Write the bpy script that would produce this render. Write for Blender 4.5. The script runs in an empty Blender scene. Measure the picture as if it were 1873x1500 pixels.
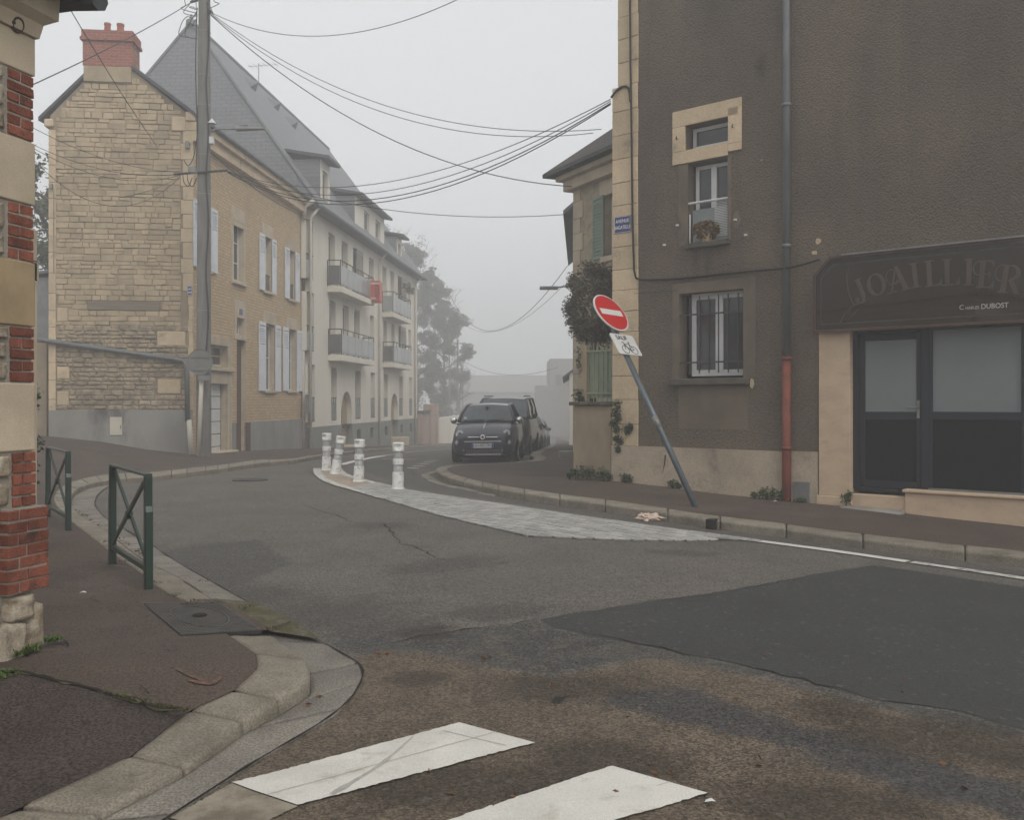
import bpy, bmesh, math, random
import numpy as np
from mathutils import Vector, Matrix, Euler
from mathutils import noise as mnoise
from mathutils.bvhtree import BVHTree

random.seed(7)
rnd = random.Random(11)
sc = bpy.context.scene
col = sc.collection

# ------------------------------------------------------------------ camera, sky, sun, exposure
F, CX, HY, EYE = 1700.0, 936.5, 735.0, 1.5      # focal length in photo pixels, principal column, horizon row, eye height
cam = bpy.data.cameras.new('camera')
cam.sensor_fit = 'HORIZONTAL'; cam.sensor_width = 36.0
cam.lens = 36.0 * F / 1873.0
cam.shift_y = (HY - 750.0) / 1873.0
cam.clip_start = 0.05; cam.clip_end = 3000
co = bpy.data.objects.new('camera', cam); col.objects.link(co)
co.location = (0, 0, EYE); co.rotation_euler = (math.radians(90), 0, 0)
sc.camera = co

SUN_EL, SUN_ROT = 46.0, 147.0
world = bpy.data.worlds.new('World'); sc.world = world; world.use_nodes = True
wt = world.node_tree; wt.nodes.clear()
wo = wt.nodes.new('ShaderNodeOutputWorld'); wb = wt.nodes.new('ShaderNodeBackground')
sky = wt.nodes.new('ShaderNodeTexSky'); sky.sky_type = 'NISHITA'; sky.sun_disc = False
sky.sun_elevation = math.radians(SUN_EL); sky.sun_rotation = math.radians(SUN_ROT)
sky.air_density = 1.0; sky.dust_density = 4.0
hs = wt.nodes.new('ShaderNodeHueSaturation'); hs.inputs['Saturation'].default_value = 0.10
wm = wt.nodes.new('ShaderNodeMixRGB'); wm.inputs['Fac'].default_value = 0.75
wm.inputs['Color2'].default_value = (7.6, 7.75, 7.9, 1)          # the even cloud layer
wt.links.new(sky.outputs[0], hs.inputs['Color']); wt.links.new(hs.outputs[0], wm.inputs['Color1'])
wt.links.new(wm.outputs[0], wb.inputs['Color']); wb.inputs['Strength'].default_value = 0.130
wt.links.new(wb.outputs[0], wo.inputs[0])
sl = bpy.data.lights.new('sun', 'SUN'); sl.energy = 1.5; sl.angle = math.radians(30); sl.color = (1, .95, .88)
so = bpy.data.objects.new('sun', sl); col.objects.link(so)
so.rotation_euler = (math.radians(90 - SUN_EL), 0, math.radians(180 - SUN_ROT))
vs = sc.view_settings
vs.view_transform = 'Standard'; vs.look = 'None'; vs.exposure = 0.0; vs.gamma = 1.0; vs.use_curve_mapping = False
sc.render.engine = 'CYCLES'
cy = sc.cycles
cy.use_denoising = True
try: cy.denoiser = 'OPENIMAGEDENOISE'
except Exception: pass
cy.max_bounces = 5; cy.diffuse_bounces = 3; cy.glossy_bounces = 2; cy.volume_bounces = 2; cy.transparent_max_bounces = 8
cy.sample_clamp_indirect = 4.0
cy.use_adaptive_sampling = True; cy.adaptive_threshold = 0.03; cy.adaptive_min_samples = 12

# ------------------------------------------------------------------ geometry helpers
def S(t):
    t = np.clip(t, 0, 1); return t * t * (3 - 2 * t)
def g(x, y):                                                    # height of the carriageway
    x = np.asarray(x, float); y = np.asarray(y, float)
    r = np.interp(x, [-1, .3, 1.3, 2.6, 4.2, 6.2, 15, 40], [0, .05, .05, 0, -.055, -.13, -.4, -.8])
    w = 1 - S((y - 14) / 9)
    t = np.clip(y - 23, 0, 75)
    return r * w - .04 * t * t / (t + 4)
def gf(x, y): return float(g(x, y))
def G(px, py, dz=0.0):                                          # photo pixel -> point on the ground (+dz)
    z = 0.0
    for _ in range(40):
        Y = F * (EYE - z - dz) / max(py - HY, 1.0); X = (px - CX) / F * Y
        z = .5 * z + .5 * gf(X, Y)
    return Vector((X, Y, z + dz))
def at(px, py, Y): return Vector(((px - CX) / F * Y, Y, EYE + (HY - py) / F * Y))
class Fr:                                                        # a vertical plane: u along it, o outwards, z up
    def __init__(s, o, u):
        l = math.hypot(*u); s.o = Vector(o); s.u = Vector((u[0] / l, u[1] / l))
        n = Vector((s.u.y, -s.u.x))
        if n.dot(s.o) > 0: n = -n
        s.n = n
    def P(s, u, o, z): return Vector((s.o.x + s.u.x * u + s.n.x * o, s.o.y + s.u.y * u + s.n.y * o, z))
    def uv(s, px, py, off=0.0):
        d = Vector(((px - CX) / F, 1.0)); q = s.o + s.n * off
        t = q.dot(s.n) / d.dot(s.n); p = d * t
        return (p - q).dot(s.u), EYE + t * (HY - py) / F
    def U(s, px, off=0.0): return s.uv(px, HY, off)[0]
    def Z(s, px, py, off=0.0): return s.uv(px, py, off)[1]

WL = {}
def props(o, label=None, cat=None, group=None, kind=None):
    if label: o['label'] = label
    if cat: o['category'] = cat
    if group: o['group'] = group
    if kind: o['kind'] = kind
    return o
def thing(name, label, cat, loc=(0, 0, 0), rot=(0, 0, 0), group=None):
    o = bpy.data.objects.new(name, None); col.objects.link(o); o.empty_display_size = .2
    o.location = loc; o.rotation_euler = rot; WL[o.name] = Vector(loc)
    return props(o, label, cat, group)
def copy_tree(o, parent=None):
    c = o.copy(); col.objects.link(c)
    if parent: c.parent = parent
    for ch in list(o.children): copy_tree(ch, c)
    return c
class MB:
    def __init__(s): s.v = []; s.f = []; s.mi = []
    def add(s, pts, faces, mi=0):
        k = len(s.v); s.v += [Vector(p) for p in pts]
        for f in faces: s.f.append([k + i for i in f]); s.mi.append(mi)
        return s
    def quad(s, a, b, c, d, mi=0): return s.add([a, b, c, d], [(0, 1, 2, 3)], mi)
    def hexa(s, p, mi=0):                                        # p: 4 bottom, 4 top points
        return s.add(p, [(0, 3, 2, 1), (4, 5, 6, 7), (0, 1, 5, 4), (1, 2, 6, 5), (2, 3, 7, 6), (3, 0, 4, 7)], mi)
    def box(s, fr, u0, u1, o0, o1, z0, z1, mi=0):
        P = fr.P
        return s.hexa([P(u0, o0, z0), P(u1, o0, z0), P(u1, o1, z0), P(u0, o1, z0), P(u0, o0, z1), P(u1, o0, z1), P(u1, o1, z1), P(u0, o1, z1)], mi)
    def wbox(s, x0, x1, y0, y1, z0, z1, mi=0):
        return s.hexa([(x0, y0, z0), (x1, y0, z0), (x1, y1, z0), (x0, y1, z0), (x0, y0, z1), (x1, y0, z1), (x1, y1, z1), (x0, y1, z1)], mi)
    def tube(s, pts, r, n=8, cap=True, mi=0):
        pts = [Vector(p) for p in pts]; m = len(pts); k = len(s.v)
        prev = None
        for i, p in enumerate(pts):
            t = (pts[min(i + 1, m - 1)] - pts[max(i - 1, 0)]).normalized()
            if prev is None:
                a = Vector((0, 0, 1)) if abs(t.z) < .9 else Vector((1, 0, 0))
                x = t.cross(a).normalized()
            else: x = (prev - t * prev.dot(t)).normalized()
            prev = x; y = t.cross(x)
            rr = r[i] if isinstance(r, (list, tuple)) else r
            for j in range(n):
                a = 2 * math.pi * j / n; s.v.append(p + (x * math.cos(a) + y * math.sin(a)) * rr)
        for i in range(m - 1):
            for j in range(n):
                s.f.append([k + i * n + j, k + i * n + (j + 1) % n, k + (i + 1) * n + (j + 1) % n, k + (i + 1) * n + j]); s.mi.append(mi)
        if cap:
            s.f.append([k + j for j in range(n)][::-1]); s.mi.append(mi)
            s.f.append([k + (m - 1) * n + j for j in range(n)]); s.mi.append(mi)
        return s
    def loft(s, rows, closed=False, mi=0):                       # rows of equally many points
        n = len(rows[0]); k = len(s.v)
        for r in rows: s.v += [Vector(p) for p in r]
        for i in range(len(rows) - 1):
            for j in range(n if closed else n - 1):
                s.f.append([k + i * n + j, k + i * n + (j + 1) % n, k + (i + 1) * n + (j + 1) % n, k + (i + 1) * n + j]); s.mi.append(mi)
        return s
    def prism(s, poly, ext, mi=0):                               # polygon of 3D points pushed along ext
        n = len(poly); ext = Vector(ext); poly = [Vector(p) for p in poly]
        return s.add(poly + [p + ext for p in poly], [list(range(n))[::-1], list(range(n, 2 * n))] + [(i, (i + 1) % n, n + (i + 1) % n, n + i) for i in range(n)], mi)
    def lathe(s, prof, n=20, M=None, mi=0):                      # profile [(r,z)]
        rows = []
        for r, z in prof:
            row = [Vector((r * math.cos(2 * math.pi * j / n), r * math.sin(2 * math.pi * j / n), z)) for j in range(n)]
            rows.append([M @ p for p in row] if M else row)
        return s.loft(rows, True, mi)
    def mesh(s, name, mats, shift=None, smooth=False, fix=True):
        me = bpy.data.meshes.new(name)
        v = [p - shift for p in s.v] if shift else s.v
        me.from_pydata([tuple(p) for p in v], [], s.f)
        for m in (mats if isinstance(mats, (list, tuple)) else [mats]): me.materials.append(m)
        if any(s.mi): me.polygons.foreach_set('material_index', s.mi)
        if fix:
            bm = bmesh.new(); bm.from_mesh(me); bmesh.ops.recalc_face_normals(bm, faces=bm.faces); bm.to_mesh(me); bm.free()
        if smooth: me.polygons.foreach_set('use_smooth', [True] * len(me.polygons))
        me.update(); return me
    def build(s, name, mats, parent=None, label=None, cat=None, group=None, kind=None, smooth=False, bevel=0, seg=1, local=False, fix=True, subsurf=0):
        if local: sh = None; loc = Vector((0, 0, 0))
        else:
            a = np.array([tuple(p) for p in s.v]); lo, hi = a.min(0), a.max(0)
            sh = Vector(((lo[0] + hi[0]) / 2, (lo[1] + hi[1]) / 2, lo[2])); loc = sh
        me = s.mesh(name, mats, sh, smooth, fix)
        o = bpy.data.objects.new(name, me); col.objects.link(o)
        WL[o.name] = Vector(loc)
        if parent is not None:
            o.parent = parent
            o.location = loc if local else loc - WL[parent.name]
        else: o.location = loc
        if bevel:
            b = o.modifiers.new('bevel', 'BEVEL'); b.width = bevel; b.segments = seg; b.limit_method = 'ANGLE'; b.angle_limit = .6
        if subsurf:
            b = o.modifiers.new('sub', 'SUBSURF'); b.levels = subsurf; b.render_levels = subsurf
        return props(o, label, cat, group, kind)
def wall(mb, fr, u0, u1, z0, z1, holes, off=0.0, depth=.2, mi=0, mir=None):
    us = sorted({u0, u1} | {h[0] for h in holes} | {h[1] for h in holes}); zs = sorted({z0, z1} | {h[2] for h in holes} | {h[3] for h in holes})
    us = [u for u in us if u0 <= u <= u1]; zs = [z for z in zs if z0 <= z <= z1]
    for i in range(len(us) - 1):
        for j in range(len(zs) - 1):
            cu, cz = (us[i] + us[i + 1]) / 2, (zs[j] + zs[j + 1]) / 2
            if any(h[0] < cu < h[1] and h[2] < cz < h[3] for h in holes): continue
            mb.quad(fr.P(us[i], off, zs[j]), fr.P(us[i + 1], off, zs[j]), fr.P(us[i + 1], off, zs[j + 1]), fr.P(us[i], off, zs[j + 1]), mi)
    for a, b, c, d in holes:
        q = [(a, c), (b, c), (b, d), (a, d)]
        for k in range(4):
            (x0, y0), (x1, y1) = q[k], q[(k + 1) % 4]
            mb.quad(fr.P(x0, off, y0), fr.P(x1, off, y1), fr.P(x1, off - depth, y1), fr.P(x0, off - depth, y0), mi if mir is None else mir)
    return mb
def catmull(pts, per=6, k_=1.0):
    pts = [Vector(p) for p in pts]; out = []
    for i in range(len(pts) - 1):
        p0 = pts[max(i - 1, 0)]; p1 = pts[i]; p2 = pts[i + 1]; p3 = pts[min(i + 2, len(pts) - 1)]
        for k in range(per):
            t = k / per
            out.append(p1.lerp(p2, t) * (1 - k_) + k_ * .5 * ((2 * p1) + (p2 - p0) * t + (2 * p0 - 5 * p1 + 4 * p2 - p3) * t * t + (3 * p1 - p0 - 3 * p2 + p3) * t ** 3))
    out.append(pts[-1]); return out
def txt(body, size, M, mat, name, parent, ext=.002, bold=0.0, align='CENTER', sx=1.0):
    c = bpy.data.curves.new('t', 'FONT'); c.body = body; c.size = size; c.extrude = ext; c.align_x = align; c.align_y = 'CENTER'; c.offset = bold
    o = bpy.data.objects.new('t', c)
    me = bpy.data.meshes.new_from_object(o)
    mb = MB(); S_ = Matrix.Diagonal((sx, 1, 1, 1))
    mb.v = [M @ (S_ @ v.co) for v in me.vertices]; mb.f = [list(p.vertices) for p in me.polygons]; mb.mi = [0] * len(mb.f)
    bpy.data.objects.remove(o); bpy.data.meshes.remove(me); bpy.data.curves.remove(c)
    return mb.build(name, mat, parent)
def basis(x, y, z, o): return Matrix(((x[0], y[0], z[0], o[0]), (x[1], y[1], z[1], o[1]), (x[2], y[2], z[2], o[2]), (0, 0, 0, 1)))
def frM(fr, u, o, z, rot=0):                                     # text matrix on a frame, readable from outside
    r = Vector((fr.u.x, fr.u.y, 0)); n = Vector((fr.n.x, fr.n.y, 0)); up = Vector((0, 0, 1))
    if r.cross(up).dot(n) < 0: r = -r
    return basis(r, up, n, fr.P(u, o, z)) @ Matrix.Rotation(math.radians(rot), 4, 'Z')

# ------------------------------------------------------------------ materials
def nd(nt, t, **kw):
    n = nt.nodes.new(t)
    for k, v in kw.items():
        if k.startswith('_'): setattr(n, k[1:], v)
        else:
            key = int(k[1:]) if k[0] == 'i' and k[1:].isdigit() else k.replace('__', ' ')
            if isinstance(v, bpy.types.NodeSocket): nt.links.new(v, n.inputs[key])
            else: n.inputs[key].default_value = v
    return n
def rgba(c): return (c[0], c[1], c[2], 1)
def new_mat(name):
    m = bpy.data.materials.new(name); m.use_nodes = True; nt = m.node_tree
    b = nt.nodes['Principled BSDF']; return m, nt, b
def noise_n(nt, vec, scale, detail=5, rough=.6):
    return nd(nt, 'ShaderNodeTexNoise', Vector=vec, Scale=scale, Detail=detail, Roughness=rough)
def ramp(nt, fac, a, b):
    r = nd(nt, 'ShaderNodeMapRange', Value=fac, i1=a, i2=b); r.interpolation_type = 'SMOOTHSTEP'; return r.outputs[0]
def mixc(nt, fac, c1, c2, mode='MIX'):
    m = nt.nodes.new('ShaderNodeMixRGB'); m.blend_type = mode
    for k, v in (('Fac', fac), ('Color1', c1), ('Color2', c2)):
        if isinstance(v, bpy.types.NodeSocket): nt.links.new(v, m.inputs[k])
        elif k == 'Fac': m.inputs[k].default_value = v
        else: m.inputs[k].default_value = rgba(v)
    return m.outputs[0]
def math_n(nt, op, a, b=0.0):
    m = nt.nodes.new('ShaderNodeMath'); m.operation = op
    for i, v in enumerate((a, b)):
        if isinstance(v, bpy.types.NodeSocket): nt.links.new(v, m.inputs[i])
        else: m.inputs[i].default_value = v
    return m.outputs[0]
def pm(name, c1, c2=None, sc_=2.0, rough=.85, bump=0.0, bsc=60.0, spec=.3, metal=0.0, ov=0.0, c3=None, sc3=.6, f3=(.55, .75), grain=0.0, gsc=120., coord='pos', bdist=.01, stretch=None):
    m, nt, b = new_mat(name)
    if coord == 'pos': vec = nd(nt, 'ShaderNodeNewGeometry').outputs['Position']
    else: vec = nd(nt, 'ShaderNodeTexCoord').outputs['Object']
    v2 = vec
    if stretch:
        v2 = nd(nt, 'ShaderNodeVectorMath', _operation='MULTIPLY', i0=vec, i1=stretch).outputs[0]
    c = None
    if c2 is not None:
        c = mixc(nt, ramp(nt, noise_n(nt, v2, sc_, 7).outputs[0], .35, .68), c1, c2)
    if c3 is not None:
        off = nd(nt, 'ShaderNodeVectorMath', _operation='ADD', i0=v2, i1=(13.1, 5.7, 2.2)).outputs[0]
        c = mixc(nt, ramp(nt, noise_n(nt, off, sc3, 8, .65).outputs[0], *f3), c if c is not None else c1, c3)
    if grain:
        gr = nd(nt, 'ShaderNodeMapRange', Value=noise_n(nt, vec, gsc, 2).outputs[0], i1=.38, i2=.62, i3=1 - grain, i4=1 + grain).outputs[0]
        c = mixc(nt, 1.0, c if c is not None else c1, gr, 'MULTIPLY')
    if ov:
        oi = nd(nt, 'ShaderNodeObjectInfo').outputs['Random']
        val = nd(nt, 'ShaderNodeMapRange', Value=oi, i3=1 - ov, i4=1 + ov).outputs[0]
        c = mixc(nt, 1.0, c if c is not None else c1, val, 'MULTIPLY')
    if c is None: b.inputs['Base Color'].default_value = rgba(c1)
    else: nt.links.new(c, b.inputs['Base Color'])
    b.inputs['Roughness'].default_value = rough; b.inputs['Metallic'].default_value = metal; b.inputs['Specular IOR Level'].default_value = spec
    if bump:
        bn = nd(nt, 'ShaderNodeBump', Height=noise_n(nt, vec, bsc, 6).outputs[0], Strength=bump, Distance=bdist)
        nt.links.new(bn.outputs[0], b.inputs['Normal'])
    return m
def brickmat(name, a, bvec, bw, bh, c1, c2, cm, mortar=.012, bump=.6, rough=.9, c3=None, sc3=.5, f3=(.5, .75), wob=.015, offs=.5):
    m, nt, b = new_mat(name)
    pos = nd(nt, 'ShaderNodeNewGeometry').outputs['Position']
    nz = noise_n(nt, pos, 6.0, 3)
    wv = nd(nt, 'ShaderNodeVectorMath', _operation='SUBTRACT', i0=nz.outputs['Color'], i1=(.5, .5, .5)).outputs[0]
    wv = nd(nt, 'ShaderNodeVectorMath', _operation='SCALE', i0=wv, Scale=wob * 4).outputs[0]
    p2 = nd(nt, 'ShaderNodeVectorMath', _operation='ADD', i0=pos, i1=wv).outputs[0]
    ua = nd(nt, 'ShaderNodeVectorMath', _operation='DOT_PRODUCT', i0=p2, i1=a).outputs['Value']
    va = nd(nt, 'ShaderNodeVectorMath', _operation='DOT_PRODUCT', i0=p2, i1=bvec).outputs['Value']
    cv = nd(nt, 'ShaderNodeCombineXYZ', X=ua, Y=va).outputs[0]
    br = nd(nt, 'ShaderNodeTexBrick', Vector=cv, Color1=rgba(c1), Color2=rgba(c2), Mortar=rgba(cm), Scale=1.0)
    br.inputs['Mortar Size'].default_value = mortar; br.inputs['Brick Width'].default_value = bw; br.inputs['Row Height'].default_value = bh
    br.inputs['Mortar Smooth'].default_value = .4; br.offset = offs
    c = br.outputs['Color']
    if c3 is not None: c = mixc(nt, ramp(nt, noise_n(nt, pos, sc3, 8, .65).outputs[0], *f3), c, c3)
    gr = nd(nt, 'ShaderNodeMapRange', Value=noise_n(nt, pos, 14., 5).outputs[0], i1=.3, i2=.7, i3=.82, i4=1.15).outputs[0]
    c = mixc(nt, 1.0, c, gr, 'MULTIPLY')
    nt.links.new(c, b.inputs['Base Color']); b.inputs['Roughness'].default_value = rough; b.inputs['Specular IOR Level'].default_value = .25
    h = math_n(nt, 'MULTIPLY', br.outputs['Fac'], -1.0); h = math_n(nt, 'ADD', h, math_n(nt, 'MULTIPLY', noise_n(nt, pos, 30., 5).outputs[0], .5))
    bn = nd(nt, 'ShaderNodeBump', Height=h, Strength=bump, Distance=.02); nt.links.new(bn.outputs[0], b.inputs['Normal'])
    return m
M = {}
M['mortar_warm'] = pm('mortar_warm', (.32, .255, .175), (.24, .195, .137), 1.2, bump=.6, bsc=40, c3=(.12, .10, .078), sc3=.5, f3=(.5, .72))
M['gable_stone'] = pm('gable_stone', (.43, .34, .225), (.33, .262, .175), 3, bump=.5, bsc=35, ov=.14, c3=(.22, .175, .12), sc3=.55, f3=(.52, .8))
M['rubble_stone'] = pm('rubble_stone', (.36, .29, .20), (.20, .165, .12), 5, bump=.7, bsc=45, ov=.25, c3=(.12, .105, .08), sc3=.8, f3=(.55, .8))
M['quoin_stone'] = pm('quoin_stone', (.57, .45, .305), (.48, .375, .25), 2.2, bump=.35, bsc=30, ov=.10, c3=(.24, .195, .145), sc3=2.4, f3=(.54, .78), grain=.1, gsc=50)
M['cream_stone'] = pm('cream_stone', (.50, .42, .31), (.40, .33, .24), 2.2, bump=.15, bsc=70, ov=.05, c3=(.3, .23, .15), sc3=1.3, f3=(.6, .85), grain=.06)
M['tan_stone'] = pm('tan_stone', (.36, .27, .16), (.28, .21, .125), 4, bump=.3, bsc=60, c3=(.18, .14, .09), sc3=2, f3=(.55, .8))
M['red_brick'] = pm('red_brick', (.235, .075, .045), (.16, .052, .034), 12, bump=.9, bsc=70, ov=.3, c3=(.055, .036, .03), sc3=9, f3=(.52, .72), grain=.3, gsc=200)
M['base_rubble'] = pm('base_rubble', (.42, .37, .29), (.25, .2, .14), 7, bump=.9, bsc=40, ov=.15, c3=(.12, .09, .065), sc3=3, f3=(.52, .72), grain=.15)
M['mortar_grey'] = pm('mortar_grey', (.30, .27, .225), (.22, .195, .16), 6, bump=.7, bsc=60, grain=.12)
M['render_grey'] = pm('render_grey', (.27, .26, .24), (.20, .19, .175), 1.2, bump=.15, bsc=30, c3=(.08, .075, .07), sc3=.9, f3=(.55, .72), stretch=(1, 1, .45))
M['concrete'] = pm('concrete', (.28, .26, .235), (.2, .185, .165), 3, bump=.3, bsc=60, grain=.08)
M['pole_concrete'] = pm('pole_concrete', (.19, .18, .165), (.13, .122, .112), 3, bump=.25, bsc=60, stretch=(3, 3, .4), grain=.1)
M['white_paint'] = pm('white_paint', (.66, .68, .72), (.58, .60, .64), 3, rough=.5)
M['pvc_white'] = pm('pvc_white', (.62, .62, .61), (.54, .54, .53), 4, rough=.4)
M['pvc_cream'] = pm('pvc_cream', (.55, .51, .43), (.48, .44, .37), 2, rough=.5)
M['apt_render'] = pm('apt_render', (.66, .62, .53), (.59, .55, .475), .8, bump=.08, bsc=80, c3=(.36, .33, .28), sc3=.35, f3=(.6, .9), stretch=(1, 1, .3))
M['apt_plinth'] = pm('apt_plinth', (.20, .205, .19), (.165, .17, .16), 1.2, bump=.1, bsc=60)
M['apt_shutter'] = pm('apt_shutter', (.33, .31, .265), (.28, .26, .22), 3, rough=.6)
M['door_wood'] = pm('door_wood', (.33, .24, .15), (.25, .18, .11), 4, rough=.6, stretch=(6, 6, .6))
M['glass_dark'] = pm('glass_dark', (.025, .028, .03), (.04, .042, .042), 1.5, rough=.06, spec=.6)
M['glass_dim'] = pm('glass_dim', (.12, .12, .115), (.08, .08, .08), .8, rough=.15, spec=.5)
M['glass_frost'] = pm('glass_frost', (.19, .215, .21), (.165, .187, .183), .9, rough=.32, spec=.4)
M['balcony_glass'] = pm('balcony_glass', (.30, .315, .305), (.24, .25, .245), 1.1, rough=.25, spec=.5)
M['metal_dark'] = pm('metal_dark', (.05, .05, .05), rough=.5, metal=.3)
M['metal_grey'] = pm('metal_grey', (.25, .25, .245), (.19, .19, .185), 5, rough=.45, metal=.4)
M['zinc'] = pm('zinc', (.165, .175, .18), (.125, .133, .137), 2.5, rough=.5, metal=.3, c3=(.08, .085, .085), sc3=4, f3=(.6, .8), stretch=(2, 2, .6))
M['cast_red'] = pm('cast_red', (.20, .055, .035), (.13, .04, .03), 5, rough=.65, bump=.2, bsc=60)
M['wire'] = pm('wire', (.02, .02, .02), rough=.6)
M['slate_edge'] = pm('slate_edge', (.07, .072, .078), (.05, .05, .055), 3, rough=.6, bump=.4, bsc=25)
M['rail_green'] = pm('rail_green', (.010, .034, .024), (.014, .03, .024), 4, rough=.38, spec=.5, coord='obj')
M['roughcast'] = None
M['beam'] = pm('beam', (.21, .175, .13), (.15, .128, .1), 3, bump=.3, bsc=30, stretch=(.4, 1, 6))
M['terracotta'] = pm('terracotta', (.36, .12, .065), (.27, .085, .05), 4, bump=.2, bsc=30)
M['blue_enamel'] = pm('blue_enamel', (.022, .028, .14), rough=.35, spec=.5)
M['white_enamel'] = pm('white_enamel', (.7, .7, .7), rough=.35)
M['anthracite'] = pm('anthracite', (.017, .02, .027), (.02, .023, .03), 2, rough=.5, spec=.22)
M['panel_black'] = pm('panel_black', (.007, .0075, .009), rough=.6, spec=.12)
M['brown_frame'] = pm('brown_frame', (.085, .05, .04), (.06, .036, .03), 5, rough=.5)
M['shopstone'] = pm('shopstone', (.56, .42, .295), (.46, .345, .245), 2.5, bump=.12, bsc=70, c3=(.22, .16, .12), sc3=2, f3=(.6, .85), grain=.06, stretch=(1, 1, 2))
M['sill_dark'] = pm('sill_dark', (.105, .09, .072), (.068, .06, .05), 5, bump=.4, bsc=50)
M['smooth_render'] = pm('smooth_render', (.165, .130, .097), (.122, .098, .074), 2, bump=.2, bsc=50, c3=(.075, .062, .05), sc3=1.2, f3=(.55, .8))
M['plinth_right'] = pm('plinth_right', (.43, .35, .265), (.33, .27, .205), 1.5, bump=.25, bsc=40, c3=(.17, .145, .12), sc3=1.6, f3=(.52, .74), grain=.12, gsc=60)
M['garden_render'] = pm('garden_render', (.33, .265, .18), (.25, .2, .14), 1.8, bump=.2, bsc=40, c3=(.14, .115, .085), sc3=1.1, f3=(.52, .75), stretch=(1, 1, .5))
M['fence_green'] = pm('fence_green', (.25, .29, .20), (.20, .235, .165), 2, rough=.55)
M['shutter_green'] = pm('shutter_green', (.235, .30, .245), (.19, .245, .2), 3, rough=.6)
M['kerb'] = pm('kerb', (.235, .208, .165), (.175, .154, .122), 4, bump=.5, bsc=120, ov=.1, c3=(.12, .105, .078), sc3=3.0, f3=(.52, .76), grain=.24, gsc=95)
M['gutter'] = pm('gutter', (.215, .195, .165), (.155, .14, .12), 3, bump=.5, bsc=90, ov=.12, c3=(.10, .092, .075), sc3=2, f3=(.55, .8), grain=.30, gsc=85)
M['sett'] = pm('sett', (.36, .352, .33), (.28, .273, .255), 6, bump=.4, bsc=60, ov=.14, c3=(.16, .155, .145), sc3=1.2, f3=(.55, .8), grain=.1)
M['sett_joint'] = pm('sett_joint', (.05, .046, .04), (.035, .032, .028), 8, bump=.5, bsc=90)
M['island'] = pm('island', (.36, .285, .22), (.29, .235, .185), 2.5, bump=.3, bsc=90, grain=.1)
def paint_mat(name, c, wear, lo, hi, sc_=5.):
    return pm(name, c, tuple(x * .86 for x in c), 3., rough=.7, bump=.25, bsc=150, c3=wear, sc3=sc_, f3=(lo, hi), grain=.07)
M['paint'] = paint_mat('paint', (.62, .60, .55), (.38, .345, .29), .53, .74, 4.5)
M['seam'] = pm('seam', (.36, .34, .30), (.5, .48, .44), 20, rough=.8)
M['tyre_mark'] = pm('tyre_mark', (.33, .315, .295), (.46, .44, .41), 14, rough=.8)
M['paint_worn'] = paint_mat('paint_worn', (.54, .52, .475), (.16, .15, .135), .48, .64, 9.)
M['paint_faint'] = paint_mat('paint_faint', (.30, .265, .205), (.15, .125, .09), .42, .62, 4.)
M['crack'] = pm('crack', (.018, .016, .014), rough=1)
M['leaf_green'] = pm('leaf_green', (.045, .075, .022), (.07, .095, .03), 3., rough=.6, spec=.3)
M['leaf_dark'] = pm('leaf_dark', (.085, .085, .05), (.16, .135, .10), 22., rough=.5, spec=.4, c3=(.12, .065, .05), sc3=4, f3=(.5, .7))
M['leaf_autumn'] = pm('leaf_autumn', (.09, .105, .035), (.13, .12, .045), 1.2, rough=.6)
M['leaf_ivy'] = pm('leaf_ivy', (.03, .05, .02), (.05, .065, .028), 4., rough=.5, spec=.35)
M['leaf_hazed'] = pm('leaf_hazed', (.115, .12, .085), (.14, .14, .105), 1.0, rough=.7, spec=.2)  # leaf colour paled for the far trees: haze put into the colour
M['grass'] = pm('grass', (.05, .10, .015), (.08, .12, .025), 6., rough=.6)
M['moss'] = pm('moss', (.075, .07, .032), (.10, .088, .05), 9., rough=1, bump=.8, bsc=120, c3=(.14, .125, .1), sc3=10, f3=(.5, .65))
M['bark'] = pm('bark', (.10, .085, .065), (.065, .055, .045), 6., bump=.5, bsc=30)

# ------------------------------------------------------------------ the ground
def poly_sd(poly, X, Y):                                         # signed distance, positive inside
    P = np.array([(p[0], p[1]) for p in poly]); n = len(P)
    d2 = np.full(X.shape, 1e9); ins = np.zeros(X.shape, bool)
    for i in range(n):
        a, b = P[i], P[(i + 1) % n]; e = b - a
        wx, wy = X - a[0], Y - a[1]
        t = np.clip((wx * e[0] + wy * e[1]) / max(e @ e, 1e-9), 0, 1)
        d2 = np.minimum(d2, (wx - e[0] * t) ** 2 + (wy - e[1] * t) ** 2)
        c = ((a[1] <= Y) & (b[1] > Y)) | ((b[1] <= Y) & (a[1] > Y))
        xs = a[0] + (Y - a[1]) / (e[1] if abs(e[1]) > 1e-9 else 1e-9) * e[0]
        ins ^= c & (X < xs)
    return np.where(ins, 1, -1) * np.sqrt(d2)
def GP(pts): return [G(*p) for p in pts]
def grow(a, b, st, ratio, end):
    out = list(np.arange(a, b + 1e-6, st)); s = st; v = out[-1]
    while v < end: s *= ratio; v += s; out.append(min(v, end))
    return out
xs = grow(0, 8.4, .07, 1.22, 140.); xs = sorted(set([-x for x in xs] + xs)); ys = [-34, -22, -14, -9, -6, -4, -2, -.5, .5, 1.2, 1.9] + grow(2.4, 24.0, .07, 1.12, 240.)
XX, YY = np.meshgrid(np.array(xs), np.array(ys)); ZZ = g(XX, YY)
nx, ny = len(xs), len(ys)
me = bpy.data.meshes.new('road')
vv = np.stack([XX.ravel(), YY.ravel(), ZZ.ravel()], 1)
idx = np.arange(nx * ny).reshape(ny, nx)
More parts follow.
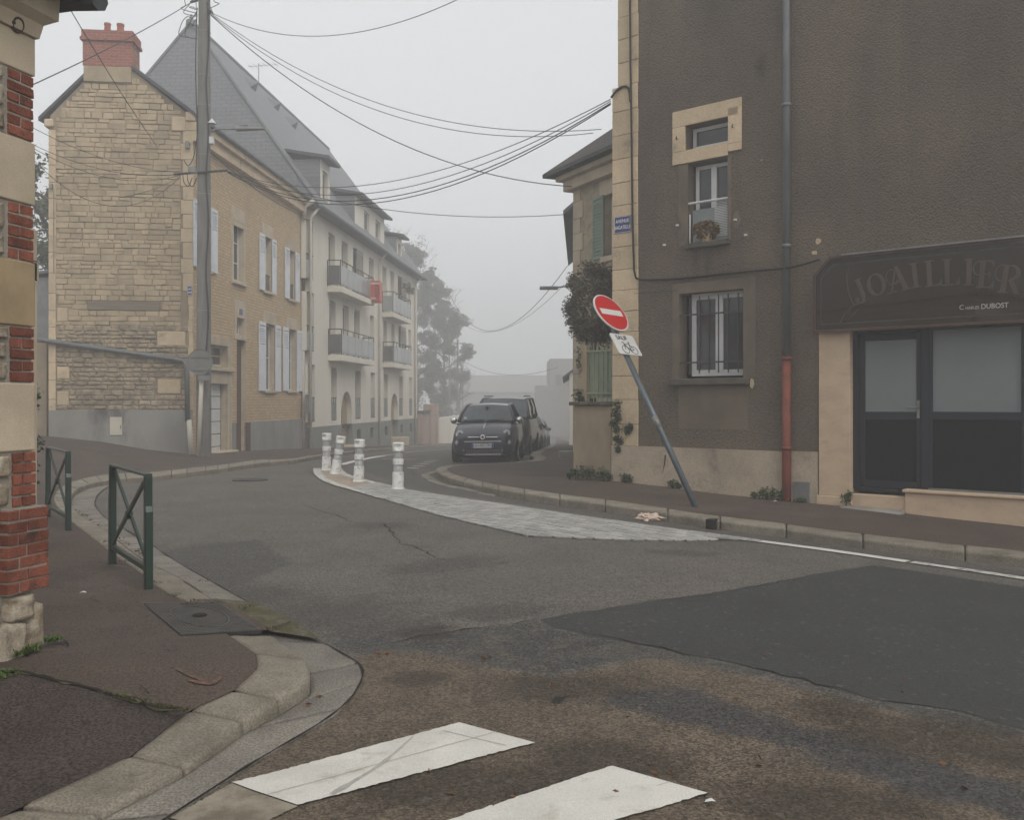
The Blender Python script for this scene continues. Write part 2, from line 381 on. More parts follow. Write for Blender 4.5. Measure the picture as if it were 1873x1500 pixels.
ff = np.stack([idx[:-1, :-1].ravel(), idx[:-1, 1:].ravel(), idx[1:, 1:].ravel(), idx[1:, :-1].ravel()], 1)
me.from_pydata(vv.tolist(), [], ff.tolist())
dark = GP([(985, 1134), (1130, 1110), (1300, 1086), (1480, 1053), (1600, 1034), (1873, 1075), (2300, 1140), (2500, 1500), (1873, 1338), (1750, 1302), (1600, 1281), (1400, 1227), (1180, 1182), (1080, 1165), (1010, 1148)])
edge = GP([(655, 1192), (740, 1176), (800, 1160), (985, 1134), (1010, 1148), (1180, 1182), (1400, 1227), (1600, 1281), (1750, 1302), (1873, 1338), (1873, 1352), (1700, 1316), (1600, 1292), (1400, 1243), (1300, 1220), (1180, 1202), (1090, 1222), (1000, 1237), (860, 1212), (790, 1196), (740, 1188), (660, 1200)])
brown = GP([(650, 1196), (740, 1184), (860, 1210), (1000, 1237), (1090, 1222), (1180, 1202), (1300, 1218), (1400, 1240), (1600, 1290), (1700, 1314), (1873, 1345)]) + [Vector((9, 3.2, 0)), Vector((9, -4, 0)), Vector((-9, -4, 0)), Vector((-6, 2, 0))] + GP([(300, 1510), (476, 1392), (613, 1310), (655, 1250)])
band = GP([(1060, 1284), (1130, 1262), (1240, 1258), (1330, 1280), (1400, 1308), (1500, 1335), (1650, 1378), (1873, 1436), (2100, 1500), (2100, 1590), (1873, 1505), (1700, 1462), (1560, 1418), (1450, 1372), (1300, 1338), (1150, 1302)])
patch = GP([(285, 1010), (360, 998), (470, 988), (535, 1030), (470, 1058), (420, 1082), (350, 1056), (316, 1030)])
patch2 = GP([(590, 1185), (640, 1160), (720, 1168), (740, 1180), (655, 1196), (632, 1192)])
lane = GP([(770, 872), (870, 897), (1040, 928), (1200, 952), (1430, 981), (1600, 1005), (1873, 1045), (1873, 1058), (1660, 1026), (1400, 988), (1200, 962), (1000, 932), (900, 915), (740, 890), (690, 872), (640, 850), (720, 838)])
def blots(bl):
    d = np.full(XX.shape, -9.0)
    for px, py, rx, ry in bl:
        c = G(px, py); a = G(px + rx, py) - c; b = G(px, py + ry) - G(px, py - ry)
        rxm = max(abs(a.x), .02); rym = max(abs(b.y) / 2, .02)
        q = np.sqrt(((XX - c.x) / rxm) ** 2 + ((YY - c.y) / rym) ** 2); d = np.maximum(d, 1 - q)
    return d
stain = blots([(1040, 1255, 150, 26), (760, 1240, 60, 14), (1530, 1300, 70, 26), (1720, 1352, 200, 42), (1840, 1380, 120, 40), (1080, 1385, 110, 40), (1180, 1400, 80, 30), (880, 1440, 260, 40), (1500, 1470, 200, 40), (780, 1160, 60, 14)])
ragged = blots([(480, 1090, 90, 18), (580, 1120, 150, 30), (700, 1150, 110, 24), (830, 1030, 80, 12), (760, 1042, 60, 9), (900, 1120, 120, 14), (1250, 1012, 60, 6), (700, 962, 60, 6)])
for nm, d in (('sd_dark', poly_sd(dark, XX, YY)), ('sd_edge', poly_sd(edge, XX, YY)), ('sd_brown', poly_sd(brown, XX, YY)), ('sd_band', poly_sd(band, XX, YY)),
              ('sd_patch', np.maximum(poly_sd(patch, XX, YY), poly_sd(patch2, XX, YY))), ('sd_lane', poly_sd(lane, XX, YY)), ('stain', stain), ('ragged', ragged)):
    at_ = me.attributes.new(nm, 'FLOAT', 'POINT'); at_.data.foreach_set('value', d.ravel().astype(np.float32))
me.polygons.foreach_set('use_smooth', [True] * len(me.polygons))
def road_material():
    m, nt, b = new_mat('asphalt')
    pos = nd(nt, 'ShaderNodeNewGeometry').outputs['Position']
    A = lambda n: nd(nt, 'ShaderNodeAttribute', _attribute_name=n).outputs['Fac']
    n_big = noise_n(nt, pos, .9, 8, .65).outputs[0]; n_mid = noise_n(nt, pos, 5.0, 7, .7).outputs[0]
    n_fine = noise_n(nt, pos, 105., 3, .7).outputs[0]
    vor = nd(nt, 'ShaderNodeTexVoronoi', Vector=pos, Scale=92.).outputs['Color']
    sep = nd(nt, 'ShaderNodeSeparateColor', Color=vor).outputs[0]
    def mask(name, w, amp, nz=n_mid, bias=0.0):
        d = math_n(nt, 'ADD', A(name), math_n(nt, 'MULTIPLY', math_n(nt, 'SUBTRACT', nz, .5), amp))
        return ramp(nt, math_n(nt, 'ADD', d, bias), -w, w)
    base = mixc(nt, ramp(nt, n_big, .3, .7), (.120, .107, .092), (.096, .087, .076))
    base = mixc(nt, math_n(nt, 'MULTIPLY', ramp(nt, n_mid, .52, .75), .35), base, (.055, .05, .045))
    base = mixc(nt, math_n(nt, 'MULTIPLY', mask('ragged', .5, 2.2), .5), base, (.04, .037, .034))
    base = mixc(nt, math_n(nt, 'MULTIPLY', mask('sd_patch', .05, .25), .6), base, (.055, .054, .053))
    base = mixc(nt, math_n(nt, 'MULTIPLY', mask('sd_lane', .03, .1), .45), base, (.062, .06, .057))
    base = mixc(nt, mask('sd_brown', .04, .22), base, mixc(nt, ramp(nt, n_mid, .35, .7), (.118, .092, .066), (.082, .065, .048)))
    base = mixc(nt, mask('sd_edge', .06, .5), base, mixc(nt, ramp(nt, n_mid, .4, .65), (.05, .049, .048), (.085, .076, .063)))
    base = mixc(nt, mask('sd_dark', .015, .05), base, mixc(nt, ramp(nt, n_big, .3, .7), (.041, .041, .040), (.048, .048, .046)))
    base = mixc(nt, math_n(nt, 'MULTIPLY', mask('sd_band', .07, .34), .85), base, mixc(nt, ramp(nt, n_mid, .3, .7), (.036, .037, .040), (.055, .053, .051)))
    base = mixc(nt, math_n(nt, 'MULTIPLY', mask('stain', .45, .9), .62), base, (.030, .024, .018))
    gr = nd(nt, 'ShaderNodeMapRange', Value=sep, i3=.50, i4=1.55).outputs[0]
    gr2 = nd(nt, 'ShaderNodeMapRange', Value=n_fine, i1=.36, i2=.64, i3=.62, i4=1.4).outputs[0]
    c = mixc(nt, 1.0, mixc(nt, 1.0, base, gr, 'MULTIPLY'), gr2, 'MULTIPLY')
    c = mixc(nt, math_n(nt, 'MULTIPLY', mask('sd_dark', .03, .05), .6), c, base)
    spk = ramp(nt, nd(nt, 'ShaderNodeSeparateColor', Color=nd(nt, 'ShaderNodeTexVoronoi', Vector=pos, Scale=38.).outputs['Color']).outputs[1], .975, .985)
    c = mixc(nt, math_n(nt, 'MULTIPLY', spk, .18), c, (.25, .235, .21))
    nt.links.new(c, b.inputs['Base Color'])
    b.inputs['Roughness'].default_value = .82; b.inputs['Specular IOR Level'].default_value = .3
    h = math_n(nt, 'ADD', sep, math_n(nt, 'MULTIPLY', n_fine, .8)); h = math_n(nt, 'ADD', h, math_n(nt, 'MULTIPLY', n_mid, .6))
    bn = nd(nt, 'ShaderNodeBump', Height=h, Strength=.55, Distance=.008); nt.links.new(bn.outputs[0], b.inputs['Normal'])
    return m
me.materials.append(road_material())
road = bpy.data.objects.new('road', me); col.objects.link(road); WL['road'] = Vector((0, 0, 0)); props(road, kind='structure')

# ---- ribbons and patches that lie on the road
def drape(mb, A, B, z, nu=None, nv=4, jag=0.0, mi=0):            # sheet between two lines, draped on g
    A = [Vector((p[0], p[1], 0)) for p in A]; B = [Vector((p[0], p[1], 0)) for p in B]
    L = max(sum((A[i + 1] - A[i]).length for i in range(len(A) - 1)), sum((B[i + 1] - B[i]).length for i in range(len(B) - 1)))
    nu = nu or max(2, int(L / .12))
    def res(P, t):
        d = [0]
        for i in range(len(P) - 1): d.append(d[-1] + (P[i + 1] - P[i]).length)
        q = t * d[-1]
        for i in range(len(P) - 1):
            if q <= d[i + 1] + 1e-9: return P[i].lerp(P[i + 1], (q - d[i]) / max(d[i + 1] - d[i], 1e-9))
        return P[-1]
    rows = []
    for i in range(nu + 1):
        a, b = res(A, i / nu), res(B, i / nu)
        if jag:
            w = (b - a).normalized(); a = a + w * rnd.uniform(-jag, jag); b = b + w * rnd.uniform(-jag, jag)
        row = []
        for j in range(nv + 1):
            p = a.lerp(b, j / nv); row.append(Vector((p.x, p.y, gf(p.x, p.y) + z)))
        rows.append(row)
    mb.loft(rows, mi=mi); return mb
def ribbon(pts, w, z, name, mat, parent, jag=0.0, smooth=True):
    c = [Vector((p[0], p[1], 0)) for p in pts]
    if smooth: c = catmull(c, 8)
    A, B = [], []
    for i, p in enumerate(c):
        t = (c[min(i + 1, len(c) - 1)] - c[max(i - 1, 0)]).normalized(); n = Vector((-t.y, t.x, 0))
        ww = w[min(int(i / len(c) * len(w)), len(w) - 1)] if isinstance(w, (list, tuple)) else w
        if jag: ww *= rnd.uniform(1 - jag, 1 + jag)
        A.append(p + n * ww / 2); B.append(p - n * ww / 2)
    mb = MB(); drape(mb, A, B, z, nu=len(c) - 1, nv=1)
    return mb.build(name, mat, parent, fix=False)

# ---- kerbs: triples of inner edge, outer edge and gutter edge in photo pixels, with kerb height
LK = [((-150, 1570), (30, 1570), (200, 1570), .03), ((0, 1497), (161, 1499), (310, 1499), .032), ((239, 1385), (338, 1404), (476, 1392), .042), ((347, 1301), (445, 1316), (613, 1310), .075),
      ((428, 1263), (512, 1278), (650, 1270), .088), ((469, 1226), (566, 1238), (663, 1240), .098), ((467, 1196), (560, 1205), (655, 1215), .09), ((417, 1162), (500, 1161), (590, 1178), .05)]
LK2 = [((345, 1106), (398, 1104), (463, 1109), .03), ((285, 1071), (345, 1066), (400, 1074), .02), ((229, 1029), (275, 1030), (320, 1028), .02), ((187, 998), (228, 997), (281, 1001), .02), ((153, 972), (190, 968), (229, 970), .02),
       ((125, 950), (155, 948), (195, 950), .03), ((105, 928), (135, 930), (177, 931), .05), ((98, 908), (130, 912), (174, 918), .08), ((115, 889), (138, 896), (183, 902), .10), ((150, 876), (165, 884), (205, 888), .10),
       ((200, 868), (205, 877), (235, 880), .10), ((286, 863), (286, 870), (290, 874), .10), ((390, 852), (390, 858), (392, 861), .10), ((470, 842), (470, 847), (471, 850), .10)]
def tri(L):
    out = []
    for a, b, c, h in L: out.append((G(*a, dz=h), G(*b, dz=h), G(*c), h))
    return out
T1, T2 = tri(LK), tri(LK2)
for x, y in ((-5.2, 23.0), (-5.0, 28.), (-4.9, 35.), (-4.6, 45.), (-4.2, 56.), (-3.3, 75.), (-2., 100.)):
    h = .1; z = gf(x, y) + h
    T2.append((Vector((x - .16, y, z)), Vector((x, y, z)), Vector((x + .12, y, z - h)), h))
def dense(T, per=8, k_=1.0):
    A = catmull([t[0] for t in T], per, k_); B = catmull([t[1] for t in T], per, k_); C = catmull([t[2] for t in T], per, k_)
    hh = []
    for i in range(len(T) - 1): hh += [T[i][3] + (T[i + 1][3] - T[i][3]) * k / per for k in range(per)]
    hh.append(T[-1][3]); return A, B, C, hh
def lp(x, y): return .5 * float(S((-8.6 - x) / 4.0)) * float(S((y - 17) / 8.0))
def stones(A, B, zA, zB, depth, length, name, mat, parent, bev=.012, gap=.008, stop=1e9, round_=.0):
    s = [0.0]
    for i in range(len(A) - 1): s.append(s[-1] + ((A[i + 1] + B[i + 1]) / 2 - (A[i] + B[i]) / 2).length)
    def at_s(q):
        i = max(0, min(len(s) - 2, int(np.searchsorted(s, q)) - 1)); t = (q - s[i]) / max(s[i + 1] - s[i], 1e-9)
        a = A[i].lerp(A[i + 1], t); b = B[i].lerp(B[i + 1], t)
        return Vector((a.x, a.y, zA[i] + (zA[i + 1] - zA[i]) * t)), Vector((b.x, b.y, zB[i] + (zB[i + 1] - zB[i]) * t))
    q = 0.0; made = []
    while q < min(s[-1], stop) - .15:
        L = length * rnd.uniform(.82, 1.18); e = min(q + L, s[-1]); dz = rnd.uniform(-.006, .006)
        rows = []; n = 5
        for k in range(n + 1):
            a, b = at_s(q + gap / 2 + (e - q - gap) * k / n)
            m1 = a.lerp(b, .82)
            rr = round_
            rows.append([Vector((a.x, a.y, a.z + dz)), Vector((m1.x, m1.y, m1.z + dz)), Vector((b.x, b.y, b.z + dz - rr)), Vector((b.x, b.y, b.z - depth)), Vector((a.x, a.y, a.z - depth))])
        mb = MB(); mb.loft(rows, True); kk = len(mb.v) - 5
        mb.f.append([4, 3, 2, 1, 0]); mb.f.append([kk, kk + 1, kk + 2, kk + 3, kk + 4]); mb.mi += [0, 0]
        made.append(mb.build(name, mat, parent, bevel=bev, seg=2)); q = e
    return made
pave_mat = pm('pavement_asphalt', (.084, .061, .048), (.066, .049, .040), 1.1, rough=.85, bump=.5, bsc=130, c3=(.105, .083, .070), sc3=.55, f3=(.52, .75), grain=.42, gsc=75, spec=.3, bdist=.006)
A1, B1, C1, H1 = dense(T1, 8, .45); A2, B2, C2, H2 = dense(T2)
# left pavement: rows of equal depth from the kerb to the far left
inner = A1 + A2; hin = H1 + H2
rows = []
last = -1e9
lefts = [(Vector((inner[0].x - 3.2, -6, 0)), .03)] + [(p, h) for p, h in zip(inner, hin)]
for p, h in lefts:
    if p.y < last + .01: continue
    last = p.y
    row = []
    for k in range(15):
        t = k / 14; x = p.x + (-22 - p.x) * t ** 1.5
        row.append(Vector((x, p.y, gf(x, p.y) + h * (1 - .0 * t) + lp(x, p.y) + .25 * 0)))
    rows.append(row)
mb = MB(); mb.loft(rows)
pav_l = mb.build('pavement', pave_mat, kind='structure', smooth=True, fix=False)
zz = lambda P, H, d=0.0: [gf(p.x, p.y) + h + d for p, h in zip(P, H)]
def rough_stone(A, B, zA, zB, t0, t1, per, depth, name, mat, parent, gap=.009, rnd_edge=.02, dz=0.0, n=14):
    """one stone between two lines, from knot t0 to t1, with a worn, slightly uneven surface"""
    def at_t(L, t): q = min(max(t * per, 0), len(L) - 1.001); i = int(q); return L[i] + (L[i + 1] - L[i]) * (q - i)
    mid = lambda t: (at_t(A, t) + at_t(B, t)) / 2
    L = sum((mid(t0 + (t1 - t0) * (k + 1) / 10) - mid(t0 + (t1 - t0) * k / 10)).length for k in range(10)); g_ = gap / max(L, .05) * (t1 - t0); rows = []; off = Vector((rnd.random() * 40, 0, 0))
    for k in range(n + 1):
        t = t0 + g_ / 2 + (t1 - t0 - g_) * k / n; a, b = at_t(A, t), at_t(B, t); za, zb = at_t(zA, t) + dz, at_t(zB, t) + dz; e = max(0, 1 - min(k, n - k) / 1.2)
        out = (b - a); out.z = 0; W = out.length; out.normalize(); row = []
        prof = [(0, -depth), (0, -.02), (.012, -.004), (.12, 0), (.3, 0), (.5, 0), (.7, 0), (.85, 0), (1 - rnd_edge / W, 0), (1 - .3 * rnd_edge / W, -.3 * rnd_edge), (1, -rnd_edge), (1.0, -.5 * depth), (1.0, -depth)]
        for f, dd in prof:
            p = a + out * (W * f); z = za + (zb - za) * f + dd - .006 * e * (1 if dd > -.03 else 0); nz = mnoise.fractal(Vector((p.x * 9, p.y * 9, z * 9)) + off, 1.0, 2.0, 4)
            row.append(Vector((p.x, p.y, z + .0016 * nz)) + out * (.003 * nz if f > .9 else 0))
        rows.append(row)
    mb = MB(); mb.loft(rows); m = len(rows[0]); k = len(mb.v) - m; mb.f.append(list(range(m))[::-1]); mb.mi.append(0); mb.f.append(list(range(k, k + m))); mb.mi.append(0)
    return mb.build(name, mat, parent, smooth=True)
zA1, zB1 = zz(A1, H1, .006), zz(B1, H1, -.002)
for k, (t0, t1) in enumerate(((0, 1.15), (1.15, 2), (2, 3), (3, 4), (4, 6), (6, 7))): rough_stone(A1, B1, zA1, zB1, t0, t1, 8, .2, 'kerb_stone', M['kerb'], pav_l, gap=.016, rnd_edge=.028 if k > 1 else .02, dz=rnd.uniform(-.004, .006))
stones(A2, B2, zz(A2, H2, .006), zz(B2, H2, .0), .2, .55, 'kerb_stone', M['kerb'], pav_l, bev=.02, round_=.005, stop=75)
z1 = [gf(p.x, p.y) + .010 for p in B1]; z1c = [gf(p.x, p.y) + .006 for p in C1]
for t0, t1 in ((0, 1.1), (1.1, 3.3), (3.3, 4.6), (4.6, 6), (6, 7)): rough_stone(B1, C1, z1, z1c, t0, t1, 8, .1, 'gutter_stone', M['gutter'], pav_l, gap=.016, rnd_edge=.006, dz=rnd.uniform(-.001, .003))
z2 = [gf(p.x, p.y) + min(.012, h) for p, h in zip(B2, H2)]; z2c = [gf(p.x, p.y) + .006 for p in C2]
stones(B2, C2, z2, z2c, .1, .5, 'gutter_stone', M['gutter'], pav_l, bev=.01, gap=.012, stop=13)
# the gap beside the drain cover: mossy concrete
mb = MB(); drape(mb, [G(470, 1160), G(440, 1130), G(398, 1103)], [G(588, 1178), G(531, 1140), G(463, 1109)], .03, nv=5); mb.build('moss_strip', M['moss'], pav_l, fix=False)
tA, tB = T1[-1][0], T2[0][0]
mb = MB(); drape(mb, [tA + Vector((-.9, .02, 0)), tB + Vector((-.9, 0, 0))], [G(500, 1163), G(398, 1104)], .035, nv=5); mb.build('pavement_patch', pave_mat, pav_l, fix=False)
# road edge dirt line along the gutter
ribbon([Vector((p.x, p.y, 0)) for p in C1[4::6]] + [Vector((p.x, p.y, 0)) for p in C2[0:90:8]], .012, .012, 'gutter_joint', M['crack'], pav_l, jag=.8)

# right pavement
RK = [((2150, 1050), (2150, 1060)), ((1873, 1010), (1873, 1017)), ((1718, 993), (1718, 1000)), ((1559, 974), (1559, 981)), ((1434, 958), (1434, 964.5)), ((1298, 942), (1298, 948)), ((1190, 926), (1190, 932)), ((1118, 916), (1118, 922)),
      ((1040, 907), (1040, 912.5)), ((965, 896), (965, 902)), ((905, 886), (905, 892)), ((871, 878), (867, 884)), ((838, 869), (826, 873)), ((820, 861), (803, 864)), ((822, 856), (798, 857)), ((846, 851), (822, 851))]
TR = [(G(*a, dz=.12), G(*b, dz=.12)) for a, b in RK]
FR_R = Fr((1.70, 14.70), (.7598, -.6503))
def kz(x, y): return gf(x, y) + .12
for (ax, ay), (bx, by) in (((-.05, 20.9), (-.1, 21.2)), ((.65, 21.7), (.4, 22.0)), ((.85, 23.0), (.55, 23.2)), ((.8, 25.5), (.5, 25.6)), ((1.25, 32.), (.95, 32.)), ((1.65, 38.), (1.35, 38.)), ((2.05, 45.), (1.75, 45.)), ((2.5, 53.), (2.2, 53.)), ((3.3, 70.), (3., 70.)), ((5.3, 110.), (5., 110.))):
    TR.append((Vector((ax, ay, kz(ax, ay))), Vector((bx, by, kz(bx, by)))))
base_px = [(2150, 999), (1873, 963), (1718, 946), (1559, 927), (1434, 915), (1298, 901), (1220, 890), (1175, 885), (1134, 880), (1110, 878), (1090, 876.5), (1070, 875), (1048, 874)]
wallpts = []
for px, py in base_px:
    u, z = FR_R.uv(px, py); wallpts.append(FR_R.P(u, -.12, z))
wallpts += [Vector((x, y, kz(x, y) + .03)) for x, y in ((1.25, 15.6), (1.22, 16.2), (1.25, 17.2), (1.3, 18.6), (1.35, 20.), (1.45, 22.), (1.6, 24.), (1.9, 27.), (2.2, 32.), (2.6, 38.), (3.1, 45.), (3.6, 53.), (4.6, 70.), (7., 110.))][:len(TR) - len(wallpts)]
KA = catmull([t[0] for t in TR], 6); KB = catmull([t[1] for t in TR], 6); WP = catmull(wallpts, 6)
mb = MB(); mb.loft([[a.lerp(w, k / 9) for k in range(10)] for a, w in zip(KA, WP)])
pav_r = mb.build('pavement', pave_mat, kind='structure', smooth=True, fix=False)
stones(KA, KB, [p.z + .006 for p in KA], [p.z - .004 for p in KB], .24, .92, 'kerb_stone', M['kerb'], pav_r, bev=.022, round_=.012, stop=75)
# kerb inlet slot
p = G(1301, 951, .11); mb = MB(); dk = (G(1330, 953, .11) - G(1270, 947, .11)).normalized(); nk = Vector((dk.y, -dk.x, 0)); nk = nk if nk.y < 0 else -nk
q = [p + dk * s_ * .055 + nk * o for s_, o in ((-1, -.1), (1, -.1), (1, .035), (-1, .035))]; mb.hexa([Vector((v_.x, v_.y, p.z - .13)) for v_ in q] + [Vector((v_.x, v_.y, p.z + .004)) for v_ in q]); mb.build('drain_slot', M['crack'], pav_r)
# stone channel at the corner of the right pavement
ch_o = GP([(770, 868), (775, 875), (800, 886), (850, 897), (905, 910)]); ch_i = GP([(799, 862), (801, 868), (822, 880), (866, 892), (908, 902)])
ci = catmull([Vector((p.x, p.y, 0)) for p in ch_i], 8); cO = catmull([Vector((p.x, p.y, 0)) for p in ch_o], 8)
stones(ci, cO, [gf(p.x, p.y) + .014 for p in ci], [gf(p.x, p.y) + .008 for p in cO], .08, .5, 'gutter_stone', M['gutter'], pav_r, bev=.008)
mb = MB(); drape(mb, [Vector((p.x, p.y, 0)) for p in ci][6:26], [Vector((p.x, p.y, 0)) + (Vector((q.x, q.y, 0)) - Vector((p.x, p.y, 0))) * .55 for p, q in zip(ci, cO)][6:26], .022, nv=2, jag=.04)
mb.build('moss_strip', M['moss'], pav_r, fix=False)

# ---- crossing stripes, lines, worn paint
p1, p2, p3, p4 = G(425, 1435), G(545, 1477), G(978, 1362), G(840, 1325)
mb = MB(); drape(mb, [p1, p4], [p2, p3], .008, nu=60, nv=8, jag=.005); mb.build('crossing_stripe', M['paint'], road, fix=False)
ribbon([p1.lerp(p2, .55), p4.lerp(p3, .5)], .006, .0095, 'paint_seam', M['seam'], road, smooth=False); ribbon([p4.lerp(p1, .12).lerp(p3.lerp(p2, .12), .1), p4.lerp(p1, .10).lerp(p3.lerp(p2, .10), .9)], .006, .0095, 'paint_seam', M['seam'], road, smooth=False)
ribbon([G(755, 1352), G(700, 1400), G(650, 1432), G(606, 1458)], [.012, .02, .018, .03], .0100, 'tyre_mark', M['tyre_mark'], road, jag=.3)
q3, q4 = G(1295, 1455), G(1120, 1405); dv = p4 - p1; dv2 = p3 - p2
mb = MB(); drape(mb, [q4 - dv * 1.15, q4], [q3 - dv2 * 1.15, q3], .008, nu=60, nv=8, jag=.005); mb.build('crossing_stripe', M['paint'], road, fix=False)
ribbon([(q4 - dv).lerp(q3 - dv2, .5), q4.lerp(q3, .62)], .006, .0095, 'paint_seam', M['seam'], road, smooth=False)
mb = MB(); drape(mb, [G(310, 1500), G(424, 1436)], [G(440, 1530), G(544, 1478)], .006, nu=60, nv=8, jag=.006); mb.build('worn_paint', M['paint_faint'], road, fix=False)
def line(pts, w, mat='paint_worn', jag=.1): return ribbon([G(*p) for p in pts], w, .010, 'road_marking', M[mat], road, jag=jag)
line([(1340, 985), (1500, 1006), (1660, 1029)], .15, 'paint', .04); line([(1668, 1030), (1780, 1046), (1900, 1064)], .14)
line([(905, 922), (1000, 937), (1100, 951), (1200, 965)], .09)
line([(622, 851), (660, 842), (700, 834.5)], .22, 'paint'); line([(700, 834.5), (720, 831.5)], .14)
line([(700, 840.3), (760, 841.3)], .09); line([(738, 828.5), (790, 824), (830, 821)], .14)
for px, py, ex, ey in ((752, 857.5, 760, 856.5), (762, 853.5, 770, 852.5), (771, 849.5, 779, 848.7), (780, 846, 787, 845.3), (788, 843.3, 794, 842.7)): line([(px, py), (ex, ey)], .28)
# dark cover in the road
mb = MB(); c = G(457, 878.5); n = 28
mb.lathe([(0.0, .012), (.24, .012), (.245, .006), (.27, .014), (.33, .014), (.33, -.03)], n, Matrix.Translation(c)); mb.build('road_cover', M['metal_dark'], label='dark round utility cover sunk in the road before the plain brick house', cat='cover')
# cracks
def crack(pts, w, parent=road, dz=.004):
    P = [G(*p) for p in pts]; Q = []
    for i in range(len(P) - 1):
        n = max(2, int((P[i + 1] - P[i]).length / .09))
        for k in range(n):
            q = P[i].lerp(P[i + 1], k / n); a = .035
            Q.append(q + Vector((rnd.uniform(-a, a), rnd.uniform(-a, a), 0)))
    Q.append(P[-1])
    return ribbon(Q, [w * .55 * x for x in (.3, .8, 1.2, .6, 1.3, .5, 1., .3)], dz, 'crack', M['crack'], parent, jag=.5, smooth=False)
for pts, w in (([(495, 918), (560, 926), (632, 948), (640, 956), (700, 958), (720, 976), (732, 996), (765, 1003), (800, 1020), (850, 1030), (880, 1036)], .028), ([(640, 956), (700, 960), (745, 954), (800, 952)], .016),
               ([(732, 994), (780, 1003), (840, 1002)], .014), ([(690, 1014), (740, 1007), (765, 1003)], .014), ([(300, 1003), (380, 996), (470, 990), (560, 984)], .014), ([(330, 950), (420, 942), (480, 938)], .012),
               ([(640, 972), (700, 974), (735, 972)], .010), ([(1010, 1147), (1180, 1181), (1400, 1226), (1600, 1281), (1750, 1302), (1890, 1340)], .020), ([(985, 1134), (1130, 1111), (1300, 1087), (1480, 1054), (1600, 1035)], .012),
               ([(640, 1192), (700, 1180), (760, 1168), (800, 1160), (985, 1134)], .018), ([(1220, 1090), (1260, 1102), (1300, 1100)], .010), ([(1350, 1088), (1390, 1094)], .01), ([(1480, 1066), (1510, 1060)], .01)): crack(pts, w)
# drain cover in the left pavement
def hpav(y): return float(np.interp(y, [p.y for p in inner], hin))
def GL(px, py, d=0.0):                                           # point on the left pavement
    p = G(px, py, .05)
    for _ in range(6): p = G(px, py, hpav(p.y) + d)
    return p
dc = [GL(262, 1106), GL(398, 1103), GL(478, 1155), GL(331, 1164)]
dz = Vector((0, 0, .006)); ct = sum(dc, Vector()) / 4
cov = thing('drain_cover', 'square patterned cast iron drain cover in the pavement beside the kerb', 'drain cover', ct)
mb = MB(); mb.hexa([p - dz * 3 for p in dc] + [p + dz for p in dc]); mb.build('frame', M['metal_dark'], cov)
iron = pm('cast_iron', (.125, .115, .105), (.085, .08, .074), 7, rough=.55, metal=.35, bump=.3, bsc=90)
def bil(s, t): return (dc[0].lerp(dc[1], s)).lerp(dc[3].lerp(dc[2], s), t) + dz
mb = MB()
for i in range(24):
    for j in range(24):
        s0, t0 = (i + .15) / 24, (j + .15) / 24; s1, t1 = (i + .8) / 24, (j + .8) / 24
        r = math.hypot((s0 + s1) / 2 - .5, (t0 + t1) / 2 - .5)
        if r < .36: continue
        up = Vector((0, 0, .006)); q = [bil(s0, t0), bil(s1, t0), bil(s1, t1), bil(s0, t1)]
        mb.hexa(q + [p + up for p in q])
for r0, r1 in ((.33, .345),):
    for k in range(40):
        a0, a1 = 2 * math.pi * k / 40, 2 * math.pi * (k + 1) / 40
        q = [bil(.5 + r0 * math.cos(a0), .5 + r0 * math.sin(a0)), bil(.5 + r1 * math.cos(a0), .5 + r1 * math.sin(a0)), bil(.5 + r1 * math.cos(a1), .5 + r1 * math.sin(a1)), bil(.5 + r0 * math.cos(a1), .5 + r0 * math.sin(a1))]
        mb.hexa(q + [p + Vector((0, 0, .007)) for p in q])
for k in range(-9, 10):
    x = k * .032
    hl = math.sqrt(max(.31 ** 2 - x * x, 0)); 
    if hl < .03: continue
    q = [bil(.5 + x - .009, .5 - hl), bil(.5 + x + .009, .5 - hl), bil(.5 + x + .009, .5 + hl), bil(.5 + x - .009, .5 + hl)]
    mb.hexa(q + [p + Vector((0, 0, .006)) for p in q])
mb.build('tread_pattern', iron, cov)
mb = MB(); mb.lathe([(0, .021), (.045, .021), (.05, .016)], 14, Matrix.Translation(ct)); mb.build('lifting_hole', M['crack'], cov)
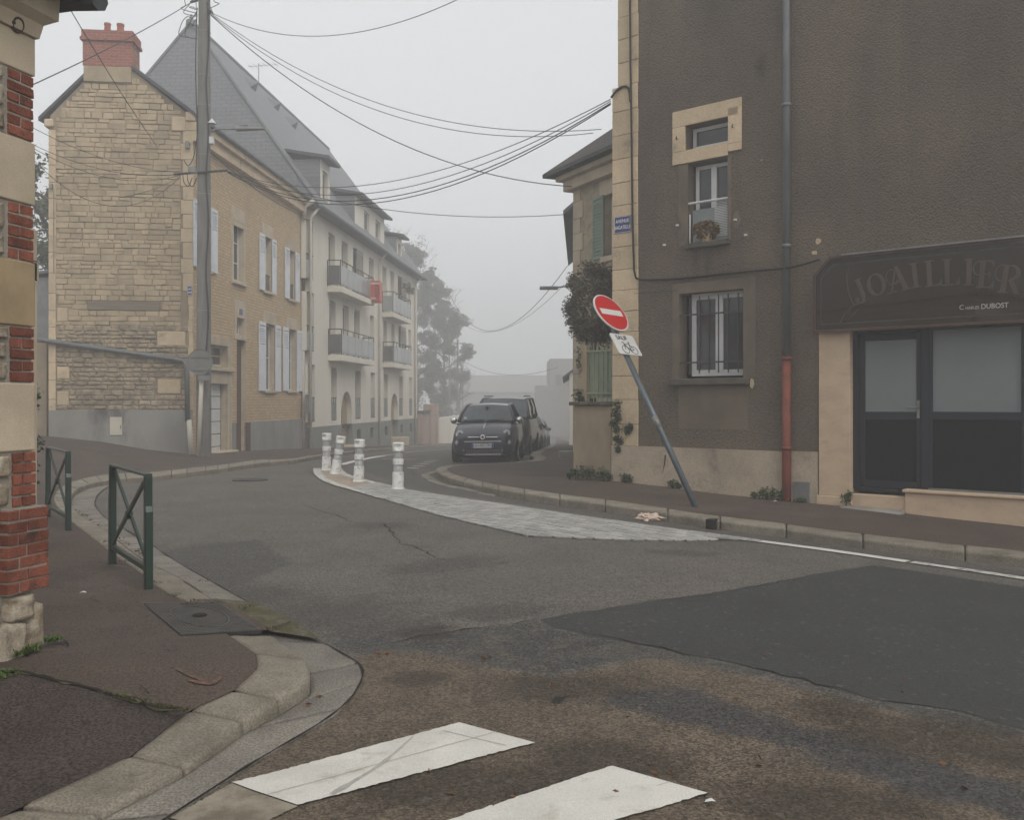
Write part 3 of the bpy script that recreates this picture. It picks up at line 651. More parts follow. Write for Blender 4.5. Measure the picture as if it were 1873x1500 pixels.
# the rougher, speckled tarmac this side of the long crack
old_tar = pm('old_tarmac', (.062, .047, .041), (.048, .037, .033), 2.5, rough=.85, bump=.8, bsc=150, grain=.6, gsc=80, c3=(.15, .13, .115), sc3=48, f3=(.66, .74), bdist=.006)
ck = [(-40, 1230), (40, 1234), (100, 1248), (190, 1270), (240, 1286), (300, 1301), (345, 1303)]; near = [(-160, 1570), (-100, 1545), (-30, 1512), (60, 1469), (150, 1427), (239, 1386), (343, 1305)]
rows = []
for (ax, ay), (bx, by) in zip(ck, near):
    a, b = GL(ax, ay), GL(bx, by); rows.append([Vector((p.x, p.y, gf(p.x, p.y) + hpav(p.y) + .004)) for p in [a.lerp(b, k / 14) for k in range(15)]])
mb = MB(); mb.loft(rows); mb.build('pavement_patch', old_tar, pav_l, fix=False, smooth=True)
def pav_ribbon(pts, w, name, mat, d=.006, rough_=0.0, jag=.5):
    P = [GL(*p) for p in pts]; Q = []
    for i in range(len(P) - 1):
        n = max(2, int((P[i + 1] - P[i]).length / .05))
        for k in range(n): q = P[i].lerp(P[i + 1], k / n); Q.append(q + Vector((rnd.uniform(-rough_, rough_), rnd.uniform(-rough_, rough_), 0)))
    Q.append(P[-1]); rows = []
    for i, p in enumerate(Q):
        t = (Q[min(i + 1, len(Q) - 1)] - Q[max(i - 1, 0)]); t.z = 0; t.normalize(); n = Vector((-t.y, t.x, 0)) * (w / 2 * rnd.uniform(1 - jag, 1 + jag) * min(1, .3 + min(i, len(Q) - 1 - i) * .35))
        rows.append([Vector((q.x, q.y, gf(q.x, q.y) + hpav(q.y) + d)) for q in (p + n, p, p - n)])
    mb = MB(); mb.loft(rows); return mb.build(name, mat, pav_l, fix=False)
for pts, w in (([(-40, 1228), (40, 1232), (100, 1246), (190, 1268), (240, 1284), (300, 1299), (345, 1301)], .024), ([(92, 1032), (130, 1031), (200, 1029)], .008), ([(130, 1102), (165, 1098), (185, 1103)], .009), ([(165, 1098), (172, 1092), (178, 1094)], .007), ([(235, 1134), (268, 1131), (274, 1126)], .012), ([(250, 1255), (275, 1272), (300, 1270)], .007), ([(100, 1180), (118, 1172), (122, 1186)], .012), ([(300, 1190), (312, 1195), (325, 1190)], .01), ([(0, 1206), (40, 1200), (57, 1203)], .025), ([(86, 1176), (110, 1178), (118, 1183)], .012)):
    pav_ribbon(pts, w, 'crack', M['crack'], .009, .008)
pav_ribbon([(170, 1034), (235, 1038)], .012, 'paint_trace', M['paint_faint'], .006); pav_ribbon([(190, 1262), (240, 1282), (300, 1299), (340, 1301)], .05, 'moss_line', M['moss'], .0085, .01); pav_ribbon([(-30, 1222), (40, 1230), (90, 1242), (150, 1258)], .035, 'moss_line', M['moss'], .0085, .01)
om = pm('orange_paint', (.21, .095, .058), (.10, .066, .05), 30, rough=.8, c3=(.07, .055, .048), sc3=24, f3=(.42, .6))
for pts, w in (([(322, 1226), (350, 1238), (384, 1252)], .035), ([(343, 1247), (365, 1250), (384, 1254), (395, 1248), (405, 1240)], .04)): pav_ribbon(pts, w, 'survey_mark', om, .006, .0, .3)
# ---- the paved strip and the concrete nose with the bollards
lo = [(640, 893), (673, 906), (760, 932), (860, 958), (966, 983), (1060, 987), (1160, 990), (1250, 991), (1345, 989), (1395, 993)]
up = [(690, 884), (737, 896), (820, 909), (909, 922), (960, 930), (1040, 942), (1120, 954), (1200, 965), (1300, 978), (1390, 990)]
mb = MB(); drape(mb, GP(lo), GP(up), .006, nv=6); strip = mb.build('paved_strip', M['sett_joint'], kind='structure', fix=False)
poly = GP(lo) + GP(up)[::-1]
da = (G(1200, 965) - G(737, 896)); da.z = 0; da.normalize(); db = Vector((-da.y, da.x, 0))
org = G(737, 896); cells = []
i0 = 0
for j in range(-30, 16):
    for i in range(-14, 70):
        w, d = .205, .135
        c = org + da * ((i + (j % 2) * .5) * w) + db * (j * d)
        cells.append((c, w, d))
CXa = np.array([c[0].x for c in cells]); CYa = np.array([c[0].y for c in cells]); sd = poly_sd(poly, CXa, CYa)
cells = [c for c, s_ in zip(cells, sd) if s_ > -.07]
cells.sort(key=lambda c: c[0].length)
area2 = sum(poly[i].x * poly[(i + 1) % len(poly)].y - poly[(i + 1) % len(poly)].x * poly[i].y for i in range(len(poly)))
def clip(pts, c):
    for i in range(len(poly)):
        a, b = poly[i], poly[(i + 1) % len(poly)]; e = Vector((b.x - a.x, b.y - a.y, 0)); L = e.length
        if L < 1e-4: continue
        e /= L; n = Vector((-e.y, e.x, 0)) * (1 if area2 > 0 else -1); t = (Vector((c.x - a.x, c.y - a.y, 0))).dot(e)
        if t < -.12 or t > L + .12 or abs((Vector((c.x - a.x, c.y - a.y, 0))).dot(n)) > .3: continue
        out = []
        for k in range(len(pts)):
            p, q = pts[k], pts[(k + 1) % len(pts)]; dp = (Vector((p.x - a.x, p.y - a.y, 0))).dot(n) - .006; dq = (Vector((q.x - a.x, q.y - a.y, 0))).dot(n) - .006
            if dp >= 0: out.append(p)
            if dp * dq < 0: out.append(p.lerp(q, dp / (dp - dq)))
        pts = out
        if len(pts) < 3: return []
    return pts
def sett(mb, c, w, d):
    w2, d2 = w / 2 - .009 - rnd.uniform(0, .002), d / 2 - .009 - rnd.uniform(0, .002); h = .020 + rnd.uniform(-.002, .002); pts = []
    for (sx, sy) in ((-1, -1), (1, -1), (1, 1), (-1, 1)): pts.append(c + da * (sx * w2 + rnd.uniform(-.003, .003)) + db * (sy * d2 + rnd.uniform(-.003, .003)))
    pts = clip(pts, c); n = len(pts)
    if n < 3: return False
    m = sum(pts, Vector()) / n
    base = [Vector((p.x, p.y, gf(p.x, p.y) - .01)) for p in pts]; mid = [Vector((p.x, p.y, gf(p.x, p.y) + h - .004)) for p in pts]
    top = [Vector((p.x, p.y, 0)).lerp(Vector((m.x, m.y, 0)), .07) for p in pts]; top = [Vector((p.x, p.y, gf(p.x, p.y) + h)) for p in top]
    mb.loft([base, mid, top], True); k = len(mb.v); mb.f.append(list(range(k - n, k))); mb.mi.append(0); return True
rest = MB()
for k, (c, w, d) in enumerate(cells):
    if k < 300:
        b_ = MB()
        if sett(b_, c, w, d): b_.build('sett', M['sett'], strip, fix=False)
    else: sett(rest, c, w, d)
if rest.v: rest.build('setts', M['sett'], strip, kind='stuff', fix=False)
no = [(580, 858), (582, 868), (597, 880), (620, 889), (645, 896), (700, 912)]; ni = [(618, 851), (618, 858), (628, 868), (650, 876), (690, 886), (737, 897)]
no = catmull([Vector((p.x, p.y, 0)) for p in GP(no)], 6); ni = catmull([Vector((p.x, p.y, 0)) for p in GP(ni)], 6)
mb = MB(); drape(mb, no, ni, .012, nu=30, nv=6); nose = mb.build('traffic_island', M['island'], kind='structure', fix=False)
ribbon(no[::3], .16, .018, 'edge_line', M['paint_worn'], nose, jag=.05); ribbon(ni[::3], .16, .018, 'edge_line', M['paint_worn'], nose, jag=.05)

# ------------------------------------------------------------------ building helpers
def framebox(mb, fr, u0, u1, z0, z1, o0, o1, t, mi=0, tb=None):  # a rectangular frame of bars
    tb = tb or t
    mb.box(fr, u0, u0 + t, o0, o1, z0, z1, mi); mb.box(fr, u1 - t, u1, o0, o1, z0, z1, mi)
    mb.box(fr, u0 + t, u1 - t, o0, o1, z0, z0 + tb, mi); mb.box(fr, u0 + t, u1 - t, o0, o1, z1 - tb, z1, mi)
def window(parent, fr, u0, u1, z0, z1, o, frame, pane, t=.06, cas=1, bars=0, name='window', tb=None):
    if u0 > u1: u0, u1 = u1, u0
    mb = MB(); framebox(mb, fr, u0, u1, z0, z1, o - .05, o, t, tb=tb)
    for k in range(1, cas):
        c = u0 + (u1 - u0) * k / cas; mb.box(fr, c - t * .8, c + t * .8, o - .045, o + .008, z0 + t, z1 - t)
    for k in range(1, bars + 1):
        c = z0 + (z1 - z0) * k / (bars + 1); mb.box(fr, u0 + t, u1 - t, o - .04, o - .004, c - .015, c + .015)
    w = mb.build(name, frame, parent)
    mb = MB(); mb.box(fr, u0 + t * .7, u1 - t * .7, o - .035, o - .025, z0 + t * .7, z1 - t * .7); mb.build('pane', pane, w)
    return w
def shutter(parent, fr, u0, u1, z0, z1, o, mat, louv=(.55, .94), name='shutter', t=.045, split=False):
    if u0 > u1: u0, u1 = u1, u0
    mb = MB(); H = z1 - z0; a, b = z0 + H * louv[0], z0 + H * louv[1]; th = .035
    mb.box(fr, u0, u1, o, o + th, z0, a); mb.box(fr, u0, u1, o, o + th, b, z1)
    mb.box(fr, u0, u0 + t, o, o + th, a, b); mb.box(fr, u1 - t, u1, o, o + th, a, b)
    n = max(4, int((b - a) / .075)); st = (b - a) / n
    for k in range(n):
        z = a + st * k
        P = fr.P
        mb.hexa([P(u0 + t, o + .004, z), P(u1 - t, o + .004, z), P(u1 - t, o + th - .006, z - st * .35), P(u0 + t, o + th - .006, z - st * .35), P(u0 + t, o + .004, z + st * .5), P(u1 - t, o + .004, z + st * .5), P(u1 - t, o + th - .006, z + st * .1), P(u0 + t, o + th - .006, z + st * .1)])
    mb.box(fr, u0 + t, u1 - t, o + .001, o + .003, a, b)
    for zz_ in (z0 + H * .12, z0 + H * .88): mb.box(fr, u0 - .02, u0 + .12, o + th, o + th + .008, zz_ - .015, zz_ + .015)
    return mb.build(name, mat, parent)
def irregular(mb, fr, u0, u1, z0, z1, o0, o1, jit=.012, inset=.012):
    q = [(u0, z0), (u1, z0), (u1, z1), (u0, z1)]
    q = [(a + rnd.uniform(-jit, jit), b + rnd.uniform(-jit, jit)) for a, b in q]
    cu, cz = (u0 + u1) / 2, (z0 + z1) / 2
    def ins(p): return (p[0] + (inset if p[0] < cu else -inset) * rnd.uniform(.6, 1.6), p[1] + (inset if p[1] < cz else -inset) * rnd.uniform(.6, 1.6))
    q2 = [ins(p) for p in q]; oo = o1 + rnd.uniform(-.3, .3) * (o1 - o0)
    back = [fr.P(a, o0, b) for a, b in q]; mid = [fr.P(a, (o0 + 2 * oo) / 3, b) for a, b in q]; top = [fr.P(a, oo + rnd.uniform(-.003, .003), b) for a, b in q2]
    mb.loft([back, mid, top], True); k = len(mb.v); mb.f.append([k - 4, k - 3, k - 2, k - 1]); mb.mi.append(0)
def rock(mb, fr, u0, u1, z0, z1, o0, o1, n=9, amp=.012):          # rough stone face with a worn outline
    rows = []; sd_ = Vector((rnd.random() * 50, rnd.random() * 50, 0))
    for j in range(n + 1):
        row = []
        for i in range(n + 1):
            s_, t_ = i / n * 2 - 1, j / n * 2 - 1; e_ = max(abs(s_), abs(t_)); k_ = 1 - .07 * (s_ * t_) ** 2
            u = (u0 + u1) / 2 + (u1 - u0) / 2 * s_ * k_; z = (z0 + z1) / 2 + (z1 - z0) / 2 * t_ * k_
            nz = mnoise.fractal(Vector((u * 14, z * 14, 0)) + sd_, 1.0, 2.0, 4); fall = max(0, (e_ - .8) / .2) ** 2
            u += .006 * nz * e_; z += .006 * mnoise.noise(Vector((z * 20, u * 20, 3)) + sd_)
            row.append(fr.P(u, o1 + amp * nz - fall * .02 if e_ < .999 else o0, z))
        rows.append(row)
    mb.loft(rows)
def pipe(parent, pts, r, mat, name='downpipe', label=None, n=10, collars=()):
    mb = MB(); mb.tube(pts, r, n)
    for c in collars:
        c = Vector(c); mb.tube([c - Vector((0, 0, .025)), c + Vector((0, 0, .025))], r * 1.22, n)
    return mb.build(name, mat, parent, smooth=True, label=label)
class Fr2(Fr):                                                   # a frame with its outside given
    def __init__(s, o, u, n):
        l = math.hypot(*u); s.o = Vector(o); s.u = Vector((u[0] / l, u[1] / l)); l = math.hypot(*n); s.n = Vector((n[0] / l, n[1] / l))

# ------------------------------------------------------------------ the near building on the left: brick and stone corner
LB = Fr2((-2.742, 5.30), (-.276, -.961), (.961, -.276)); LN = Fr2((-2.742, 5.30), (-.961, .276), (.276, .961))
zc = lambda y: EYE + (HY - y) * 5.30 / F
lb = thing('corner_house', 'low stone house with red brick corner bands, cut off by the left edge', 'house', LB.P(2, -2, 0))
mb = MB(); ZT = zc(30)
wall(mb, LB, 0, 7.0, -.1, ZT, [], off=.001); mb.box(LB, -.048, .232, -.02, .064, zc(1075), zc(925))
wins = [(2.1, 3.0, 1.2, 2.5), (5.2, 6.3, 1.0, 2.6)]
wall(mb, LN, .0, 9.0, -.1, ZT, wins, off=-.02, depth=.2, mi=1)
a = LB.P(7.0, -.02, -.1); b = LN.P(9.0, -.02, -.1); c = LB.P(7.0, -8, -.1)
for p, q in ((a, c), (c, b)): mb.quad(p, q, q + Vector((0, 0, ZT + .1)), p + Vector((0, 0, ZT + .1)))
side_stone = brickmat('side_stone', (-.961, .276, 0), (0, 0, 1), .55, .24, (.40, .29, .15), (.33, .245, .14), (.22, .18, .12), c3=(.2, .15, .1))
mb.build('wall', [M['mortar_grey'], side_stone], lb)
for w in wins: window(lb, LN, w[0], w[1], w[2], w[3], -.17, M['pvc_white'], M['glass_dark'], cas=2)
def block(z0, z1, mat, u1=.42, o=.012, un=0.02, name='stone_block'):
    mb = MB(); mb.box(LB, -un, u1, -.25, o, z0 + .004, z1 - .004); return mb.build(name, mat, lb, bevel=.008, seg=2)
block(zc(140), ZT - .12, M['cream_stone'], 1.2); block(zc(377), zc(260), M['cream_stone'], 1.0); block(zc(599), zc(480), M['tan_stone'], .6); block(zc(825), zc(700), M['cream_stone'], .36)
def bricks(z0, z1, u1, o, un=0.012, first=0):
    n = max(1, round((z1 - z0) / .0655)); hh = (z1 - z0) / n
    for k in range(n):
        a, b = z0 + k * hh + .005, z0 + (k + 1) * hh - .005
        cuts = [-un, u1] if (k + first) % 2 == 0 else [-un, u1 * rnd.uniform(.42, .55), u1]
        if u1 > .22: cuts = [-un, .10 + rnd.uniform(-.005, .005), u1] if (k + first) % 2 else [-un, .155 + rnd.uniform(-.01, .01), u1]
        for i in range(len(cuts) - 1):
            mb = MB(); j = rnd.uniform(-.004, .003); e = .005
            mb.box(LB, cuts[i] + (e if i else 0), cuts[i + 1] - (e if i < len(cuts) - 2 else 0), -.12, o + j, a + rnd.uniform(-.001, .002), b + rnd.uniform(-.002, .001))
            mb.v = [p + Vector((rnd.uniform(-.0022, .0022), rnd.uniform(-.0022, .0022), rnd.uniform(-.0022, .0022))) for p in mb.v]; mb.build('brick', M['red_brick'], lb, bevel=.003)
bricks(zc(260), zc(140), .172, .008); bricks(zc(480), zc(377), .168, .008, first=1); bricks(zc(700), zc(599), .155, .010); bricks(zc(925), zc(825), .142, .016, un=.02, first=1)
bricks(zc(1075), zc(925), .235, .072, un=.055)
# rubble beside the bands and at the foot
for za, zb, ua in ((zc(260), zc(140), .18), (zc(480), zc(377), .176), (zc(700), zc(599), .163), (zc(925), zc(825), .15), (zc(1075), zc(925), .243)):
    z = za
    while z < zb - .03:
        h = min(rnd.uniform(.09, .17), zb - z)
        if zb - z - h < .05: h = zb - z
        u = ua + .006
        while u < 1.3:
            w = rnd.uniform(.12, .3); mb = MB(); rock(mb, LB, u, u + w - .02, z + .008, z + h - .008, -.08, .018); mb.build('rubble_stone', M['base_rubble'], lb, smooth=True); u += w
        z += h
for u0, u1, z0, z1, o in ((-.05, .085, zc(1182), zc(1095), .06), (.09, .30, zc(1200), zc(1120), .075), (.02, .22, zc(1118), zc(1077), .066), (.24, .5, zc(1118), zc(1077), .05), (.31, .62, zc(1215), zc(1120), .06), (.63, .95, zc(1215), zc(1105), .05)):
    mb = MB(); rock(mb, LB, u0, u1, z0 - .03, z1, -.1, o, amp=.02); mb.build('foundation_stone', M['base_rubble'], lb, smooth=True)
# cornice, roof, iron ring
mb = MB(); P = LB.P
prof = [(-.02, ZT - .12), (.03, ZT - .12), (.045, ZT - .04), (.10, ZT + .0), (.105, ZT + .13), (-.02, ZT + .13)]
def sweep(mb, prof, fr1, L1, fr2, L2):
    rows = [[fr1.P(L1, o, z) for o, z in prof], [fr1.P(0, o, z) + Vector((fr2.n.x, fr2.n.y, 0)) * o for o, z in prof], [fr2.P(L2, o, z) for o, z in prof]]
    mb.loft(rows, True)
sweep(mb, prof, LB, 7.0, LN, 9.0); mb.build('cornice', M['cream_stone'], lb)
mb = MB(); e = .26; zr = ZT + .13
k0 = LB.P(0, e, zr) + Vector((LN.n.x, LN.n.y, 0)) * e; k1 = LB.P(7.2, e, zr); k2 = LN.P(9.2, e, zr); ap = LB.P(3.6, -4.0, zr + 2.9); ap2 = LB.P(3.6, -5.0, zr + 2.9); k3 = LB.P(7.2, -9.4, zr)
th = Vector((0, 0, .05))
for q in ((k0, k1, ap), (k0, k2, ap2, ap), (k1, k3, ap2, ap), (k2, k3, ap2)): mb.add([p + th for p in q], [list(range(len(q)))])
mb.prism([k0, k1, k3, k2], th); mb.build('roof', M['slate_edge'], lb)
mb = MB()
for k in range(12): 
    u = -.2 + k * .22; mb.tube([LB.P(u, .02, zr + .05), LB.P(u, .30, zr + .02)], .07, 8)
mb.build('roof_tiles', M['slate_edge'], lb, kind='stuff')
mb = MB(); cu, cz = LB.uv(25, 46); R_ = .036
mb.tube([LB.P(cu + R_ * math.cos(t), .03 + .01 * math.sin(t), cz + R_ * math.sin(t)) for t in [2 * math.pi * k / 24 for k in range(25)]], .007, 8, cap=False)
mb.tube([LB.P(cu + R_, -.02, cz), LB.P(cu + R_, .04, cz)], .011, 8); mb.build('iron_ring', M['brown_frame'], lb, smooth=True)

# the pale pillar and hedge just behind it
pil = thing('gate_pillar', 'pale stone gate pillar glimpsed behind the brick corner', 'pillar', at(58, 735, 9.2))
mb = MB(); a = at(30, 400, 9.2); b = at(67, 1000, 9.6)
mb.wbox(a.x, b.x, 9.2, 9.6, 0, at(60, 466, 9.2).z); mb.build('shaft', M['cream_stone'], pil, bevel=.02)
mb = MB(); mb.wbox(a.x, at(70, 0, 9.64).x, 9.16, 9.64, at(60, 505, 9.2).z, at(60, 470, 9.2).z); mb.wbox(a.x, at(66, 0, 9.6).x, 9.2, 9.6, at(60, 470, 9.2).z + .003, at(60, 408, 9.2).z); mb.build('capital', M['cream_stone'], pil, bevel=.015)

# ------------------------------------------------------------------ the gabled house across the road
LG = Fr((-8.76, 25.5), (-.9948, -.102)); LH = Fr((-8.76, 25.5), (.0803, .9968))
house = thing('gabled_house', 'tall narrow stone house with a bare gable, brick chimney and white shutters', 'house', (-10.5, 29, 0))
W_G = LG.U(92); zl = LG.Z(92, 211); zr_ = LG.Z(352, 214); ua, za = LG.uv(203, 97)
L_H = LH.U(552)
pl_top = LG.Z(340, 750)
facade_m = brickmat('facade_courses', (LH.u.x, LH.u.y, 0), (0, 0, 1), .21, .092, (.57, .42, .25), (.48, .35, .21), (.34, .26, .165), mortar=.011, bump=.8, c3=(.41, .31, .195), sc3=.7, wob=.02)
mb = MB()
mb.add([LG.P(0, 0, -.5), LG.P(W_G, 0, -.5), LG.P(W_G, 0, zl), LG.P(ua, 0, za), LG.P(0, 0, zr_)], [(0, 1, 2, 3, 4)], 0)
Zh = lambda px, py, o=0: LH.Z(px, py, o)
def hole(p0, p1, ty, by, fr=LH, left=True):                       # pixel box on a facade (rows read at its left edge)
    return (fr.U(p0), fr.U(p1), fr.Z(p0, by), fr.Z(p0, ty))
HW = {'w1': hole(364, 383, 371, 489), 'w2': hole(426.5, 445.6, 401, 513), 'w3': hole(482.5, 495.5, 431, 531), 'w4': hole(527.6, 538.5, 456, 546), 'w5': hole(484, 501.6, 591, 714), 'w6': hole(526, 541, 601, 714), 'sm': hole(432.5, 446.5, 580, 611), 'niche': hole(433, 450, 617, 818), 'door': hole(379, 415, 629, 836)}
h = HW['door']; HW['door'] = (h[0], h[1], -.12, h[3])
h = HW['niche']; HW['niche'] = (h[0], h[1], -.2, h[3])
zE = Zh(360, 222)
wall(mb, LH, 0, L_H, -.9, zE, [v for v in HW.values()], depth=.22, mi=1, mir=2)
b1 = LG.P(W_G, 0, -.5); b2 = b1 + Vector((LH.u.x, LH.u.y, 0)) * L_H; b3 = LH.P(L_H, 0, -.5)
for p, q, h0, h1 in ((b1, b2, zl, zl), (b2, b3, zl, zE)): mb.quad(p, q, q + Vector((0, 0, h1 + .5)), p + Vector((0, 0, h0 + .5)))
apb = LG.P(ua, 0, za) + Vector((LH.u.x, LH.u.y, 0)) * L_H
mb.add([b2 + Vector((0, 0, zl + .5)), apb, b3 + Vector((0, 0, zE + .5))], [(0, 1, 2)])
mb.build('wall', [M['mortar_warm'], facade_m, M['cream_stone']], house)
# roof: two thin slopes with real thickness
mb = MB(); dL = Vector((LH.u.x, LH.u.y, 0)); fo = -dL * .06; bk = dL * (L_H + .1); up = Vector((0, 0, .10))
e1 = LH.P(0, .32, zE - .12); e1b = e1 + bk; e1 = e1 + fo; ap1 = LG.P(ua, 0, za + .02) + fo; ap1b = LG.P(ua, 0, za + .02) + bk
e2 = LG.P(W_G + .28, 0, zl - .16) + fo; e2b = LG.P(W_G + .28, 0, zl - .16) + bk
mb.prism([e1, e1b, ap1b, ap1], up); mb.prism([e2, e2b, ap1b, ap1], up + Vector((0, 0, .002)))
mb.build('roof', M['slate_edge'], house)
# chimney
chm = brickmat('chimney_brick', (LG.u.x, LG.u.y, 0), (0, 0, 1), .23, .078, (.32, .11, .075), (.26, .085, .06), (.30, .2, .16), mortar=.010, bump=.5)
c0, c1 = LG.U(153), LG.U(243); zb, zt = LG.Z(200, 122), LG.Z(200, 57)
mb = MB(); mb.box(LG, c1, c0, -.62, .075, zb, zt - .28); mb.box(LG, c1 - .06, c0 + .06, -.68, .135, zt - .28, zt - .2); mb.box(LG, c1 - .03, c0 + .03, -.66, .105, zt - .2, zt)
ch = mb.build('chimney', chm, house)
mb = MB(); mb.box(LG, c1 + .02, c0 - .02, -.60, .07, zb - .42, zb - .003); mb.build('chimney_shaft', M['gable_stone'], house)
for px, r, dy in ((190, .085, 0), (213, .095, -.05)):
    u, z = LG.uv(px, 57); zt2 = LG.Z(px, 34)
    mb = MB(); p = LG.P(u, -.3 + dy, zt)
    mb.lathe([(r * 1.1, -.02), (r * 1.05, .1), (r * .9, zt2 - zt - .06), (r * 1.08, zt2 - zt - .05), (r * 1.05, zt2 - zt), (r * .8, zt2 - zt), (r * .75, 0)], 16, Matrix.Translation(p)); mb.build('chimney_pot', M['terracotta'], ch, smooth=False)
# gable stones: the three hundred largest singly, the rest as one part
block_rects = [(LG.U(293), LG.U(160), LG.Z(220, 568), LG.Z(220, 551)), (-.2, LG.U(331), LG.Z(340, 530), 20), (LG.U(102), W_G + 1, -1, 20), (LG.U(340), LG.U(287), LG.Z(320, 632), LG.Z(320, 606)), (LG.U(331), LG.U(288), LG.Z(310, 720), LG.Z(310, 694)), (LG.U(128), LG.U(104), LG.Z(115, 693), LG.Z(115, 671)), (LG.U(127), LG.U(104), LG.Z(115, 741), LG.Z(115, 716)), (LG.U(125), LG.U(104), LG.Z(115, 588), LG.Z(115, 563))]
sts = []
z = pl_top + .01
while z < za - .1:
    low = z < LG.Z(200, 600)
    h = rnd.uniform(.10, .17) if low else rnd.uniform(.095, .185)
    u = LG.U(345) if low else LG.U(331); u += rnd.uniform(-.1, 0) * 0
    end = LG.U(102)
    while u < end - .05:
        w = rnd.uniform(.13, .36) if low else rnd.uniform(.16, .50)
        w = min(w, end - u)
        j = .011 if low else .005
        m0, m1 = u + j, u + w - j
        # gable slope limit
        zc_ = z + h
        lim = lambda uu: zr_ + (za - zr_) * (uu / ua) if uu < ua else zl + (za - zl) * ((W_G - uu) / (W_G - ua))
        for _ in range(6):
            if zc_ < min(lim(m0), lim(m1)) - .05: break
            if lim(m0) < lim(m1): m0 += (m1 - m0) * .18
            else: m1 -= (m1 - m0) * .18
        okk = zc_ < min(lim(m0), lim(m1)) - .05
        zlo, zhi = z, z + h
        for r in block_rects:
            if m1 > r[0] and m0 < r[1] and zhi > r[2] and zlo < r[3]:
                opts = [(m1 - r[0], 'r'), (r[1] - m0, 'l'), (zhi - r[2], 't'), (r[3] - zlo, 'b')]; o_ = min(opts)
                if o_[1] == 'r': m1 = r[0] - .004
                elif o_[1] == 'l': m0 = r[1] + .004
                elif o_[1] == 't': zhi = r[2] - .004
                else: zlo = r[3] + .004
        if zhi - zlo < h - .001 and okk and m1 - m0 > .07 and zhi - zlo > .06: sts.append((m0, m1, zlo + .004, zhi - .004, low))
        elif okk and m1 - m0 > .07 and zhi - zlo > .06:
            if not low and rnd.random() < .12 and h > .17:
                sts.append((m0, m1, z + .006, z + h * .48, low)); sts.append((m0, m1, z + h * .52, z + h - .006, low))
            else: sts.append((m0, m1, z + j * .8, z + h - j * .8, low))
        u += w
    z += h
sts.sort(key=lambda s_: -(s_[1] - s_[0]) * (s_[3] - s_[2]))
restA, restB = MB(), MB()
for k, (a, b, c, d, low) in enumerate(sts):
    args = (LG, a, b, c, d, -.03, .034 if low else .022, .018 if low else .011, .02 if low else .010)
    if k < 300:
        mb = MB(); irregular(mb, *args); mb.build('gable_stone', M['rubble_stone'] if low else M['gable_stone'], house)
    else: irregular(restB if low else restA, *args)
restA.build('small_gable_stones', M['gable_stone'], house, kind='stuff'); restB.build('small_rubble_stones', M['rubble_stone'], house, kind='stuff')
for r in block_rects[3:]:
    mb = MB(); mb.box(LG, r[0] + .01, r[1] - .01, -.02, .03, r[2], r[3]); mb.build('dressed_stone', M['quoin_stone'], house, bevel=.012)
mb = MB(); r = block_rects[0]; mb.box(LG, r[0], r[1], -.05, .035, r[2], r[3]); mb.build('timber_beam', M['beam'], house, bevel=.015)
# corner quoins and left pier
z = pl_top; k = 0
while z < zr_ - .25:
    h = rnd.uniform(.34, .5); mb = MB(); w = LG.U(331) if z > LG.Z(340, 545) else .12
    w *= 1.0 if k % 2 else .82
    mb.box(LG, -.012, w, -.4, .028, z + .004, min(z + h, zr_ - .1) - .004); mb.build('quoin', M['quoin_stone'], house, bevel=.01); z += h; k += 1
z = pl_top - 1.1; 
while z < zl - .5:
    h = rnd.uniform(.4, .6); mb = MB(); mb.box(LG, LG.U(103), W_G + .03, -.4, .05, z + .004, min(z + h, zl - .4) - .004); mb.build('quoin', M['quoin_stone'], house, bevel=.01); z += h
mb = MB(); mb.box(LG, LG.U(340), LG.U(315), -.05, .06, LG.Z(330, 240), LG.Z(330, 214)); mb.box(LG, -.10, LG.U(340) - .004, -.05, .08, LG.Z(345, 222), LG.Z(345, 205)); mb.build('kneeler', M['quoin_stone'], house, bevel=.02)
mb = MB(); mb.box(LG, W_G - .1, W_G + .14, -.3, .08, zl - .32, zl - .1); mb.build('kneeler', M['quoin_stone'], house, bevel=.03)
# gable plinth (grey render) with meter cupboard
mb = MB(); mb.box(LG, .0, W_G + .02, -.1, .07, -.4, pl_top); mb.build('plinth', M['render_grey'], house, bevel=.01)
u0, u1 = LG.U(225), LG.U(203)
mb = MB(); mb.box(LG, u0, u1, .06, .10, LG.Z(214, 796), LG.Z(214, 763)); cb = mb.build('meter_cupboard', M['pvc_cream'], house, bevel=.006)
mb = MB(); mb.box(LG, u0 + .02, u0 + .035, .10, .115, LG.Z(214, 784), LG.Z(214, 778)); mb.build('lock', M['metal_dark'], cb)
# sloping drain pipe across the gable
pts = [LG.P(LG.U(68), .14, LG.Z(68, 622)), LG.P(LG.U(90), .14, LG.Z(90, 624)), LG.P(LG.U(200), .13, LG.Z(200, 640)), LG.P(LG.U(322), .13, LG.Z(322, 657)), LG.P(LG.U(338), .13, LG.Z(338, 661)), LG.P(LG.U(344), .13, LG.Z(344, 672)), LG.P(LG.U(345), .13, LG.Z(345, 770))]
pipe(house, pts, .065, M['zinc'], 'drainpipe', 'grey zinc drainpipe running aslant across the gable'); 
pipe(house, [LG.P(LG.U(348), .14, LG.Z(348, 768)), LG.P(LG.U(353), .15, LG.Z(353, 838))], .07, M['pvc_cream'], 'drainpipe')
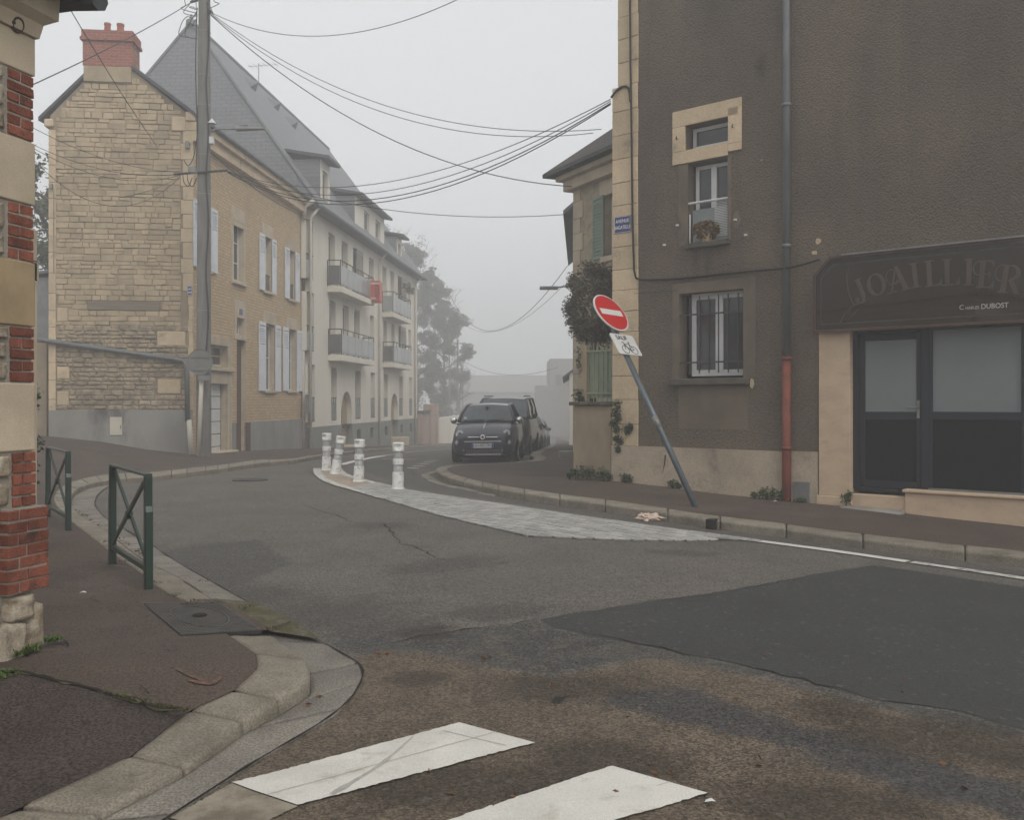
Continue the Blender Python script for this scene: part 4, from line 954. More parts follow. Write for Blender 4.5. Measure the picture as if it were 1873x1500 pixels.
# street facade details
mb = MB(); mb.box(LH, -.03, L_H, -.02, .18, zE - .62, zE - .32); mb.box(LH, -.05, L_H, -.02, .30, zE - .32, zE - .10); mb.build('cornice', M['quoin_stone'], house)
pipe(house, [LH.P(-.1, .36, zE - .08), LH.P(L_H + .05, .36, zE - .1)], .07, M['zinc'], 'gutter')
plH = LH.Z(500, 769)
nb = HW['niche']; db_ = HW['door']
mb = MB(); mb.box(LH, nb[1] + .32, L_H, -.05, .035, -.9, plH); mb.box(LH, db_[1] + .25, nb[0] - .12, -.05, .035, -.9, plH); mb.build('plinth', M['render_grey'], house, bevel=.008)
brb = brickmat('brown_brick', (LH.u.x, LH.u.y, 0), (0, 0, 1), .22, .075, (.10, .048, .035), (.075, .035, .027), (.14, .09, .07), mortar=.01, bump=.5)
for a, b in ((nb[0] - .12, nb[0]), (nb[1], nb[1] + .32)):
    mb = MB(); mb.box(LH, a, b, -.05, .03, -.5, plH - .02); mb.build('brick_jamb', brb, house)
mb = MB(); mb.box(LH, nb[0], nb[1], -.2, -.16, -.5, nb[3]); mb.box(LH, nb[0], nb[1], -.16, .05, -.3, -.06); mb.build('bricked_doorway', brb, house)
fm, pn = M['pvc_white'], M['glass_dim']
for key in ('w1', 'w2', 'w3', 'w4', 'w5', 'w6', 'sm'):
    h = HW[key]; window(house, LH, h[0], h[1], h[2], h[3], -.17, fm, pn if key not in ('w2',) else M['glass_dark'], t=.05, cas=2 if key != 'sm' else 1, bars=2 if key == 'w2' else (1 if key != 'sm' else 0))
    if key != 'sm':
        mb = MB(); mb.box(LH, h[0] - .16, h[1] + .16, -.05, .02, h[3], h[3] + .42); mb.build('lintel', M['cream_stone'], house, bevel=.008)
        mb = MB(); mb.box(LH, h[0] - .1, h[1] + .1, -.1, .09, h[2] - .09, h[2]); mb.build('sill', M['cream_stone'], house, bevel=.01)
for key, a, b in (('w1', (352, 363), (384, 395)), ('w3', (473, 482.3), (495.7, 503)), ('w4', (519.4, 527.4), (538.7, 545.5)), ('w5', (471.6, 483.7), (502, 511)), ('w6', (516, 525.7), (541.3, 550.5))):
    h = HW[key]
    for p0, p1 in (a, b): shutter(house, LH, LH.U(p0), LH.U(p1), h[2] - .02, h[3] + .02, .025, M['white_paint'], louv=(.66, .95))
for key in ('w3', 'w4'):
    h = HW[key]; mb = MB()
    for k in range(7):
        u = h[0] + (h[1] - h[0]) * (k + .5) / 7; mb.box(LH, u - .008, u + .008, -.06, -.045, h[2] + .02, h[2] + .55)
    mb.box(LH, h[0], h[1], -.065, -.04, h[2] + .55, h[2] + .58); mb.build('window_rail', M['metal_dark'], house)
h = HW['w2']; mb = MB(); framebox(mb, LH, h[0] - .16, h[1] + .16, h[2] - .1, h[3], -.05, .012, .155); mb.build('surround', M['cream_stone'], house)
h = HW['sm']; mb = MB(); framebox(mb, LH, h[0] - .16, h[1] + .16, h[2] - .16, h[3] + .55, -.05, .02, .155, tb=.15); mb.box(LH, h[0], h[1], -.05, .02, h[3] + .003, h[3] + .40); mb.build('surround', M['cream_stone'], house)
mb = MB(); cu = (h[0] + h[1]) / 2; mb.box(LH, cu - .12, cu + .12, .02, .035, h[3] + .1, h[3] + .28); pq = mb.build('number_plate', M['blue_enamel'], house)
# pink-cream door case, garage door with white boards
h = db_; mb = MB(); zs = LH.Z(400, 676)
mb.box(LH, h[0] - .03, h[1] + .28, -.04, .05, h[3], h[3] + .26); mb.box(LH, h[1], h[1] + .28, -.04, .05, -.3, h[3]); mb.box(LH, h[0] - .2, h[0], -.04, .05, -.3, h[3]); mb.build('door_case', M['cream_stone'], house, bevel=.01)
mb = MB(); mb.box(LH, h[0], h[1] + .36, -.2, .14, zs - .05, zs + .06); mb.box(LH, h[0], h[1], -.2, .04, zs - .42, zs - .052); mb.build('canopy', M['cream_stone'], house, bevel=.01)
window(house, LH, h[0], h[1], zs + .1, h[3], -.17, M['cream_stone'], M['glass_dark'], t=.06, bars=1, name='transom')
dr = MB(); zt2 = zs - .42; dr.box(LH, h[0], h[1], -.21, -.19, -.25, zt2); door = dr.build('garage_door', M['metal_dark'], house)
nb_ = 6
for k in range(nb_):
    mb = MB(); z0 = -.2 + (zt2 + .2) * k / nb_; mb.box(LH, h[0] + .02, h[1] - .1, -.19, -.16, z0 + .012, z0 + (zt2 + .2) / nb_ - .012); mb.build('door_board', M['pvc_white'], door, bevel=.008)
mb = MB(); mb.box(LH, h[0], h[1] + .2, -.2, .3, -.3, .05); mb.build('door_step', M['cream_stone'], house, bevel=.02)
pipe(house, [LH.P(L_H - .06, .08, zE - .4), LH.P(L_H - .06, .08, LH.Z(550, 560))], .055, M['metal_dark'], 'downpipe')
pipe(house, [LH.P(L_H - .06, .08, LH.Z(550, 560)), LH.P(L_H - .06, .08, -.55)], .055, M['pvc_cream'], 'downpipe')
# blue street plate on the corner
mb = MB(); u0, u1 = LG.U(352), LG.U(343); z0, z1 = LG.Z(347, 541), LG.Z(347, 523)
mb.box(LG, u0, u1, .03, .045, z0, z1); sp = mb.build('street_plate', M['blue_enamel'], label='small blue enamel street plate on the corner of the gabled house', cat='street sign', bevel=.004)
mb = MB(); framebox(mb, LG, u0 + .008, u1 - .008, z0 + .01, z1 - .01, .046, .049, .007)
for k, wd in ((0, .5), (1, .8)):
    zc2 = z1 - .09 - k * .09; w = (u1 - u0) * wd / 2; cu = (u0 + u1) / 2
    for j in range(5): mb.box(LG, cu - w + j * 2 * w / 5, cu - w + (j + .7) * 2 * w / 5, .046, .049, zc2 - .018, zc2 + .018)
mb.build('lettering', M['white_enamel'], sp)
# meter boxes, small lamps on the corner wall
mb = MB(); mb.box(LG, LG.U(348), LG.U(341), .03, .16, LG.Z(345, 273), LG.Z(345, 260)); mb.build('junction_box', M['metal_grey'], label='small grey junction box high on the gabled house corner', cat='junction box', bevel=.01)
mb = MB(); mb.box(LG, LG.U(99), LG.U(94), .05, .14, LG.Z(96, 346), LG.Z(96, 338)); mb.tube([LG.P(LG.U(100), .07, LG.Z(100, 346)), LG.P(LG.U(100), .07, LG.Z(100, 500))], .012, 6); mb.build('cable_box', M['metal_grey'], label='small pale cable box on the left edge of the stone gable', cat='junction box')

# ------------------------------------------------------------------ grey shed and garden wall left of the gable
sw = thing('lean_to_shed', 'grey sheet metal shed squeezed between gable and gate pillar', 'shed', (-13.2, 26.5, .5))
mb = MB(); mb.wbox(-14.6, -12.74, 25.9, 29, LG.Z(80, 620), LG.Z(85, 500)); mb.build('wall', M['metal_grey'], sw)
mb = MB(); mb.hexa([Vector((-14.8, 25.75, LG.Z(72, 505))), Vector((-12.74, 25.75, LG.Z(90, 492))), Vector((-12.74, 29, LG.Z(90, 492))), Vector((-14.8, 29, LG.Z(72, 505)))] + [Vector((-14.8, 25.75, LG.Z(72, 500))), Vector((-12.74, 25.75, LG.Z(90, 487))), Vector((-12.74, 29, LG.Z(90, 487))), Vector((-14.8, 29, LG.Z(72, 500)))]); mb.build('roof', M['zinc'], sw)
mb = MB(); mb.wbox(-19, -12.72, 25.4, 25.85, -.2, LG.Z(80, 624)); mb.build('garden_wall', M['mortar_warm'], label='brown stone garden wall beside the gable under the drainpipe', cat='wall')

# ------------------------------------------------------------------ the long apartment house with the steep slate roof
AP = Fr((-7.72, 35.45), (.095, .9955))
apt = thing('apartment_house', 'long cream apartment house with balconies and a steep slate roof', 'apartment house', (-11, 45, -.5))
UA = AP.U; ZA = AP.Z
L_A = UA(763)
zpl = .52; zEv = ZA(600, 398)
def ah(p0, p1, ty, by): return (UA(p0), UA(p1), ZA(p0, by), ZA(p0, ty))
fl = {}
zf = [ZA(562, 773), ZA(562, 666), ZA(562, 641), ZA(562, 532.5), ZA(562, 509), ZA(562, 399)]      # sill/head heights of the three floors
F0, F1, F2 = (zf[0], zf[1]), (zf[2], zf[3]), (zf[4], zf[5] - .0)
cols0 = [(563, 576), (606, 616), (650, 660), (678, 686), (702, 709.5), (730, 737), (748.5, 754)]
cols1 = [(561, 574.6), (602.5, 614), (627, 638), (648, 658.5), (677, 684.6), (701, 708), (716, 722), (729, 736), (747, 752)]
cols2 = [(560, 573), (601, 613), (625, 636), (646, 656), (675, 684), (699.5, 707.5), (714, 721), (728, 736), (745.6, 751.5)]
holes = []
WIN = []
for c in cols0: WIN.append((UA(c[0]), UA(c[1]), F0[0], F0[1], 0))
for c in cols1: WIN.append((UA(c[0]), UA(c[1]), F1[0], F1[1], 1))
for c in cols2: WIN.append((UA(c[0]), UA(c[1]), F2[0], F2[1], 2))
WIN = [w for w in WIN if w[1] < L_A - .05]
bas = [(UA(652), UA(659)), (UA(676), UA(682)), (UA(703), UA(709)), (UA(732), UA(736)), (UA(749), UA(753))]
doors = [(UA(624), UA(644)), (UA(715), UA(728))]
zarch = ZA(632, 716); zd = -1.3
holes = [w[:4] for w in WIN] + [(a, b, zd, zarch) for a, b in doors]
mb = MB()
wall(mb, AP, 0, L_A, zpl, zEv + .1, [h for h in holes if h[2] > zpl] + [(a, b, zpl, zarch) for a, b in doors], depth=.24, mi=0)
Wd = 10.5; uv3 = Vector((AP.u.x, AP.u.y, 0)); nn = Vector((AP.n.x, AP.n.y, 0))
zlow = -2.2
q0 = AP.P(0, 0, zlow); q1 = AP.P(0, -Wd, zlow); q2 = AP.P(L_A, -Wd, zlow); q3 = AP.P(L_A, 0, zlow); hh = zEv + .1 - zlow
for p, q in ((q0, q1), (q1, q2), (q2, q3)): mb.quad(p, q, q + Vector((0, 0, hh)), p + Vector((0, 0, hh)))
mb.build('wall', M['apt_render'], apt)
mb = MB()
pw = [(a, b, zpl - .75, zpl - .28) for a, b in bas] + [(a, b, zlow, zpl) for a, b in doors]
wall(mb, AP, -.02, L_A + .02, zlow, zpl, pw, off=.03, depth=.25); mb.quad(AP.P(-.02, .03, zlow), AP.P(-.02, -Wd, zlow), AP.P(-.02, -Wd, zpl), AP.P(-.02, .03, zpl))
mb.quad(AP.P(0, .03, zpl), AP.P(L_A, .03, zpl), AP.P(L_A, -.0, zpl), AP.P(0, -.0, zpl)); mb.build('plinth', M['apt_plinth'], apt)
for a, b, c, d in pw[:5]:
    mb = MB(); mb.box(AP, a, b, -.16, -.14, c, d); w_ = mb.build('cellar_window', M['glass_dark'], apt)
    mb = MB()
    for k in range(4): uu = a + (b - a) * (k + .5) / 4; mb.box(AP, uu - .012, uu + .012, -.02, .0, c, d)
    mb.build('grille', M['metal_dark'], w_)
for (a, b, c, d, f_) in WIN:
    window(apt, AP, a, b, c, d, -.19, M['pvc_cream'], M['glass_dim'], t=.07, cas=2)
    if f_ == 0 or a < 1.0:                                          # balconette bars
        mb = MB(); r0 = c + .95
        mb.tube([AP.P(a, -.02, r0), AP.P(b, -.02, r0)], .022, 6)
        for k in range(3): uu = a + (b - a) * (k + .5) / 3; mb.box(AP, uu - .01, uu + .01, -.03, -.01, c + .7, r0)
        rb = mb.build('window_rail', M['metal_dark'], apt)
        mb = MB(); mb.box(AP, a + .02, b - .02, -.03, -.012, c + .05, c + .72); mb.build('rail_panel', M['balcony_glass'] if f_ else M['apt_plinth'], apt)
# arched doorways
for a, b in doors:
    mb = MB(); c = (a + b) / 2; r = (b - a) / 2; z0 = zarch - r * 1.15; n = 12; P = AP.P
    for s_ in (-1, 1):
        pts = [P(c + s_ * r, .002, zarch + .002), P(c + s_ * r, .002, z0)] + [P(c + s_ * r * math.cos(t), .002, z0 + (zarch - z0) * math.sin(t)) for t in [math.pi / 2 * k / n for k in range(n + 1)]]
        for k in range(2, len(pts) - 1): mb.add([pts[0], pts[k], pts[k + 1]], [(0, 1, 2)])
        rim = pts[1:]
        for k in range(len(rim) - 1): mb.quad(rim[k], rim[k + 1], rim[k + 1] + nn * -.24, rim[k] + nn * -.24)
    mb.build('arch', M['apt_render'], apt)
    mb = MB(); mb.box(AP, a - .01, b + .01, -.30, -.24, zlow, zarch + .1); dr = mb.build('door', M['door_wood'], apt)
    mb = MB(); mb.box(AP, c - .02, c + .02, -.24, -.225, zlow, zarch); mb.tube([P(c + .08, -.235, gf(-6, 44) + 1.1), P(c + .08, -.19, gf(-6, 44) + 1.1)], .03, 8); mb.build('door_trim', M['metal_dark'], dr)
    mb = MB(); mb.box(AP, a - .1, b + .1, -.24, .6, -2.2, gf(-6, 44) + .3); mb.build('door_step', M['cream_stone'], apt)
# roof: hipped, eaves overhang, ridge parallel to the street
ov = .45; zR = 16.6
zo = zEv - .02
ra = Vector((at(350, 38, 36.9).x, 36.9, zR)); L_R = L_A - 2.2
rb_ = ra + uv3 * L_R
ee = [AP.P(-.25, ov, zo), AP.P(L_A + .25, ov, zo), AP.P(L_A + .25, -Wd - ov, zo), AP.P(-.25, -Wd - ov, zo)]
sl_u = (uv3.x, uv3.y, 0)
slate = lambda nm, a: brickmat(nm, a, (0, 0, 1.25), .42, .20, (.19, .195, .205), (.165, .17, .18), (.12, .123, .13), mortar=.016, bump=.6, rough=.6, c3=(.14, .14, .142), sc3=.25, f3=(.5, .8), wob=.004)
sS, sH = slate('slate_street', sl_u), slate('slate_hip', (1, 0, 0))
mb = MB(); 
mb.add([ee[0], ee[1], rb_, ra], [(0, 1, 2, 3)], 0); mb.add([ee[3], ee[0], ra], [(0, 1, 2)], 1); mb.add([ee[1], ee[2], rb_], [(0, 1, 2)], 1); mb.add([ee[2], ee[3], ra, rb_], [(0, 1, 2, 3)], 0)
mb.add([p - Vector((0, 0, .12)) for p in ee], [(0, 3, 2, 1)], 2)
for k in range(4): p, q = ee[k], ee[(k + 1) % 4]; mb.quad(p, q, q - Vector((0, 0, .12)), p - Vector((0, 0, .12)), 2)
roof = mb.build('roof', [sS, sH, M['slate_edge']], apt)
mb = MB(); mb.tube([ra, rb_], .10, 8); mb.build('ridge_cap', M['zinc'], roof)
for e_ in (ee[0], ee[3]):
    mb = MB(); mb.tube([e_, ra], .07, 8); mb.build('hip_cap', M['zinc'], roof)
mb = MB(); mb.lathe([(.22, -.15), (.20, .05), (.08, .12), (.03, .3)], 10, Matrix.Translation(ra)); mb.build('finial', M['zinc'], roof)
pipe(apt, [AP.P(-.3, ov + .06, zo - .06), AP.P(L_A + .3, ov + .06, zo - .06)], .085, M['zinc'], 'gutter')
# triangular roof vents
nrm = (ee[1] - ee[0]).cross(ra - ee[0]).normalized()
if nrm.dot(Vector((1, -.3, .5))) < 0: nrm = -nrm
def on_roof(px, py):
    d = Vector(((px - CX) / F, 1, (HY - py) / F)); o = Vector((0, 0, EYE)); t = (ee[0] - o).dot(nrm) / d.dot(nrm); return o + d * t
for px, py in ((463, 163), (505, 199), (537, 233)):
    p = on_roof(px, py); mb = MB(); t = (ra - ee[0]); upv = Vector((0, 0, 1)) - nrm * nrm.z; upv.normalize(); s_ = uv3
    mb.add([p - s_ * .32, p + s_ * .32, p + upv * .1 + nrm * .38, p + upv * .75], [(0, 1, 2), (0, 2, 3), (1, 3, 2)]); mb.build('roof_vent', M['zinc'], roof)
mb = MB(); p = ra + uv3 * 7.3
mb.tube([p, p + Vector((0, 0, 1.0))], .02, 6); mb.tube([p + Vector((-.5, 0, .85)), p + Vector((.9, 0, .95))], .012, 6)
for k in range(6): q = p + Vector((-.4 + k * .24, 0, .86 + k * .017)); mb.tube([q - uv3 * .3, q + uv3 * .3], .008, 5)
mb.build('roof_aerial', M['metal_grey'], label='thin aerial on the ridge of the slate roof', cat='aerial')
# dormers
def dormer(u0, u1, z0, ztf, win, depth=4.0, rise=.75):
    o = .02; P = AP.P
    d = MB(); wall(d, AP, u0, u1, z0, ztf, win, off=o, depth=.12); dm = d.build('dormer', M['apt_render'], apt)
    for w in win: window(dm, AP, w[0], w[1], w[2], w[3], o - .1, M['pvc_cream'], M['glass_dim'], t=.06)
    for uu in (u0, u1):
        c = MB(); c.quad(P(uu, o, z0), P(uu, -depth, z0), P(uu, -depth, ztf), P(uu, o, ztf)); c.build('cheek', sS, dm)
    r_ = MB(); r_.hexa([P(u0 - .15, o + .4, ztf - .02), P(u1 + .15, o + .4, ztf - .02), P(u1 + .15, -depth, ztf + rise), P(u0 - .15, -depth, ztf + rise), P(u0 - .15, o + .4, ztf + .10), P(u1 + .15, o + .4, ztf + .10), P(u1 + .15, -depth, ztf + rise + .12), P(u0 - .15, -depth, ztf + rise + .12)]); r_.build('dormer_roof', M['slate_edge'], dm)
zdt = ZA(588, 293)
u0 = UA(585); dormer(u0, u0 + 1.3, zEv + .15, zdt, [(u0 + .3, u0 + 1.0, zEv + .3, zdt - .35)])
u0, u1 = UA(648), UA(702); zdt2 = ZA(648, 357); dormer(u0, u1, zEv + .15, zdt2, [(UA(665), UA(675), zEv + .35, zdt2 - .3), (UA(686), UA(695), zEv + .35, zdt2 - .3)])
u0 = UA(725); dormer(u0, u0 + 1.3, zEv + .15, ZA(725, 432), [(u0 + .35, u0 + 1.0, zEv + .3, ZA(725, 432) - .3)])
# balconies
def balcony(px0, px1, pyf, dark):
    d = .58; u0 = UA(px0); u1 = AP.U(px1, d); z = AP.Z(px0, pyf); P = AP.P
    mb = MB(); mb.box(AP, u0, u1, 0.001, d, z - .24, z); bl = mb.build('balcony', M['apt_render'], apt, bevel=.01)
    mb = MB(); rt = z + 1.05
    cs = [P(u0 + .03, .02, rt), P(u0 + .03, d - .03, rt), P(u1 - .03, d - .03, rt), P(u1 - .03, .02, rt)]
    mb.tube(cs, .024, 6); mb.tube([c - Vector((0, 0, .95)) for c in cs], .018, 6)
    for c in cs: mb.tube([c, Vector((c.x, c.y, z - .02))], .022, 6)
    n = 6
    for k in range(1, n): c = cs[1].lerp(cs[2], k / n); mb.tube([c, Vector((c.x, c.y, z))], .016, 6)
    mb.build('railing', M['metal_dark'], bl)
    n = 5
    for k in range(n):
        a, b = u0 + .06 + (u1 - u0 - .12) * k / n, u0 + .06 + (u1 - u0 - .12) * (k + 1) / n
        mb = MB(); mb.box(AP, a + .02, b - .02, d - .03, d - .018, z + .06, z + .84); mb.build('glass_panel', M['balcony_glass'], bl)
    mb = MB(); mb.box(AP, u0 + .02, u0 + .032, .05, d - .06, z + .06, z + .84); mb.build('glass_panel', M['glass_dim'] if dark else M['balcony_glass'], bl)
    return u0, u1, z, d
B1u = balcony(598, 684, 523, True); balcony(600, 685, 649, True); balcony(699, 752, 571, False); balcony(700, 753, 663, True)
# open shutters on the balconies
for px0, px1, fl_, zz_ in ((650, 662, F2, 0), (733, 742, F2, 0), (731, 741, F1, 0)):
    shutter(apt, AP, UA(px0), UA(px1), fl_[0], fl_[1], .03, M['apt_shutter'], louv=(.1, .9))
# downpipes
for px, zz0 in ((564, zEv - .3), (691, zEv - .3), (757, zEv - .3)):
    u = UA(px); pipe(apt, [AP.P(u, ov, zEv - .1), AP.P(u, .10, zEv - .5), AP.P(u, .09, zEv - .8), AP.P(u, .09, -2.0)], .055, M['pvc_cream'], 'downpipe')
mb = MB(); mb.tube([at(575, 365, 35.0), at(566, 372, 35.0), at(557, 378, 35.0), at(557, 400, 35.0)], .09, 10); mb.build('downpipe', M['pvc_cream'], apt, smooth=True)
mb = MB(); mb.box(AP, UA(557), UA(560), .02, .18, ZA(558, 755), ZA(558, 722)); mb.build('meter_cupboard', M['metal_grey'], apt)
# red pizza sign box
px0, z0, d0 = B1u[1] - .05, 0, 0
cz0, cz1 = at(0, 551, 42.6).z, at(0, 513, 42.6).z; cu = AP.U(677, .9)
pz = thing('pizza_box_sign', 'red cube sign reading PIZZA hung beside the upper balcony', 'sign', AP.P(cu, .9, cz0))
redm = pm('sign_red', (.52, .06, .025), (.44, .05, .02), 2, rough=.45)
fwd = Vector((0, -1, 0)); x0, x1 = at(664, 0, 42.6).x, at(695, 0, 42.6).x
mb = MB(); mb.wbox(x0, x1, 42.6, 43.4, cz0, cz1); bx = mb.build('box', redm, pz, bevel=.02)
mb = MB(); mb.wbox(x0 + .36, x1 - .02, 42.585, 42.6, cz1 - .17, cz1 - .09); mb.build('stripe', M['pvc_cream'], pz)
mb = MB(); mb.wbox(x0 + .36, x1 - .2, 42.585, 42.6, cz0 + .1, cz0 + .18); mb.build('stripe', M['pvc_cream'], pz)
Mt = basis(Vector((0, 0, 1)), Vector((-1, 0, 0)), Vector((0, -1, 0)), Vector((x1 - .13, 42.595, (cz0 + cz1) / 2)))
txt('PIZZA', .24, Mt, M['metal_dark'], 'lettering', pz, bold=.006)
mb = MB(); mb.tube([Vector((x0 + .3, 43.0, cz1 - .1)), Vector((x0 - .9, 43.1, cz1 - .1))], .03, 6); mb.build('bracket', M['metal_dark'], pz)
# flower box on the far balcony
mb = MB(); rr = random.Random(3)
for k in range(160):
    p = AP.P(AP.U(748, .5) + rr.uniform(-1.3, 1.3), .45 + rr.uniform(-.1, .12), AP.Z(740, 571) + 1.0 + rr.uniform(-.05, .35)); s_ = .07
    a = Vector((rr.uniform(-1, 1), rr.uniform(-1, 1), rr.uniform(-1, 1))).normalized() * s_; b = a.cross(Vector((rr.random(), rr.random(), 1))).normalized() * s_ * .6
    mb.add([p - a, p - b, p + a, p + b], [(0, 1, 2, 3)])
mb.build('balcony_plants', M['leaf_dark'], label='green plants along the rail of the far upper balcony', cat='plants', fix=False)

# ------------------------------------------------------------------ the roughcast house on the right with the old jeweller's shop
R = FR_R; UR, ZR_ = R.U, R.Z
def roughcast_mat():
    m, nt, b = new_mat('roughcast')
    pos = nd(nt, 'ShaderNodeNewGeometry').outputs['Position']
    st = nd(nt, 'ShaderNodeVectorMath', _operation='MULTIPLY', i0=pos, i1=(1, 1, .8)).outputs[0]
    big = noise_n(nt, st, .55, 7, .6).outputs[0]; mid = noise_n(nt, pos, 3.5, 6, .65).outputs[0]
    c = mixc(nt, ramp(nt, big, .35, .65), (.150, .119, .089), (.110, .090, .070))
    c = mixc(nt, math_n(nt, 'MULTIPLY', ramp(nt, mid, .55, .8), .4), c, (.175, .142, .108))
    n1 = noise_n(nt, pos, 42., 3, .5).outputs[0]
    sv = nd(nt, 'ShaderNodeTexVoronoi', Vector=pos, Scale=48., _feature='SMOOTH_F1')
    h = math_n(nt, 'ADD', math_n(nt, 'MULTIPLY', sv.outputs['Distance'], -.9), math_n(nt, 'MULTIPLY', n1, .9))
    gr = nd(nt, 'ShaderNodeMapRange', Value=h, i1=-.3, i2=.4, i3=.8, i4=1.2).outputs[0]
    c = mixc(nt, 1.0, c, gr, 'MULTIPLY')
    sk = noise_n(nt, nd(nt, 'ShaderNodeVectorMath', _operation='MULTIPLY', i0=pos, i1=(2.6, 2.6, .22)).outputs[0], 1.0, 6, .6).outputs[0]
    c = mixc(nt, math_n(nt, 'MULTIPLY', ramp(nt, sk, .5, .72), .25), c, (.068, .06, .051))
    # soot mark and run-off streaks below the sills: stains on the wall itself
    def blob(p, rad, soft, stretch=(1, 1, 1)):
        d = nd(nt, 'ShaderNodeVectorMath', _operation='SUBTRACT', i0=pos, i1=tuple(p)).outputs[0]
        d = nd(nt, 'ShaderNodeVectorMath', _operation='MULTIPLY', i0=d, i1=stretch).outputs[0]
        l = nd(nt, 'ShaderNodeVectorMath', _operation='LENGTH', i0=d).outputs['Value']
        l = math_n(nt, 'ADD', l, math_n(nt, 'MULTIPLY', math_n(nt, 'SUBTRACT', noise_n(nt, pos, 14., 5).outputs[0], .5), rad * 1.2))
        mr = nd(nt, 'ShaderNodeMapRange', Value=l, i1=rad - soft, i2=rad + soft, i3=1.0, i4=0.0); return mr.outputs[0]
    def pt(px, py): u, z = R.uv(px, py); return R.P(u, 0, z)
    for px, py, r_, s_, stt, k in ((1392, 120, .07, .06, (1, 1, .55), .75), (1272, 470, .05, .05, (1, 1, .28), .6), (1295, 478, .05, .05, (1, 1, .3), .6), (1290, 720, .3, .25, (.6, .6, 1.2), .35), (1330, 520, .25, .22, (.5, .5, 1.3), .35), (1300, 5, .3, .25, (1, 1, 1), .3), (1380, 600, .12, .12, (1, 1, .25), .35)):
        c = mixc(nt, math_n(nt, 'MULTIPLY', blob(pt(px, py), r_, s_, stt), k), c, (.045, .042, .038))
    nt.links.new(c, b.inputs['Base Color']); b.inputs['Roughness'].default_value = .92; b.inputs['Specular IOR Level'].default_value = .2
    bn = nd(nt, 'ShaderNodeBump', Height=h, Strength=.75, Distance=.018); nt.links.new(bn.outputs[0], b.inputs['Normal'])
    return m
M['roughcast'] = roughcast_mat()
rh = thing('roughcast_house', 'tall brown roughcast corner house with a disused shop front', 'house', R.P(4, -3, 0))
ZTOP = 11.2; UL = 8.6
zbase = -.5
zplr = ZR_(1300, 821)
us_ = UR(1497)                                                    # the shop begins
w1 = (UR(1254), UR(1332.5), ZR_(1254, 275), ZR_(1254, 230)); w2 = (UR(1258), UR(1331), ZR_(1258, 447), ZR_(1258, 300)); w3 = (UR(1242), UR(1359), ZR_(1242, 693), ZR_(1242, 538))
zsb, zst = ZR_(1489.5, 606.8, .14), ZR_(1517, 471.5, .14)
shop = (UR(1497), UL - .9, zbase, ZR_(1555, 607))
mb = MB(); wall(mb, R, 0, UL, zbase, ZTOP, [w1, w2, w3, shop], depth=.24, mi=0, mir=1)
a, b = R.P(0, 0, zbase), R.P(0, -8, zbase); c, d = R.P(UL, -8, zbase), R.P(UL, 0, zbase); hh = Vector((0, 0, ZTOP - zbase))
for p, q in ((a, b), (b, c), (c, d)): mb.quad(p, q, q + hh, p + hh)
mb.build('wall', [M['roughcast'], M['smooth_render']], rh)
mb = MB(); e = .4
k = [R.P(-e, e, ZTOP), R.P(UL + e, e, ZTOP), R.P(UL + e, -8 - e, ZTOP), R.P(-e, -8 - e, ZTOP)]; r0, r1 = R.P(.2, -4, ZTOP + 3.4), R.P(UL - .2, -4, ZTOP + 3.4)
mb.add(k + [r0, r1], [(0, 1, 5, 4), (2, 3, 4, 5), (3, 0, 4), (1, 2, 5), (3, 2, 1, 0)]); mb.build('roof', M['slate_edge'], rh)
# quoin blocks
zq = zplr; zsplit = ZR_(1130, 160); kk = 0
while zq < ZTOP - .1:
    h = rnd.uniform(.31, .39); z1 = zq + h
    if zq < zsplit < z1 + .12: z1 = zsplit
    u0 = UR(1121) if zq < zsplit - .05 else UR(1131); u1 = UR(1168 + rnd.uniform(-.8, .8))
    mb = MB(); mb.box(R, u0, u1 - .004, -.35, .02 + rnd.uniform(-.003, .003), zq + .003, min(z1, ZTOP) - .003)
    mb.build('quoin', M['quoin_stone'], rh, bevel=.006); zq = z1; kk += 1
# plinth
mb = MB(); mb.box(R, UR(1121), UR(1435), -.2, .045, zbase, zplr); mb.box(R, UR(1450), us_, -.2, .044, zbase, ZR_(1470, 826)); mb.box(R, UR(1435), UR(1450), -.2, .02, zbase, zplr - .02); mb.build('plinth', M['plinth_right'], rh)
mb = MB(); u, z = R.uv(1221, 835)
pts = [R.P(R.U(1221), .047, ZR_(1221, 832)), R.P(R.U(1219), .047, ZR_(1219, 850)), R.P(R.U(1214), .047, ZR_(1214, 866))]
mb.add([pts[0] + Vector((-.02, 0, 0)), pts[0] + Vector((.03, 0, 0)), pts[1] + Vector((.025, 0, 0)), pts[2], pts[1] + Vector((-.01, 0, 0))], [(0, 1, 2, 3, 4)]); mb.build('crack', M['crack'], rh)
mb = MB(); u0, u1 = UR(1454), UR(1484); mb.box(R, u0, u1, .04, .055, ZR_(1454, 922), ZR_(1454, 880)); mb.build('access_plate', M['metal_grey'], rh, bevel=.004)
# stone surround of the top window
s0, s1, sz0, sz1 = UR(1231), UR(1357), ZR_(1231, 303), ZR_(1231, 206)
def rb(u0, u1, z0, z1, o=.022, name='surround_block', mat=M['quoin_stone']):
    mb = MB(); mb.box(R, u0, u1, -.02, o, z0, z1); return mb.build(name, mat, rh, bevel=.004)
rb(s0, w1[1] + .16, w1[3], sz1); rb(w1[1] + .163, s1, w1[3] + .12, sz1); rb(w1[1], s1, w1[2] - .03, w1[3] + .117); rb(s0, w1[0], w1[2], w1[3] - .003); rb(s0, w1[1], sz0, w1[2] - .003); rb(w1[1] + .003, s1, sz0 + .05, w1[2] - .033)
window(rh, R, w1[0] + .03, w1[1], w1[2] + .02, w1[3] - .02, -.17, M['pvc_white'], M['glass_dark'], t=.055)
